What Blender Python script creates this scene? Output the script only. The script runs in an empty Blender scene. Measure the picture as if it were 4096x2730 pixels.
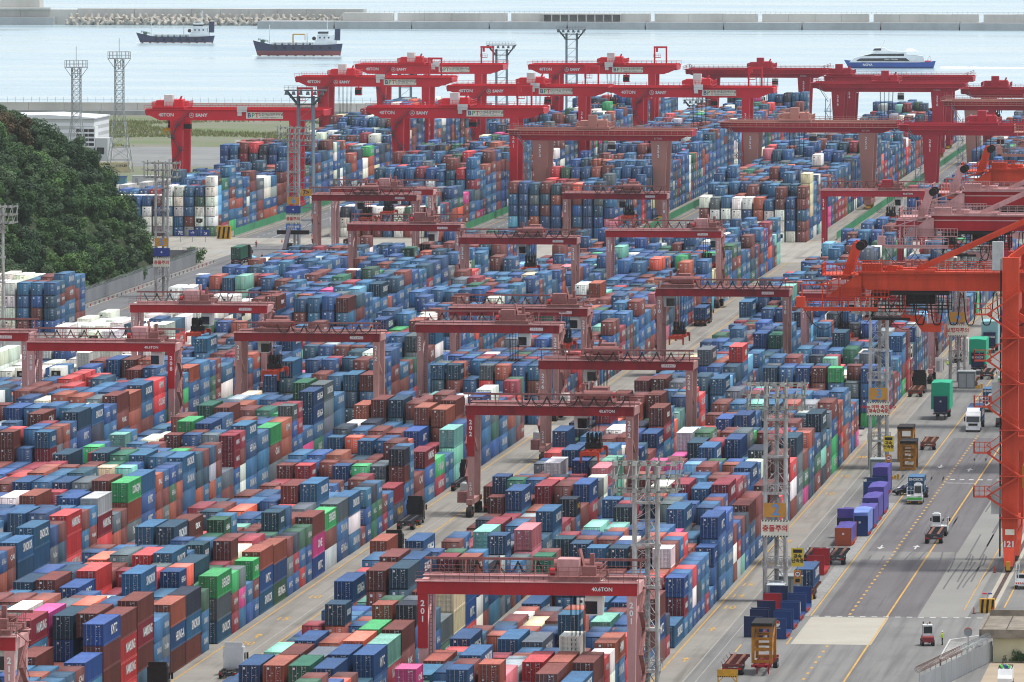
import bpy, bmesh, math, random
import numpy as np
from mathutils import Vector, Matrix
rnd = random.Random(7)
R = math.radians
SC = bpy.context.scene
COL = SC.collection

# ---------------------------------------------------------------- camera, sky, sun, exposure
cam_d = bpy.data.cameras.new("camera")
cam_d.sensor_width = 36.0
cam_d.lens = 31000.0 / 4096.0 * 36.0
cam_d.clip_start = 5.0
cam_d.clip_end = 30000.0
cam = bpy.data.objects.new("camera", cam_d)
COL.objects.link(cam)
cam.location = (0, 0, 102.0)
cam.rotation_euler = (R(90 - 3.6564), 0, R(6.5233))
SC.camera = cam

W = bpy.data.worlds.new("World")
SC.world = W
W.use_nodes = True
SUN_EL, SUN_AZ = R(71), R(84)          # azimuth clockwise from +Y: the light comes from the right, a little from behind the yard
_nt = W.node_tree
_sky = _nt.nodes.new("ShaderNodeTexSky")
_sky.sky_type = 'NISHITA'
_sky.sun_disc = False
_sky.sun_elevation = SUN_EL
_sky.sun_rotation = SUN_AZ
_sky.altitude = 0
_sky.air_density = 1.0
_sky.dust_density = 1.0
_sky.ozone_density = 1.0
_bg = _nt.nodes["Background"]
_hs = _nt.nodes.new("ShaderNodeHueSaturation")      # thin high cloud takes most of the blue out of the sky
_hs.inputs["Saturation"].default_value = 0.36
_nt.links.new(_sky.outputs[0], _hs.inputs["Color"])
_nt.links.new(_hs.outputs[0], _bg.inputs[0])
_bg.inputs[1].default_value = 0.135
sun_d = bpy.data.lights.new("sun", 'SUN')
sun_d.energy = 2.1
sun_d.angle = R(9)
sun_d.color = (1.0, 0.96, 0.9)
sun = bpy.data.objects.new("sun", sun_d)
COL.objects.link(sun)
_d = Vector((math.sin(SUN_AZ) * math.cos(SUN_EL), math.cos(SUN_AZ) * math.cos(SUN_EL), math.sin(SUN_EL)))
sun.rotation_euler = (-_d).to_track_quat('-Z', 'Y').to_euler()
sun.location = (0, 900, 400)
SC.view_settings.view_transform = 'Standard'
SC.view_settings.look = 'None'
SC.view_settings.exposure = 0.58
SC.view_settings.gamma = 1.0
SC.cycles.use_denoising = True
SC.cycles.max_bounces = 5
SC.cycles.diffuse_bounces = 1
SC.cycles.filter_width = 1.1
SC.cycles.glossy_bounces = 2
SC.cycles.transmission_bounces = 2
SC.cycles.volume_bounces = 2
SC.cycles.transparent_max_bounces = 4
SC.cycles.caustics_reflective = False
SC.cycles.caustics_refractive = False

# ---------------------------------------------------------------- helpers
def lin(r, g, b):
    def f(c):
        c /= 255.0
        return c / 12.92 if c <= 0.04045 else ((c + 0.055) / 1.055) ** 2.4
    return (f(r), f(g), f(b), 1.0)

MATS = {}
def mat(name, rgb, rough=0.6, metal=0.0, dirt=0.25, scale=0.6, dirt_rgb=(70, 62, 55), spec=0.35, streak=1.0, emit=None, source=None, lid_light=0.0):
    """painted surface: base colour broken up by two sizes of noise (wear, soot, rust); source 'object' takes obj.color, 'attr' the face attribute"""
    if name in MATS:
        return MATS[name]
    m = bpy.data.materials.new(name)
    m.use_nodes = True
    nt = m.node_tree
    N, Lk = nt.nodes, nt.links
    b = N["Principled BSDF"]
    b.inputs["Roughness"].default_value = rough
    b.inputs["Metallic"].default_value = metal
    b.inputs["Specular IOR Level"].default_value = spec
    if source == 'object':
        src = N.new("ShaderNodeObjectInfo").outputs["Color"]
    elif source == 'attr':
        a = N.new("ShaderNodeAttribute"); a.attribute_name = "paint"
        src = a.outputs["Color"]
    else:
        rg = N.new("ShaderNodeRGB"); rg.outputs[0].default_value = lin(*rgb)
        src = rg.outputs[0]
    if dirt > 0:
        g = N.new("ShaderNodeNewGeometry")
        mp = N.new("ShaderNodeMapping")
        mp.inputs["Scale"].default_value = (scale, scale, scale / streak)
        Lk.new(g.outputs["Position"], mp.inputs[0])
        n1 = N.new("ShaderNodeTexNoise"); n1.inputs["Scale"].default_value = 1.0; n1.inputs["Detail"].default_value = 5; n1.inputs["Roughness"].default_value = 0.65
        Lk.new(mp.outputs[0], n1.inputs[0])
        r1 = N.new("ShaderNodeMapRange"); r1.inputs[1].default_value = 0.42; r1.inputs[2].default_value = 0.78; r1.inputs[3].default_value = 0.0; r1.inputs[4].default_value = dirt
        Lk.new(n1.outputs[0], r1.inputs[0])
        mx = N.new("ShaderNodeMix"); mx.data_type = 'RGBA'
        Lk.new(r1.outputs[0], mx.inputs[0]); Lk.new(src, mx.inputs[6]); mx.inputs[7].default_value = lin(*dirt_rgb)
        n2 = N.new("ShaderNodeTexNoise"); n2.inputs["Scale"].default_value = 0.23; n2.inputs["Detail"].default_value = 2
        Lk.new(mp.outputs[0], n2.inputs[0])
        hs = N.new("ShaderNodeHueSaturation")
        r2 = N.new("ShaderNodeMapRange"); r2.inputs[1].default_value = 0.3; r2.inputs[2].default_value = 0.7; r2.inputs[3].default_value = 0.86; r2.inputs[4].default_value = 1.13
        Lk.new(n2.outputs[0], r2.inputs[0]); Lk.new(r2.outputs[0], hs.inputs["Value"])
        Lk.new(mx.outputs[2], hs.inputs["Color"])
        src = hs.outputs[0]
    if lid_light > 0:                                   # skylight on lids painted in as paler colour, plus bleaching; rust blotches throughout
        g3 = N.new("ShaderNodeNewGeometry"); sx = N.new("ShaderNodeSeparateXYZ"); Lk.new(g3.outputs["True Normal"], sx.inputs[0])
        r3 = N.new("ShaderNodeMapRange"); r3.inputs[1].default_value = 0.7; r3.inputs[2].default_value = 0.95; r3.inputs[4].default_value = lid_light; Lk.new(sx.outputs["Z"], r3.inputs[0])
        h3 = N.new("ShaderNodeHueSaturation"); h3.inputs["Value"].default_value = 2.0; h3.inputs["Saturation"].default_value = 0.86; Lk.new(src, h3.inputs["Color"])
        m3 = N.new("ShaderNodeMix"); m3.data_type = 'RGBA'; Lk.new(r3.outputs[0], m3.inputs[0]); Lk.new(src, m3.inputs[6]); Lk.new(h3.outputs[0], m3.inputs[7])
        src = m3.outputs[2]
        mp5 = N.new("ShaderNodeMapping"); mp5.inputs["Scale"].default_value = (3.2, 3.2, 0.25); Lk.new(g3.outputs["Position"], mp5.inputs[0])
        n5 = N.new("ShaderNodeTexNoise"); n5.inputs["Scale"].default_value = 1.0; n5.inputs["Detail"].default_value = 4; Lk.new(mp5.outputs[0], n5.inputs[0])
        r5 = N.new("ShaderNodeMapRange"); r5.inputs[1].default_value = 0.3; r5.inputs[2].default_value = 0.7; r5.inputs[3].default_value = 0.74; r5.inputs[4].default_value = 1.2; Lk.new(n5.outputs[0], r5.inputs[0])
        h5 = N.new("ShaderNodeHueSaturation"); Lk.new(r5.outputs[0], h5.inputs["Value"]); Lk.new(src, h5.inputs["Color"]); src = h5.outputs[0]
        n3 = N.new("ShaderNodeTexNoise"); n3.inputs["Scale"].default_value = 2.2; n3.inputs["Detail"].default_value = 6; n3.inputs["Roughness"].default_value = 0.7
        Lk.new(g3.outputs["Position"], n3.inputs[0])
        r4 = N.new("ShaderNodeMapRange"); r4.inputs[1].default_value = 0.6; r4.inputs[2].default_value = 0.72; r4.inputs[4].default_value = 0.55; Lk.new(n3.outputs[0], r4.inputs[0])
        m4 = N.new("ShaderNodeMix"); m4.data_type = 'RGBA'; Lk.new(r4.outputs[0], m4.inputs[0]); Lk.new(src, m4.inputs[6]); m4.inputs[7].default_value = lin(104, 72, 58)
        src = m4.outputs[2]
    Lk.new(src, b.inputs["Base Color"])
    if emit:
        b.inputs["Emission Color"].default_value = lin(*emit[0]); b.inputs["Emission Strength"].default_value = emit[1]
    MATS[name] = m
    return m

class MB:
    """collects shapes and links them as one mesh object"""
    def __init__(s):
        s.v, s.f, s.m = [], [], []
    def add(s, vs, fs, m=0):
        o = len(s.v)
        s.v += [tuple(v) for v in vs]
        s.f += [tuple(i + o for i in f) for f in fs]
        s.m += [m] * len(fs)
        return s
    def box(s, x0, x1, y0, y1, z0, z1, m=0):
        return s.add([(x0, y0, z0), (x1, y0, z0), (x1, y1, z0), (x0, y1, z0), (x0, y0, z1), (x1, y0, z1), (x1, y1, z1), (x0, y1, z1)],
                     [(0, 3, 2, 1), (4, 5, 6, 7), (0, 1, 5, 4), (1, 2, 6, 5), (2, 3, 7, 6), (3, 0, 4, 7)], m)
    def frus(s, a, za, b, zb, m=0):
        """two rectangles (x0,x1,y0,y1) at heights za and zb"""
        return s.add([(a[0], a[2], za), (a[1], a[2], za), (a[1], a[3], za), (a[0], a[3], za), (b[0], b[2], zb), (b[1], b[2], zb), (b[1], b[3], zb), (b[0], b[3], zb)],
                     [(0, 3, 2, 1), (4, 5, 6, 7), (0, 1, 5, 4), (1, 2, 6, 5), (2, 3, 7, 6), (3, 0, 4, 7)], m)
    def bar(s, p, q, w, h=None, m=0):
        p, q = Vector(p), Vector(q)
        d = q - p
        if d.length < 1e-6:
            return s
        d.normalize()
        up = Vector((0, 0, 1)) if abs(d.z) < 0.95 else Vector((0, 1, 0))
        a = d.cross(up).normalized(); b = a.cross(d).normalized()
        a *= w / 2; b *= (h or w) / 2
        return s.add([p - a - b, p + a - b, p + a + b, p - a + b, q - a - b, q + a - b, q + a + b, q - a + b],
                     [(0, 3, 2, 1), (4, 5, 6, 7), (0, 1, 5, 4), (1, 2, 6, 5), (2, 3, 7, 6), (3, 0, 4, 7)], m)
    def cyl(s, p, q, r, n=10, m=0, r2=None):
        p, q = Vector(p), Vector(q)
        d = (q - p).normalized()
        up = Vector((0, 0, 1)) if abs(d.z) < 0.95 else Vector((0, 1, 0))
        a = d.cross(up).normalized(); b = a.cross(d).normalized()
        r2 = r if r2 is None else r2
        vs = []
        for c, rr in ((p, r), (q, r2)):
            for i in range(n):
                t = 2 * math.pi * i / n
                vs.append(c + a * (rr * math.cos(t)) + b * (rr * math.sin(t)))
        fs = [(i, (i + 1) % n, n + (i + 1) % n, n + i) for i in range(n)]
        fs += [tuple(range(n - 1, -1, -1)), tuple(range(n, 2 * n))]
        return s.add(vs, fs, m)
    def path(s, pts, r, n=5, m=0):
        for p, q in zip(pts[:-1], pts[1:]):
            s.cyl(p, q, r, n, m)
        return s
    def prism(s, poly, axis, a, b, m=0):
        """extrude a 2D outline along axis 'x' (poly = y,z), 'y' (poly = x,z) or 'z' (poly = x,y)"""
        n = len(poly)
        if axis == 'x': mk = lambda t: [(t, u, w) for u, w in poly]
        elif axis == 'y': mk = lambda t: [(u, t, w) for u, w in poly]
        else: mk = lambda t: [(u, w, t) for u, w in poly]
        fs = [(i, (i + 1) % n, n + (i + 1) % n, n + i) for i in range(n)] + [tuple(range(n - 1, -1, -1)), tuple(range(n, 2 * n))]
        return s.add(mk(a) + mk(b), fs, m)
    def quad(s, a, b, c, d, m=0):
        return s.add([a, b, c, d], [(0, 1, 2, 3)], m)
    def rail(s, pts, h=1.05, post=2.0, r=0.04, m=0, mid=True):
        """hand rail with posts along a polyline"""
        for p, q in zip(pts[:-1], pts[1:]):
            p, q = Vector(p), Vector(q)
            L = (q - p).length
            n = max(1, int(round(L / post)))
            for i in range(n + 1):
                c = p.lerp(q, i / n)
                s.bar(c, c + Vector((0, 0, h)), r * 1.6, None, m)
            for hh in ((h, h * 0.55) if mid else (h,)):
                s.bar(p + Vector((0, 0, hh)), q + Vector((0, 0, hh)), r * 1.6, None, m)
        return s
    def mesh(s, name):
        me = bpy.data.meshes.new(name)
        me.from_pydata(s.v, [], s.f)
        me.polygons.foreach_set("material_index", s.m)
        bm = bmesh.new(); bm.from_mesh(me); bmesh.ops.recalc_face_normals(bm, faces=bm.faces); bm.to_mesh(me); bm.free()
        return me
    def build(s, name, mats, parent=None, loc=None, rotz=None):
        me = s.mesh(name)
        for m in (mats if isinstance(mats, (list, tuple)) else [mats]):
            me.materials.append(m)
        return link(name, me, parent, loc, rotz)

def link(name, me, parent=None, loc=None, rotz=None):
    o = bpy.data.objects.new(name, me)
    COL.objects.link(o)
    if parent is not None: o.parent = parent
    if loc is not None: o.location = loc
    if rotz is not None: o.rotation_euler = (0, 0, rotz)
    return o

def tag(o, label, cat, group=None, kind=None):
    o["label"] = label
    if cat: o["category"] = cat
    if group: o["group"] = group
    if kind: o["kind"] = kind
    return o

def thing(name, label, cat, loc=(0, 0, 0), rotz=0.0, group=None):
    o = link(name, None, None, loc, rotz)
    o.empty_display_size = 1.0
    return tag(o, label, cat, group)

KIDS = {}
def dup(root, label, loc=None, rotz=None, group=None):
    """copy of a thing with its parts and sub-parts, mesh data shared"""
    def cp(o, par):
        c = o.copy(); COL.objects.link(c); c.parent = par
        for k in o.children:
            cp(k, c)
        return c
    r = cp(root, None)
    if loc is not None: r.location = loc
    if rotz is not None: r.rotation_euler = (0, 0, rotz)
    r["label"] = label
    if group: r["group"] = group
    return r

TXT = {}
def text_mesh(s, size=1.0, bold=0.0, res=2, squeeze=1.0, spacing=1.0, align='CENTER'):
    """flat lettering as a mesh: reads along +x, up along +z, faces -y, centred on the origin"""
    key = (s, size, bold, res, squeeze, spacing, align)
    if key in TXT:
        return TXT[key]
    cu = bpy.data.curves.new("lettering", 'FONT')
    cu.body = s; cu.size = size; cu.resolution_u = res; cu.offset = bold
    cu.align_x = align; cu.align_y = 'CENTER'; cu.space_character = spacing
    cu.space_line = 0.96
    ob = bpy.data.objects.new("lettering", cu)
    me = bpy.data.meshes.new_from_object(ob)
    bpy.data.objects.remove(ob)
    me.transform(Matrix(((squeeze, 0, 0, 0), (0, 0, -1, 0), (0, 1, 0, 0), (0, 0, 0, 1))))
    me.materials.clear()
    me.name = "lettering"
    TXT[key] = me
    return me
def lettering(s, m, parent, loc, size=1.0, rotz=0.0, name="lettering", **k):
    me = text_mesh(s, size, **k).copy()
    me.materials.append(m)
    return link(name, me, parent, loc, rotz)
def vert_text(s):
    return "\n".join(s)
# ---------------------------------------------------------------- materials used by many things
m_red = mat("girder red paint", (172, 24, 34), 0.5, dirt=0.35, dirt_rgb=(90, 26, 30), streak=3)
m_pink = mat("faded pink primer", (206, 156, 154), 0.7, dirt=0.45, scale=0.8, dirt_rgb=(120, 66, 58), streak=4)
m_pinkdark = mat("sooty pink steel", (150, 98, 94), 0.75, dirt=0.6, scale=0.9, dirt_rgb=(64, 40, 38))
m_black = mat("black grease steel", (22, 20, 20), 0.7, dirt=0.4, scale=2, dirt_rgb=(70, 52, 40))
m_rubber = mat("tyre rubber", (24, 24, 26), 0.85, dirt=0.4, scale=2, dirt_rgb=(70, 66, 60))
m_white = mat("white paint", (222, 222, 216), 0.55, dirt=0.25, scale=0.9, dirt_rgb=(150, 138, 120))
m_whitemark = mat("white lettering", (226, 228, 226), 0.6, dirt=0)
m_sany = mat("bright red paint", (214, 32, 50), 0.45, dirt=0.2, scale=0.25, dirt_rgb=(150, 30, 40))
m_oldred = mat("dull red paint", (178, 36, 54), 0.6, dirt=0.3, scale=0.3, dirt_rgb=(116, 40, 48), streak=3)
m_tan = mat("bleached red primer", (184, 130, 118), 0.7, dirt=0.35, scale=0.3, dirt_rgb=(150, 92, 84), streak=5)
m_orange = mat("orange crane paint", (212, 70, 38), 0.6, dirt=0.55, scale=0.8, dirt_rgb=(146, 48, 32), streak=5)
m_galv = mat("galvanised steel", (165, 172, 174), 0.55, metal=0.25, dirt=0.3, scale=0.9, dirt_rgb=(120, 112, 104))
m_rusty = mat("peeling white steel", (186, 187, 184), 0.7, dirt=0.9, scale=1.2, dirt_rgb=(112, 62, 46), streak=3)
m_glass = mat("dark glass", (26, 34, 38), 0.12, dirt=0, spec=0.6)
m_yellow = mat("yellow paint", (214, 158, 40), 0.55, dirt=0.4, scale=1.2, dirt_rgb=(92, 64, 36))
m_spread = mat("orange red spreader paint", (196, 66, 38), 0.6, dirt=0.6, scale=1.2, dirt_rgb=(58, 34, 28))
m_cable = mat("cable black", (20, 20, 22), 0.7, dirt=0)
m_chassis = mat("chassis steel", (58, 66, 74), 0.7, dirt=0.6, scale=1.2, dirt_rgb=(92, 66, 52))
m_ruststeel = mat("rusty deck steel", (128, 84, 66), 0.8, dirt=0.6, scale=1.4, dirt_rgb=(74, 50, 42))
m_blackcab = mat("black truck paint", (22, 23, 25), 0.4, dirt=0.3, scale=1.5, dirt_rgb=(74, 70, 66))
m_whitecab = mat("white truck paint", (226, 228, 228), 0.35, dirt=0.15, scale=1.5, dirt_rgb=(150, 146, 138))
m_lime = mat("lime bumper paint", (84, 200, 84), 0.5, dirt=0.2)
m_signy = mat("yellow sign", (228, 196, 66), 0.6, dirt=0.15)
m_signo = mat("ochre sign", (206, 146, 58), 0.6, dirt=0.25)
m_signb = mat("blue sign", (38, 62, 140), 0.6, dirt=0.15)
m_signw = mat("pale sign board", (232, 226, 206), 0.6, dirt=0.2)
m_redmark = mat("red lettering", (196, 34, 40), 0.6, dirt=0)
m_bluemark = mat("pale blue lettering", (96, 150, 206), 0.6, dirt=0)
m_blackmark = mat("black lettering", (28, 28, 30), 0.6, dirt=0)
m_tail = mat("tail lamp red", (190, 20, 20), 0.4, dirt=0)
m_stair = mat("stair steel", (74, 72, 84), 0.7, dirt=0.3)
m_greyblue = mat("blue grey stair steel", (124, 142, 156), 0.65, dirt=0.3)

# ---------------------------------------------------------------- ground, quay, sea
def noise_ground(name, base, alt, scale, tracks=None, rough=0.9, dark=(70, 68, 66), darkamt=0.5):
    m = bpy.data.materials.new(name); m.use_nodes = True
    N, Lk = m.node_tree.nodes, m.node_tree.links
    b = N["Principled BSDF"]; b.inputs["Roughness"].default_value = rough; b.inputs["Specular IOR Level"].default_value = 0.25
    g = N.new("ShaderNodeNewGeometry")
    def noise(sc, det=5, st=(1, 1, 1)):
        mp = N.new("ShaderNodeMapping"); mp.inputs["Scale"].default_value = st
        Lk.new(g.outputs["Position"], mp.inputs[0])
        n = N.new("ShaderNodeTexNoise"); n.inputs["Scale"].default_value = sc; n.inputs["Detail"].default_value = det; n.inputs["Roughness"].default_value = 0.6
        Lk.new(mp.outputs[0], n.inputs[0]); return n.outputs[0]
    def mix(f, a, c, lo, hi, amt=1.0):
        r = N.new("ShaderNodeMapRange"); r.inputs[1].default_value = lo; r.inputs[2].default_value = hi; r.inputs[4].default_value = amt
        Lk.new(f, r.inputs[0])
        x = N.new("ShaderNodeMix"); x.data_type = 'RGBA'; Lk.new(r.outputs[0], x.inputs[0])
        if isinstance(a, tuple): x.inputs[6].default_value = lin(*a)
        else: Lk.new(a, x.inputs[6])
        x.inputs[7].default_value = lin(*c)
        return x.outputs[2]
    c = mix(noise(scale), base, alt, 0.35, 0.7)
    if tracks: c = mix(noise(1.0, 3, (0.55, 0.012, 1)), c, tracks, 0.48, 0.72, 0.75)
    c = mix(noise(0.13, 6, (1, 0.35, 1)), c, dark, 0.56, 0.8, darkamt)
    c = mix(noise(3.0, 2), c, dark, 0.6, 0.85, 0.35)
    Lk.new(c, b.inputs["Base Color"])
    return m
m_yard = noise_ground("yard concrete", (150, 146, 138), (134, 130, 123), 0.08, (98, 94, 88))
m_apron = noise_ground("apron asphalt", (132, 131, 128), (117, 117, 115), 0.05, (92, 91, 90), dark=(80, 80, 79), darkamt=0.45)
m_apron_dark = noise_ground("resurfaced asphalt", (113, 110, 111), (103, 100, 101), 0.05, (84, 81, 83), dark=(72, 70, 72), darkamt=0.4)
m_apron_pale = noise_ground("pale asphalt", (142, 141, 136), (130, 130, 126), 0.06, None, dark=(104, 103, 100), darkamt=0.3)
m_conc = noise_ground("new concrete slab", (178, 174, 161), (168, 163, 149), 0.15, None, dark=(160, 154, 142), darkamt=0.4)
m_cross = noise_ground("cross road concrete", (166, 162, 152), (150, 147, 139), 0.06, (128, 124, 118), darkamt=0.4)
m_road = noise_ground("yard road asphalt", (118, 119, 120), (106, 107, 108), 0.06, (90, 90, 90), dark=(80, 80, 80))
m_waste = noise_ground("waste ground", (126, 124, 112), (98, 116, 70), 0.02, None, dark=(112, 106, 92), darkamt=0.5)
m_rail = mat("rail steel", (86, 66, 60), 0.6, dirt=0.4, scale=2)
m_py = mat("yellow road paint", (206, 158, 70), 0.8, dirt=0.7, scale=1.2, dirt_rgb=(140, 128, 104))
m_pw = mat("white road paint", (206, 206, 202), 0.8, dirt=0.85, scale=1.6, dirt_rgb=(140, 138, 134))
m_pb = mat("blue road paint", (120, 190, 226), 0.8, dirt=0.3, scale=1.0, dirt_rgb=(140, 150, 156))

def sheet(name, x0, x1, y0, y1, z, m, kind='structure'):
    me = bpy.data.meshes.new(name)
    me.from_pydata([(x0, y0, z), (x1, y0, z), (x1, y1, z), (x0, y1, z)], [], [(0, 1, 2, 3)])
    me.materials.append(m)
    o = link(name, me)
    o["kind"] = kind
    return o
ground = sheet("ground", -1500, 30, 400, 2856, 0.0, m_yard)
# quay wall towards the harbour basin and a seaward wall under the ground sheet
q = MB().box(-1500, 30, 2855, 2857.5, -3.3, -0.01).box(29.5, 31, 400, 2857.5, -3.3, -0.01)
o = q.build("quay_wall", mat("quay concrete", (150, 148, 140), 0.9, dirt=0.4, scale=0.2)); o["kind"] = "structure"; 
sheet("apron_pavement", -86.2, 20, 860, 1990, 0.004, m_apron)
sheet("resurfaced_lane", -75.9, -62.8, 1022, 1334, 0.008, m_apron_dark)
sheet("pale_lane", -62.8, -56.2, 1022, 1334, 0.008, m_apron_pale)
sheet("pavement_patch", -75.9, -62.8, 1104, 1117, 0.012, m_apron)
sheet("concrete_slab_pavement", -76.8, -66.5, 985.5, 1020.5, 0.008, m_conc)
sheet("cross_road", -345, -86.3, 1893, 1996, 0.004, m_cross)
sheet("aisle_pavement", -175, -86.3, 1326, 1355, 0.004, m_cross)
sheet("yard_road", -290, -262.5, 1560, 1960, 0.008, m_road)
for x0, x1 in ((-300.5, -284.5), (-244.8, -232), (-196.2, -186), (-143.5, -132.5)):
    sheet("yard_road", x0, x1, 1996.1, 2840, 0.008, m_road)
sheet("waste_ground", -900, -342, 2330, 2850, 0.004, m_waste)
sheet("waste_road_pavement", -430, -341, 2440, 2600, 0.008, noise_ground("dusty asphalt", (140, 142, 140), (120, 122, 122), 0.03, None))

# painted markings: each line a sheet of its own kind of paint
def paint(name, m, quads, z=0.016):
    b = MB()
    for x0, x1, y0, y1 in quads:
        b.quad((x0, y0, z), (x1, y0, z), (x1, y1, z), (x0, y1, z))
    o = b.build(name, m); o["kind"] = "structure"
    return o
paint("yellow_line_marking", m_py, [(-77.05, -76.85, 1022, 1560)])
paint("yellow_line_marking", m_py, [(-66.95, -66.7, 860, 985), (-66.95, -66.7, 1021, 1560)])
paint("yellow_line_marking", m_py, [(-66.8, -66.6, 986, 1020)])
paint("yellow_line_marking", m_py, [(-57.25, -57.1, 1032, 1200)])
paint("yellow_line_marking", m_py, [(-52.1, -51.9, 1036, 1200)])
paint("yellow_dash_marking", m_py, [(-72.1, -71.75, y, y + 1.9) for y in np.arange(1024, 1340, 5.4)] + [(-72.1, -71.75, y, y + 1.9) for y in np.arange(930, 986, 6.5)], 0.02)
paint("hatched_edge_marking", m_pw, [(-78.9 + 0.05 * math.sin(y * 3.1), -77.2, y, y + 0.35) for y in np.arange(1022, 1200, 1.05)])
paint("white_dash_line_marking", m_pw, [(x, x + 0.75, 1021.2, 1022.0) for x in np.arange(-76.6, -54, 1.55)], 0.02)
paint("white_dash_line_marking", m_pw, [(x, x + 0.75, 1245, 1246.3) for x in np.arange(-71.3, -58, 1.5)], 0.02)
paint("stop_line_marking", m_pw, [(-71.5, -66.9, 1238.5, 1239.1)], 0.02)
m_pw2 = mat("worn white road paint", (168, 166, 160), 0.85, dirt=0.9, scale=1.4, dirt_rgb=(132, 129, 122))
paint("lane_edge_marking", m_pw2, [(-86.45, -86.33, 860, 1890)])
paint("lane_edge_marking", m_pw2, [(-84.9, -84.8, 860, 1330)])
paint("yellow_bay_line_marking", m_py, [(-90.3, -90.1, 860, 1890)])
paint("yellow_bay_line_marking", m_py, [(-148.6, -148.4, 860, 1890)])
paint("yellow_bay_line_marking", m_py, [(-142.3, -142.1, 860, 1890)])
paint("lane_edge_marking", m_pw2, [(-144.0, -143.85, 860, 1890)])
paint("yellow_bay_line_marking", m_py, [(-207.9, -207.7, 860, 1890)])
paint("parking_bay_marking", m_py, [(-83.1, -82.9, y, y + 9) for y in (955, 975, 1110)] + [(-77.4, -77.2, y, y + 9) for y in (955, 985)])
for x0 in (-300, -243.6, -195.4, -142.6):
    paint("yellow_line_marking", m_py, [(x0 + 0.6, x0 + 0.8, 1998, 2830)])
    paint("white_dash_line_marking", m_pw, [(x0 + 4.2, x0 + 4.4, y, y + 4) for y in np.arange(2000, 2830, 10)])
    paint("white_line_marking", m_pw, [(x0 + 8.4, x0 + 8.6, 1998, 2830)])
paint("yellow_line_marking", m_py, [(-279.2, -279.0, 1560, 1860)])
paint("white_dash_line_marking", m_pw, [(-272.2, -272.0, y, y + 4) for y in np.arange(1680, 1890, 9)])
paint("yellow_bay_line_marking", m_py, [(-232.5, -88, 1889, 1889.6), (-232.5, -88, 1996.5, 1997.1)])
# curved blue guide line at the junction
b = MB()
pts = [(-300 + 22 * math.sin(t) * 1.0, 1930 - 62 * (1 - math.cos(t))) for t in np.linspace(-0.4, 1.15, 14)]
for (xa, ya), (xb, yb) in zip(pts[:-1], pts[1:]):
    b.quad((xa - .5, ya, .02), (xa + .5, ya, .02), (xb + .5, yb, .02), (xb - .5, yb, .02))
b.build("blue_guide_marking", m_pb)["kind"] = "structure"
def arrow(x, y, L, d, m):
    b = MB(); z = 0.022
    b.quad((x - .12, y, z), (x + .12, y, z), (x + .12, y + d * L * .6, z), (x - .12, y + d * L * .6, z))
    b.add([(x - .55, y + d * L * .55, z), (x + .55, y + d * L * .55, z), (x, y + d * L, z)], [(0, 1, 2)])
    b.build("arrow_marking", m)["kind"] = "structure"
for x, y, d in ((-74.4, 1127, -1), (-69.3, 1121, 1), (-69.3, 1262, 1), (-74.4, 1275, -1)):
    arrow(x, y, 6.5, d, m_pw)
for x, y in ((-88.4, 1000), (-88.4, 1129), (-146, 985), (-146, 1090), (-88.4, 962)):
    arrow(x, y, 5.5, 1, m_py)
for s, x, y in (("20", -88.5, 1096), ("15", -88.9, 1064), ("14", -88.9, 1048), ("10", -88.7, 1032), ("15", -88.7, 1250), ("10", -88.7, 1216), ("20", -88.7, 1290), ("20", -146, 978), ("15", -146, 1010), ("10", -146, 1040), ("20", -146, 1150)):
    o = lettering(s, m_py, None, (x, y, 0.022), size=1.9, bold=0.02, name="bay_number_marking")
    o.rotation_euler = (R(-90), 0, 0); o.scale = (1, 1, 3.2)
    o["kind"] = "structure"
# tyre marks worn into the apron
b = MB(); r2 = random.Random(21)
for k in range(46):
    x0 = r2.choice((-74.2, -69.4, -60.5, -81, -64)) + r2.uniform(-1.6, 1.6); L = r2.uniform(14, 60); y0 = r2.uniform(1024, 1330 - L); cv = r2.uniform(-.9, .9) * r2.random()
    for dx in (0, 1.9):
        pv = None
        for j in range(9):
            u = j / 8; p = (x0 + dx + cv * u * u * 2, y0 + L * u)
            if pv: b.quad((pv[0] - .12, pv[1], .0135), (pv[0] + .12, pv[1], .0135), (p[0] + .12, p[1], .0135), (p[0] - .12, p[1], .0135))
            pv = p
b.build("tyre_marking", mat("tyre worn asphalt", (94, 92, 92), .9, dirt=.8, scale=.5, dirt_rgb=(112, 110, 108)))["kind"] = "structure"
# hatched island and kerb strip by the guard building
b = MB()
for i in range(15):
    y = 971 + i * 1.35
    b.quad((-56.6 + i * 0.0, y, .02), (-53.6 + i * .05, y, .02), (-53.6 + i * .05, y + .5, .02), (-56.6, y + .5, .02))
b.quad((-56.9, 970.5, .02), (-56.7, 970.5, .02), (-56.7, 993, .02), (-56.9, 993, .02)).quad((-56.9, 992.8, .02), (-52, 1001, .02), (-52, 1001.6, .02), (-56.9, 993.4, .02)).quad((-56.9, 970.2, .02), (-53.2, 968.2, .02), (-53.2, 968.8, .02), (-56.9, 970.8, .02))
b.build("hatched_island_marking", m_pw)["kind"] = "structure"
sheet("kerb_strip_pavement", -57.2, -53.3, 860, 970, 0.010, m_apron_pale)
# quay crane rail in its channel
b = MB().box(-54.25, -54.1, 1035, 1990, 0.02, 0.10).box(-53.85, -53.7, 1035, 1990, 0.02, 0.10).box(-54.05, -53.9, 1035, 1990, 0.02, 0.14)
o = b.build("crane_rail_track", m_rail); o["kind"] = "structure"
sheet("rail_bed_pavement", -54.85, -53.15, 1035, 1990, 0.012, m_conc)

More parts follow.
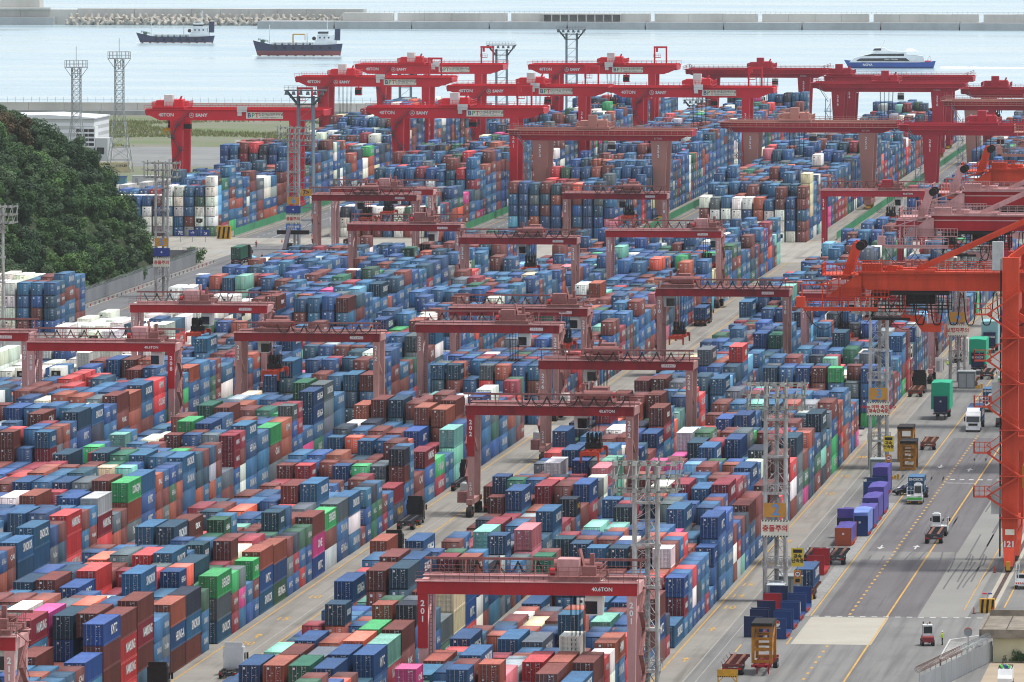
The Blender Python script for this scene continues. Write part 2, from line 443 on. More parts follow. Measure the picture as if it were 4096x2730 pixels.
# sea
m_sea = bpy.data.materials.new("sea water"); m_sea.use_nodes = True
N, Lk = m_sea.node_tree.nodes, m_sea.node_tree.links
bs = N["Principled BSDF"]
bs.inputs["Base Color"].default_value = lin(160, 184, 193)
bs.inputs["Roughness"].default_value = 0.2
bs.inputs["IOR"].default_value = 1.33
g = N.new("ShaderNodeNewGeometry"); mp = N.new("ShaderNodeMapping"); mp.inputs["Scale"].default_value = (0.25, 0.09, 1)
Lk.new(g.outputs["Position"], mp.inputs[0])
n1 = N.new("ShaderNodeTexNoise"); n1.inputs["Scale"].default_value = 1.0; n1.inputs["Detail"].default_value = 6; n1.inputs["Roughness"].default_value = 0.62
Lk.new(mp.outputs[0], n1.inputs[0])
bp = N.new("ShaderNodeBump"); bp.inputs["Strength"].default_value = 0.5; bp.inputs["Distance"].default_value = 0.9
Lk.new(n1.outputs[0], bp.inputs["Height"]); Lk.new(bp.outputs[0], bs.inputs["Normal"])
mp2 = N.new("ShaderNodeMapping"); mp2.inputs["Scale"].default_value = (0.006, 0.02, 1); Lk.new(g.outputs["Position"], mp2.inputs[0])
n2 = N.new("ShaderNodeTexNoise"); n2.inputs["Scale"].default_value = 1.0; n2.inputs["Detail"].default_value = 5; Lk.new(mp2.outputs[0], n2.inputs[0])
rr = N.new("ShaderNodeMapRange"); rr.inputs[1].default_value = 0.35; rr.inputs[2].default_value = 0.65; rr.inputs[3].default_value = 0.14; rr.inputs[4].default_value = 0.34
Lk.new(n2.outputs[0], rr.inputs[0]); Lk.new(rr.outputs[0], bs.inputs["Roughness"])
rb = N.new("ShaderNodeMapRange"); rb.inputs[1].default_value = 0.35; rb.inputs[2].default_value = 0.65; rb.inputs[3].default_value = 0.12; rb.inputs[4].default_value = 0.5
Lk.new(n2.outputs[0], rb.inputs[0]); Lk.new(rb.outputs[0], bp.inputs["Strength"])
sheet("sea", -6500, 6500, 300, 9500, -3.2, m_sea)
# ---------------------------------------------------------------- shipping containers
PAINT = {'sb': (40, 104, 148), 'hb': (24, 78, 128), 'kb': (30, 86, 150), 'nv': (36, 52, 72), 'lb': (96, 164, 200), 'br': (118, 56, 50), 'or': (166, 82, 62),
         'mr': (150, 40, 58), 'rd': (186, 48, 50), 'gr': (30, 108, 84), 'bg': (48, 154, 90), 'og': (54, 102, 76), 'gy': (96, 110, 118), 'lg': (156, 164, 166),
         'wh': (222, 222, 212), 'mg': (188, 56, 124), 'pk': (196, 104, 120), 'tl': (112, 176, 160), 'cr': (206, 194, 158), 'ro': (212, 88, 60), 'db': (30, 78, 102)}
CWORD = {'sb': 'steel blue', 'hb': 'deep blue', 'kb': 'bright blue', 'nv': 'navy', 'lb': 'pale blue', 'br': 'brown', 'or': 'rust orange', 'mr': 'crimson', 'rd': 'red', 'gr': 'dark green',
         'bg': 'bright green', 'og': 'olive green', 'gy': 'grey', 'lg': 'pale grey', 'wh': 'white', 'mg': 'magenta', 'pk': 'pink', 'tl': 'turquoise', 'cr': 'cream', 'ro': 'orange', 'db': 'petrol blue'}
TEXTS = {'sb': ['SINOKOR'], 'hb': ['HEUNG-A'], 'kb': ['KMTC'], 'nv': ['', '', 'UNICO'], 'lb': [''], 'br': ['', 'HMM', '', 'tex', 'CAI', ''], 'or': ['HMM', '', 'TAL', ''], 'mr': ['NAMSUNG'], 'rd': ['CK LINE', 'NAMSUNG', 'HMM'],
         'gr': ['UASC', ''], 'bg': ['DONGJIN', 'EVERGREEN'], 'og': ['HEUNG-A'], 'gy': ['DONGYOUNG', 'PanStar', 'SINOKOR', ''], 'lg': ['DONGYOUNG', ''], 'wh': ['', ''], 'mg': ['ONE'], 'pk': ['NAMSUNG', ''],
         'tl': [''], 'cr': [''], 'ro': ['CK LINE', ''], 'db': ['SINOKOR', '']}
WEI = [('sb', 22), ('hb', 17), ('kb', 6.5), ('db', 7), ('nv', 3.5), ('br', 23), ('or', 6), ('mr', 4.5), ('rd', 1.8), ('gr', 1.4), ('bg', 1.3), ('og', 1.8), ('gy', 5.5), ('lg', 1.4), ('wh', .7), ('mg', .6), ('pk', .4), ('tl', .9), ('lb', .7), ('cr', .5), ('ro', .8)]
WK, WW = [k for k, _ in WEI], [w for _, w in WEI]
def pick(prev=None, white=0.0, far=False):
    if rnd.random() < white: return 'wh'
    if far and rnd.random() < .2: return rnd.choice(('sb', 'hb', 'sb', 'kb', 'db'))
    if prev and rnd.random() < 0.32: return prev
    if not far and rnd.random() < .12: return rnd.choice(('or', 'or', 'br', 'rd', 'mr', 'gy', 'tl'))
    return rnd.choices(WK, WW)[0]

DEEP = ('wh', 'lg', 'cr', 'lb', 'tl', 'bg', 'mg', 'pk', 'ro', 'rd')          # these keep their full value
for _k in PAINT:
    if _k not in DEEP: PAINT[_k] = tuple(int(v * .87) for v in PAINT[_k])
PITCH, ROWP = 12.55, 2.87
# each block: right edge, rows, first bay, last bay end, height range, extra share of white boxes, words that find it
BLOCKS = [
    dict(n='c6', xr=-91.0, rows=7, y0=965.8 - 9 * PITCH, y1=1327, hi=(1.9, 3.8), w=.02, ref='beside apron'),
    dict(n='c5', xr=-117.5, rows=6, y0=836.0, y1=1327, hi=(1.9, 3.8), w=.02, ref='right of lane'),
    dict(n='c4', xr=-149.7, rows=7, y0=939.3 - 8 * PITCH, y1=1330, hi=(1.9, 3.8), w=.02, ref='left of lane'),
    dict(n='c3', xr=-179.5, rows=7, y0=846.0, y1=1327, hi=(1.9, 3.8), w=.01, ref='second past lane'),
    dict(n='c2', xr=-209.2, rows=7, y0=990.0, y1=1512, hi=(1.9, 3.8), w=.02, ref='third past lane'),
    dict(n='c1', xr=-239.5, rows=7, y0=1150.0, y1=1395, hi=(2, 3), w=.10, ref='fourth past lane'),
    dict(n='c1', xr=-239.5, rows=7, y0=1408.0, y1=1640, hi=(1.4, 2.6), w=.8, ref='among white boxes'),
    dict(n='c6b', xr=-91.0, rows=7, y0=1356, y1=1893, hi=(1.9, 3.8), w=.012, ref='behind orange boom'),
    dict(n='c5b', xr=-117.5, rows=6, y0=1356, y1=1893, hi=(1.9, 3.8), w=.012, ref='past the aisle'),
    dict(n='c4b', xr=-149.9, rows=7, y0=1356, y1=1893, hi=(1.9, 3.8), w=.012, ref='at yard centre'),
    dict(n='c3b', xr=-179.5, rows=7, y0=1354, y1=1893, hi=(1.9, 3.8), w=.012, ref='left of centre'),
    dict(n='c2b', xr=-209.2, rows=7, y0=1540, y1=1893, hi=(1.9, 3.8), w=.012, ref='by tank containers'),
    dict(n='c1b', xr=-239.5, rows=7, y0=1662, y1=1893, hi=(1, 3), w=.015, ref='by dump trucks'),
    dict(n='left', xr=-279.6, rows=9, y0=1602, y1=1642, hi=(4, 4), w=.0, ref='by hill'),
    dict(n='A', xr=-307.3, rows=10, y0=2003, y1=2690, hi=(3, 6), w=.05, ref='far left'),
    dict(n='B', xr=-249.3, rows=10, y0=2003, y1=2700, hi=(3, 6), w=.012, ref='far centre left'),
    dict(n='C', xr=-202.4, rows=10, y0=2003, y1=2690, hi=(3, 6), w=.012, ref='far centre'),
    dict(n='D', xr=-151.3, rows=10, y0=1990, y1=2690, hi=(3, 6), w=.015, ref='far right'),
    dict(n='E', xr=-98.5, rows=10, y0=2003, y1=2640, hi=(2, 5), w=.012, ref='farthest right'),
]
# stacks read off the photograph along the truck lanes: (block, bay, half) -> paints bottom to top; half 0 = forty foot, 1 near, 2 far
FIX = {('c4', 7, 1): 'sb sb sb', ('c4', 7, 2): 'hb gy sb', ('c4', 8, 0): 'br hb or', ('c4', 9, 0): 'br sb nv', ('c4', 10, 1): 'sb sb og', ('c4', 10, 2): '',
       ('c4', 11, 0): 'sb gy bg', ('c4', 12, 1): 'mr br bg', ('c4', 12, 2): 'sb mg gy', ('c4', 13, 1): 'kb sb', ('c4', 13, 2): 'hb br bg', ('c4', 14, 0): 'sb kb or',
       ('c4', 15, 0): 'og hb or', ('c4', 16, 1): 'kb gy br', ('c4', 16, 2): 'hb mr nv', ('c4', 17, 1): 'rd sb og', ('c4', 17, 2): 'hb hb og', ('c4', 18, 0): 'kb mg br', ('c4', 19, 0): 'lg br bg',
       ('c4', 20, 0): 'hb sb gy', ('c4', 21, 0): 'sb wh sb', ('c4', 22, 1): 'br', ('c4', 22, 2): 'hb kb sb', ('c4', 23, 1): 'gr gr nv', ('c4', 23, 2): 'hb og sb',
       ('c6', 8, 0): 'br kb br', ('c6', 9, 1): 'mr nv', ('c6', 9, 2): '', ('c6', 10, 0): 'sb', ('c6', 11, 1): 'sb mr kb', ('c6', 11, 2): 'sb sb sb', ('c6', 12, 1): 'kb wh rd', ('c6', 12, 2): 'hb nv sb',
       ('c6', 13, 1): 'kb sb sb', ('c6', 13, 2): 'mr sb sb', ('c6', 14, 1): 'sb', ('c6', 14, 2): 'hb kb kb', ('c6', 15, 0): 'sb sb kb kb', ('c6', 16, 0): 'sb sb hb kb', ('c6', 17, 1): 'br wh br', ('c6', 17, 2): 'lg mr kb',
       ('c6', 18, 1): 'tl hb br', ('c6', 18, 2): 'kb kb nv', ('c6', 19, 0): 'sb sb br', ('c6', 20, 0): 'hb br br', ('c6', 21, 1): 'sb br', ('c6', 21, 2): 'db br', ('c6', 22, 0): 'hb gy br', ('c6', 23, 1): 'sb sb', ('c6', 23, 2): 'rd rd',
       ('c6', 27, 0): 'mg og br'}
LAST = {}
# stacks topped by a tank container: (block, bay, half, row) -> boxes under it
TANKS = {('c6b', 8, 1, 0): 2, ('c6b', 9, 1, 2): 2, ('c6b', 9, 2, 3): 1, ('c6b', 11, 1, 0): 3, ('c2b', 16, 1, 0): 2, ('c2b', 16, 1, 1): 2, ('c2b', 16, 1, 2): 2, ('c2b', 16, 2, 3): 2}
TANKPOS = {}
CON = []   # [x centre, y start, z, L, H, paint, text, block, bay, half, row, tier]
for B in BLOCKS:
    y, k = B['y0'], 0
    rmg = B['rows'] == 10
    rowp = 2.8 if rmg else ROWP
    trend = rnd.uniform(*B['hi'])
    ybay = []
    while y + 12.3 < B['y1']:
        keys = [h for h in (0, 1, 2) if (B['n'], k, h) in FIX]
        two = (1 in keys or 2 in keys) if keys else rnd.random() < (.22 if rmg else .34)
        if any(q[0] == B['n'] and q[1] == k for q in TANKS): two = True
        trend = min(B['hi'][1], max(B['hi'][0], trend + rnd.uniform(-.6, .6)))
        if rnd.random() < .12: trend = rnd.uniform(*B['hi'])
        face = rmg and k == 0
        rt = 0
        for r in range(B['rows']):
            rt = rt * .5 + rnd.uniform(-.55, .55) * (.6 if rmg else 1)
            base = trend + rt
            if B['n'] == 'left': base = 4
            if r == 0 and rnd.random() < .4: base += .5
            if B['n'] in ('c5', 'c5b') and r >= 4: base -= .9
            if B['n'] == 'A' and k < 8 and r > 4: base -= 1.3
            for half in ((1, 2) if two else (0,)):
                fx = FIX.get((B['n'], k, half)) if r == 0 else None
                if fx is not None:
                    cols = fx.split()
                else:
                    h = int(round(base + rnd.uniform(-.3, .3)))
                    h = max(0 if B['n'] == 'c1b' else 1, min(h, math.ceil(B['hi'][1]) + (1 if rnd.random() < .1 and not rmg else 0)))
                    wsh = .38 if face and (B['n'] in 'DB') else (.4 if face and B['n'] == 'A' else B['w'])
                    if B['n'] == 'left': wsh = 1.0 if r > 2 else 0
                    cols, pv = [], LAST.get((B['n'], r)) if rnd.random() < .35 else None
                    for t in range(h):
                        pv = pick(pv, wsh, B['y0'] > 1340)
                        if B['n'] == 'left' and r <= 2: pv = rnd.choice(['sb', 'hb', 'sb', 'kb', 'br', 'db'])
                        cols.append(pv)
                    if cols: LAST[B['n'], r] = cols[-1]
                if (B['n'], k, half, r) in TANKS: cols = [pick() for _ in range(TANKS[B['n'], k, half, r])]
                z = 0.02
                L = 6.06 if half else 12.19
                y0 = y + (6.15 if half == 2 else 0.0)
                jx, jy = rnd.uniform(-.05, .05), rnd.uniform(-.06, .06)
                for t, c in enumerate(cols):
                    Hh = 2.59 if half or rnd.random() < .3 else 2.89
                    tx = rnd.choice(TEXTS[c]) if rnd.random() < .85 else ''
                    CON.append([B['xr'] - 1.22 - r * rowp + jx + rnd.uniform(-.02, .02), y0 + jy + rnd.uniform(-.03, .03), z, L, Hh, c, tx, B, k, half, r, t])
                    z += Hh + .015
                if (B['n'], k, half, r) in TANKS: TANKPOS[B['n'], k, half, r] = (B['xr'] - 1.22 - r * rowp + jx, y0, z)
        y += PITCH
        k += 1
        if k % 6 == 0 and B['n'] not in ('c4', 'c6'): y += 1.2
CX = np.array([[c[0], c[1], c[2], c[3], c[4]] for c in CON])
# which containers the camera sees, and how large: painter's pass far to near on a coarse grid
_th, _p = R(6.5233), R(3.6564)
_hd = np.array([-math.sin(_th), math.cos(_th), 0]); _rt = np.array([math.cos(_th), math.sin(_th), 0]); _up = np.array([0, 0, 1.])
_fw = _hd * math.cos(_p) - _up * math.sin(_p); _u = _up * math.cos(_p) + _hd * math.sin(_p)
def project(P):
    v = P - np.array([0, 0, 102.0]); d = v @ _fw
    return np.stack([512 + 7750 * (v @ _rt) / d, 341 - 7750 * (v @ _u) / d], -1)
def corners(i, which):
    x, y, z, L, Hh = CX[i]
    x0, x1, y1, z1 = x - 1.22, x + 1.22, y + L, z + Hh
    if which == 0: return [(x0, y, z), (x1, y, z), (x1, y, z1), (x0, y, z1)]
    if which == 1: return [(x1, y, z), (x1, y1, z), (x1, y1, z1), (x1, y, z1)]
    return [(x0, y, z1), (x1, y, z1), (x1, y1, z1), (x0, y1, z1)]
ALLQ = np.array([[corners(i, w) for w in (0, 1, 2)] for i in range(len(CON))])
ALLP = project(ALLQ.reshape(-1, 3)).reshape(len(CON), 3, 4, 2)
idb = np.full((682, 1024), -1, np.int32)
for i in np.argsort(-(CX[:, 1] + 0.5 * CX[:, 3] - 0.02 * CX[:, 2] - 0.002 * CX[:, 0])):
    for w in (2, 1, 0):
        q4 = ALLP[i, w]
        x0, y0 = np.floor(q4.min(0)).astype(int); x1, y1 = np.ceil(q4.max(0)).astype(int)
        x0, y0, x1, y1 = max(x0, 0), max(y0, 0), min(x1, 1024), min(y1, 682)
        if x1 <= x0 or y1 <= y0: continue
        gx, gy = np.meshgrid(np.arange(x0, x1) + .5, np.arange(y0, y1) + .5)
        s = np.ones(gx.shape, bool); s2 = np.ones(gx.shape, bool)
        for a in range(4):
            (ax, ay), (bx, by) = q4[a], q4[(a + 1) % 4]
            cr = (bx - ax) * (gy - ay) - (by - ay) * (gx - ax)
            s &= cr >= 0; s2 &= cr <= 0
        s |= s2
        idb[y0:y1, x0:x1][s] = i
seen = np.bincount(idb[idb >= 0], minlength=len(CON))
order = np.argsort(-seen)
SOLO = [int(i) for i in order[:300] if seen[i] > 0]
solo = set(SOLO)

# --- the shared meshes of a near container
m_box = mat("container paint", (0, 0, 0), 0.6, dirt=0.38, scale=1.1, dirt_rgb=(84, 64, 54), streak=3, source='object', lid_light=0.75)
m_mass = mat("stacked container paint", (0, 0, 0), 0.65, dirt=0.34, scale=0.8, dirt_rgb=(84, 64, 54), streak=3, source='attr', lid_light=0.75)
m_rod = mat("lock rod steel", (150, 154, 156), 0.5, metal=0.3, dirt=0.2)
def corr(n, a, b, d):
    """trapezoid corrugation profile between a and b: list of (position, depth)"""
    st = (b - a) / n
    out = []
    for i in range(n):
        t = a + i * st
        out += [(t, 0), (t + st * .25, 0), (t + st * .4, -d), (t + st * .85, -d)]
    return out + [(b, 0)]
def body_mesh(L, Hh):
    b = MB()
    n = int(L / .36)
    pr = corr(n, .12, L - .12, .05)
    for s in (-1, 1):
        vs = [(s * (1.20 + d), y, z) for y, d in pr for z in (.16, Hh - .12)]
        b.add(vs, [(2 * i, 2 * i + 1, 2 * i + 3, 2 * i + 2) for i in range(len(pr) - 1)])
        b.box(s * 1.22 - .06 if s > 0 else -1.22, 1.22 if s > 0 else -1.16, .02, L - .02, .0, .16)
        b.box(s * 1.22 - .06 if s > 0 else -1.22, 1.22 if s > 0 else -1.16, .02, L - .02, Hh - .12, Hh)
        for y0, y1 in ((0, .16), (L - .16, L)):
            b.box(min(s * 1.22, s * 1.06), max(s * 1.22, s * 1.06), y0, y1, 0.001, Hh - .001)
    pr = corr(int(L / .5), .16, L - .16, .03)
    vs = [(x, y, Hh - .02 + d) for y, d in pr for x in (-1.16, 1.16)]
    b.add(vs, [(2 * i, 2 * i + 1, 2 * i + 3, 2 * i + 2) for i in range(len(pr) - 1)])
    b.box(-1.06, 1.06, .02, .10, Hh - .13, Hh - .004).box(-1.06, 1.06, .02, .10, .0, .12).box(-1.06, 1.06, .02, L, .02, .10)
    b.box(-1.06, 1.06, L - .1, L - .03, .1, Hh - .004)
    return b.mesh("container_body")
def door_mesh(Hh):
    b = MB()
    pr = corr(4, .22, Hh - .22, .04)
    vs = [(x, .05 - d, z) for z, d in pr for x in (-.42, .42)]
    b.add(vs, [(2 * i, 2 * i + 1, 2 * i + 3, 2 * i + 2) for i in range(len(pr) - 1)])
    b.box(-.525, .525, .03, .09, .12, .22).box(-.525, .525, .03, .09, Hh - .22, Hh - .13).box(-.525, -.42, .03, .09, .22, Hh - .22).box(.42, .525, .03, .09, .22, Hh - .22)
    return b.mesh("container_door")
KINDS3 = [(12.19, 2.89), (12.19, 2.59), (6.06, 2.59)]
BODY, DOOR, ROD = {}, {}, {}
for L, Hh in KINDS3:
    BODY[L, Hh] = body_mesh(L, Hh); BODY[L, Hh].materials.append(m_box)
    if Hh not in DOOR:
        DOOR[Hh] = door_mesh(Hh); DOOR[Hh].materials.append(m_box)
        ROD[Hh] = MB().cyl((0, -.01, .08), (0, -.01, Hh - .06), .026, 6).box(-.02, .16, -.05, -.02, 1.15, 1.2).mesh("lock_rod"); ROD[Hh].materials.append(m_rod)
# door stencils: number block, size marks, a sticker or two
def stencil(v):
    b = MB(); r2 = random.Random(v)
    def qd(x0, x1, z0, z1):
        cx, cz = (x0 + x1) / 2, (z0 + z1) / 2; k = .78
        x0, x1, z0, z1 = cx + (x0 - cx) * k, cx + (x1 - cx) * k, cz + (z0 - cz) * k, cz + (z1 - cz) * k
        b.quad((x0, -.0, z0), (x1, 0, z0), (x1, 0, z1), (x0, 0, z1))
    qd(.22, .48, 2.16, 2.24); qd(.52, .86, 2.16, 2.24); qd(.26, .48, 2.02, 2.09)
    for i in range(3 + v % 3):
        a = r2.uniform(.2, .4); qd(a, a + r2.uniform(.08, .3), 1.78 - i * .27, 1.82 - i * .27)
        if r2.random() < .6: qd(.66, .66 + r2.uniform(.06, .2), 1.78 - i * .27, 1.82 - i * .27)
    if v % 2 == 0: qd(-.76, -.44, 1.92, 2.24); qd(-.2, -.08, 1.5, 1.62)
    if v % 3 == 0: qd(-.9, -.62, 1.45, 1.6)
    if v % 4 == 1: qd(-.8, -.56, .55, .75)
    qd(.3, .5, .45, .56) if v % 2 else qd(-.5, -.3, 1.2, 1.32)
    me = b.mesh("door_stencil"); me.materials.append(m_whitemark); return me
STEN = [stencil(v) for v in range(6)]
m_yletter = mat("yellow lettering", (222, 178, 60), 0.6, dirt=0)
SIDE = {}
def side_text(tx, L, Hh, far=False):
    key = (tx, L, far)
    if key not in SIDE:
        sq = 1.0
        big = L > 10
        size = 1.55 if big else 1.0
        me = text_mesh(tx, size, bold=.035 if big else .02, res=1 if far else 2).copy()
        xs = [v.co.x for v in me.vertices]
        w = max(xs) - min(xs)
        want = (6.6 if len(tx) > 4 else 4.2) if big else 3.2
        k = want / w
        # turn so that it reads along +y and faces +x, then put it on the far half of the side wall
        me.transform(Matrix.Scale(k, 4, (1, 0, 0)))
        me.transform(Matrix.Rotation(R(90), 4, 'Z'))
        me.transform(Matrix.Translation((1.226, L * (.62 if big else .58), Hh * .52)))
        SIDE[key] = me
    return SIDE[key]
SIDEM = {}
WORDS = "zero one two three four five six seven eight nine ten eleven twelve thirteen fourteen fifteen sixteen seventeen eighteen nineteen twenty".split()
def numw(n):
    if n <= 20: return WORDS[n]
    t = "twenty thirty forty fifty sixty".split()[n // 10 - 2]
    return t if n % 10 == 0 else t + "-" + WORDS[n % 10]
TIERW = ['ground', 'second', 'third', 'fourth', 'fifth', 'sixth', 'seventh']
firstbay = {}
for i in SOLO:
    c = CON[i]; kk = c[7]['n'] + c[7]['ref']
    firstbay[kk] = min(firstbay.get(kk, 999), c[8])
for n, i in enumerate(SOLO):
    x, y, z, L, Hh, pc, tx, B, k, half, row, t = CON[i]
    o = link("shipping_container", BODY[L, Hh], None, (x, y, z))
    jit = 1 + (rnd.random() - .5) * .3
    col = tuple(min(1, v * jit * rnd.uniform(.9, 1.1)) for v in lin(*PAINT[pc])[:3]) + (1,)
    o.color = col
    size = {0: 'long', 1: 'front short', 2: 'rear short'}[half]
    tag(o, f"{CWORD[pc]} {size} container, {TIERW[t]} tier, row {numw(row + 1)}, bay {numw(k - firstbay[B['n'] + B['ref']] + 1)}, block {B['ref']}", "container", "stacked shipping containers in the near blocks")
    for s in (-1, 1):
        d = link("door", DOOR[Hh], o, (s * .53, 0, 0)); d.color = col
        for sx in (-.24, .26):
            link("lock_rod", ROD[Hh], d, (sx, 0, 0))
    link("door_marking", STEN[n % 6], o, (0, .0, Hh - 2.45))["kind"] = "stuff"
    if tx:
        mk = m_yletter if tx == 'UNICO' else (m_redmark if pc == 'wh' else m_whitemark)
        key = (tx, L, Hh, mk.name)
        if key not in SIDEM:
            me = side_text(tx, L, Hh).copy(); me.materials.append(mk); SIDEM[key] = me
        link("lettering", SIDEM[key], o)

# --- all the other containers: one mass of geometry, paint carried per face
def arr(b):
    V = np.array(b.v, float)
    tri, mi = [], []
    for f, m in zip(b.f, b.m):
        for j in range(1, len(f) - 1):
            tri.append((f[0], f[j], f[j + 1])); mi.append(m)
    return V, np.array(tri), np.array(mi)
def mass_template(L, Hh, v):
    b = MB()
    x0, x1 = -1.2, 1.2
    b.add([(x0, 0, 0), (x1, 0, 0), (x1, L, 0), (x0, L, 0), (x0, 0, Hh), (x1, 0, Hh), (x1, L, Hh), (x0, L, Hh)], [(4, 5, 6, 7), (0, 1, 5, 4), (1, 2, 6, 5), (2, 3, 7, 6), (3, 0, 4, 7)], 0)
    if v < 0: return arr(b)
    def qd(xa, xb, za, zb, m, y=-.015): b.quad((xa, y, za), (xb, y, za), (xb, y, zb), (xa, y, zb), m)
    if v == 9:                                   # machinery end of a refrigerated box
        qd(-.85, .85, Hh * .42, Hh * .8, 2); qd(-.5, .5, Hh * .35, Hh * .42, 2); qd(-.35, .15, Hh * .5, Hh * .68, 3, -.03)
        qd(-.9, -.5, Hh * .12, Hh * .2, 3, -.03)
        return arr(b)
    qd(-1.2, 1.2, Hh - .12, Hh, 3); qd(-1.2, 1.2, 0, .12, 3)
    qd(-.03, .03, .12, Hh - .12, 3)
    for sx in (-.8, -.3, .3, .8): qd(sx - .03, sx + .03, .08, Hh - .08, 1, -.03)
    r2 = random.Random(v)
    qd(.36, .74, Hh - .52, Hh - .42, 4, -.04); qd(.4, .7, Hh - .7, Hh - .64, 4, -.04)
    for i in range(3): qd(.38, .5 + r2.uniform(.05, .3), Hh - 1.0 - i * .3, Hh - .93 - i * .3, 4, -.04)
    if v % 2 == 0: qd(-.74, -.42, Hh - .75, Hh - .42, 4, -.04)
    if v % 3 == 0: qd(-.72, -.5, Hh - 1.5, Hh - 1.3, 4, -.04)
    return arr(b)
def edge_text(tx, L, Hh):
    me = side_text(tx, L, Hh, True)
    me.calc_loop_triangles()
    V = np.array([v.co[:] for v in me.vertices]); V[:, 0] += .0
    T = np.array([t.vertices[:] for t in me.loop_triangles])
    return V, T
stacks = {}
for i, c in enumerate(CON): stacks.setdefault((id(c[7]), c[8], c[9], c[10]), []).append(i)
VV, TT, PP, nv = [], [], [], 0
TEM, ETX = {}, {}
grey = np.array(lin(150, 154, 156)); dark = np.array(lin(16, 16, 18)); whit = np.array(lin(224, 226, 224)); yel = np.array(lin(222, 178, 60)); redl = np.array(lin(196, 34, 40))
for i, c in enumerate(CON):
    if i in solo: continue
    x, y, z, L, Hh, pc, tx, B, k, half, row, t = c
    vis = seen[i] > 0
    top = stacks[(id(B), k, half, row)][-1] == i
    if not vis and not top and 0 < row < B['rows'] - 1: continue       # buried in the heart of a block
    v = -1 if not vis else (9 if pc == 'wh' and (i * 7) % 100 < 12 else i % 6)
    key = (L, Hh, v)
    if key not in TEM: TEM[key] = mass_template(L, Hh, v)
    V, T, Mi = TEM[key]
    base = np.array(lin(*PAINT[pc])) * (1 + (rnd.random() - .5) * .35) * np.array([rnd.uniform(.9, 1.1) for _ in range(4)]); base[3] = 1
    table = np.stack([base, base * .45 + grey * .55, dark, base * .42, whit if pc not in ('wh', 'lg', 'cr') else dark * 3])
    VV.append(V + np.array([x, y, z])); TT.append(T + nv); PP.append(table[Mi]); nv += len(V)
    if vis and tx and seen[i] >= 6:
        key = (tx, L, Hh)
        if key not in ETX: ETX[key] = edge_text(tx, L, Hh)
        V, T = ETX[key]
        VV.append(V + np.array([x, y, z])); TT.append(T + nv); nv += len(V)
        PP.append(np.repeat([yel if tx == 'UNICO' else (redl if pc == 'wh' else whit)], len(T), 0))
VV, TT, PP = np.concatenate(VV), np.concatenate(TT), np.concatenate(PP)
me = bpy.data.meshes.new("stacked_containers")
me.vertices.add(len(VV)); me.vertices.foreach_set("co", VV.ravel())
me.loops.add(TT.size); me.loops.foreach_set("vertex_index", TT.ravel().astype(np.int32))
me.polygons.add(len(TT)); me.polygons.foreach_set("loop_start", np.arange(0, TT.size, 3, dtype=np.int32)); me.polygons.foreach_set("loop_total", np.full(len(TT), 3, np.int32))
at = me.attributes.new("paint", 'FLOAT_COLOR', 'FACE')
at.data.foreach_set("color", PP.astype(np.float32).ravel())
me.update(calc_edges=True)
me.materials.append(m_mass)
o = link("stacked_containers", me)
tag(o, "the remaining multicoloured containers stacked through the farther yard blocks", "containers", None, "stuff")
print("containers", len(CON), "seen", int((seen > 0).sum()), "mass tris", len(TT))
# ---------------------------------------------------------------- rubber-tyred gantry cranes over the near blocks
def rope_mesh(name, pts, r=.03):
    b = MB()
    for x, y in pts: b.cyl((x, y, 0), (x * .7, y, -1), r, 4)
    me = b.mesh(name); me.materials.append(m_cable); return me
def spreader_parts(root, loc, mt, scale=1.0):
    """head block with rope sheaves over a telescopic spreader frame, container-long in y"""
    b = MB()
    b.box(-1.0, 1.0, -.9, .9, .55, 1.15)
    for sx in (-.72, 0, .72): b.box(sx - .1, sx + .1, -.95, .95, 1.1, 1.6)
    hb = b.build("head_block", m_black, root, loc)
    for sx in (-.75, -.25, .25, .75):
        for sy in (-.6, .6):
            MB().cyl((sx - .09, sy, 1.75), (sx + .09, sy, 1.75), .55, 14).build("sheave", m_black, hb)
    b = MB()
    b.box(-.55, -.2, -5.6, 5.6, .05, .5).box(.2, .55, -5.6, 5.6, .05, .5).box(-1.15, 1.15, -1.5, 1.5, .1, .5)
    for s in (-1, 1): b.box(-1.2, 1.2, s * 5.8 - .25, s * 5.8 + .25, 0, .5)
    sp = b.build("spreader", mt, root, loc)
    for sx in (-1, 1):
        for sy in (-1, 1):
            MB().frus((sx * 1.15 - .12, sx * 1.15 + .12, sy * 5.9 - .12, sy * 5.9 + .12), -.75, (sx * 1.15 - .16, sx * 1.15 + .16, sy * 5.9 - .2, sy * 5.9 + .2), .35).build("flipper", mt, sp)
    hb.scale = (1.25, 1.2, 1.35); sp.scale = (1.15, 1.0, 1.4)
    return hb, sp
ROPE_RTG = rope_mesh("hoist_rope", [(sx, sy) for sx in (-.9, -.3, .3, .9) for sy in (-.6, .6)], .035)
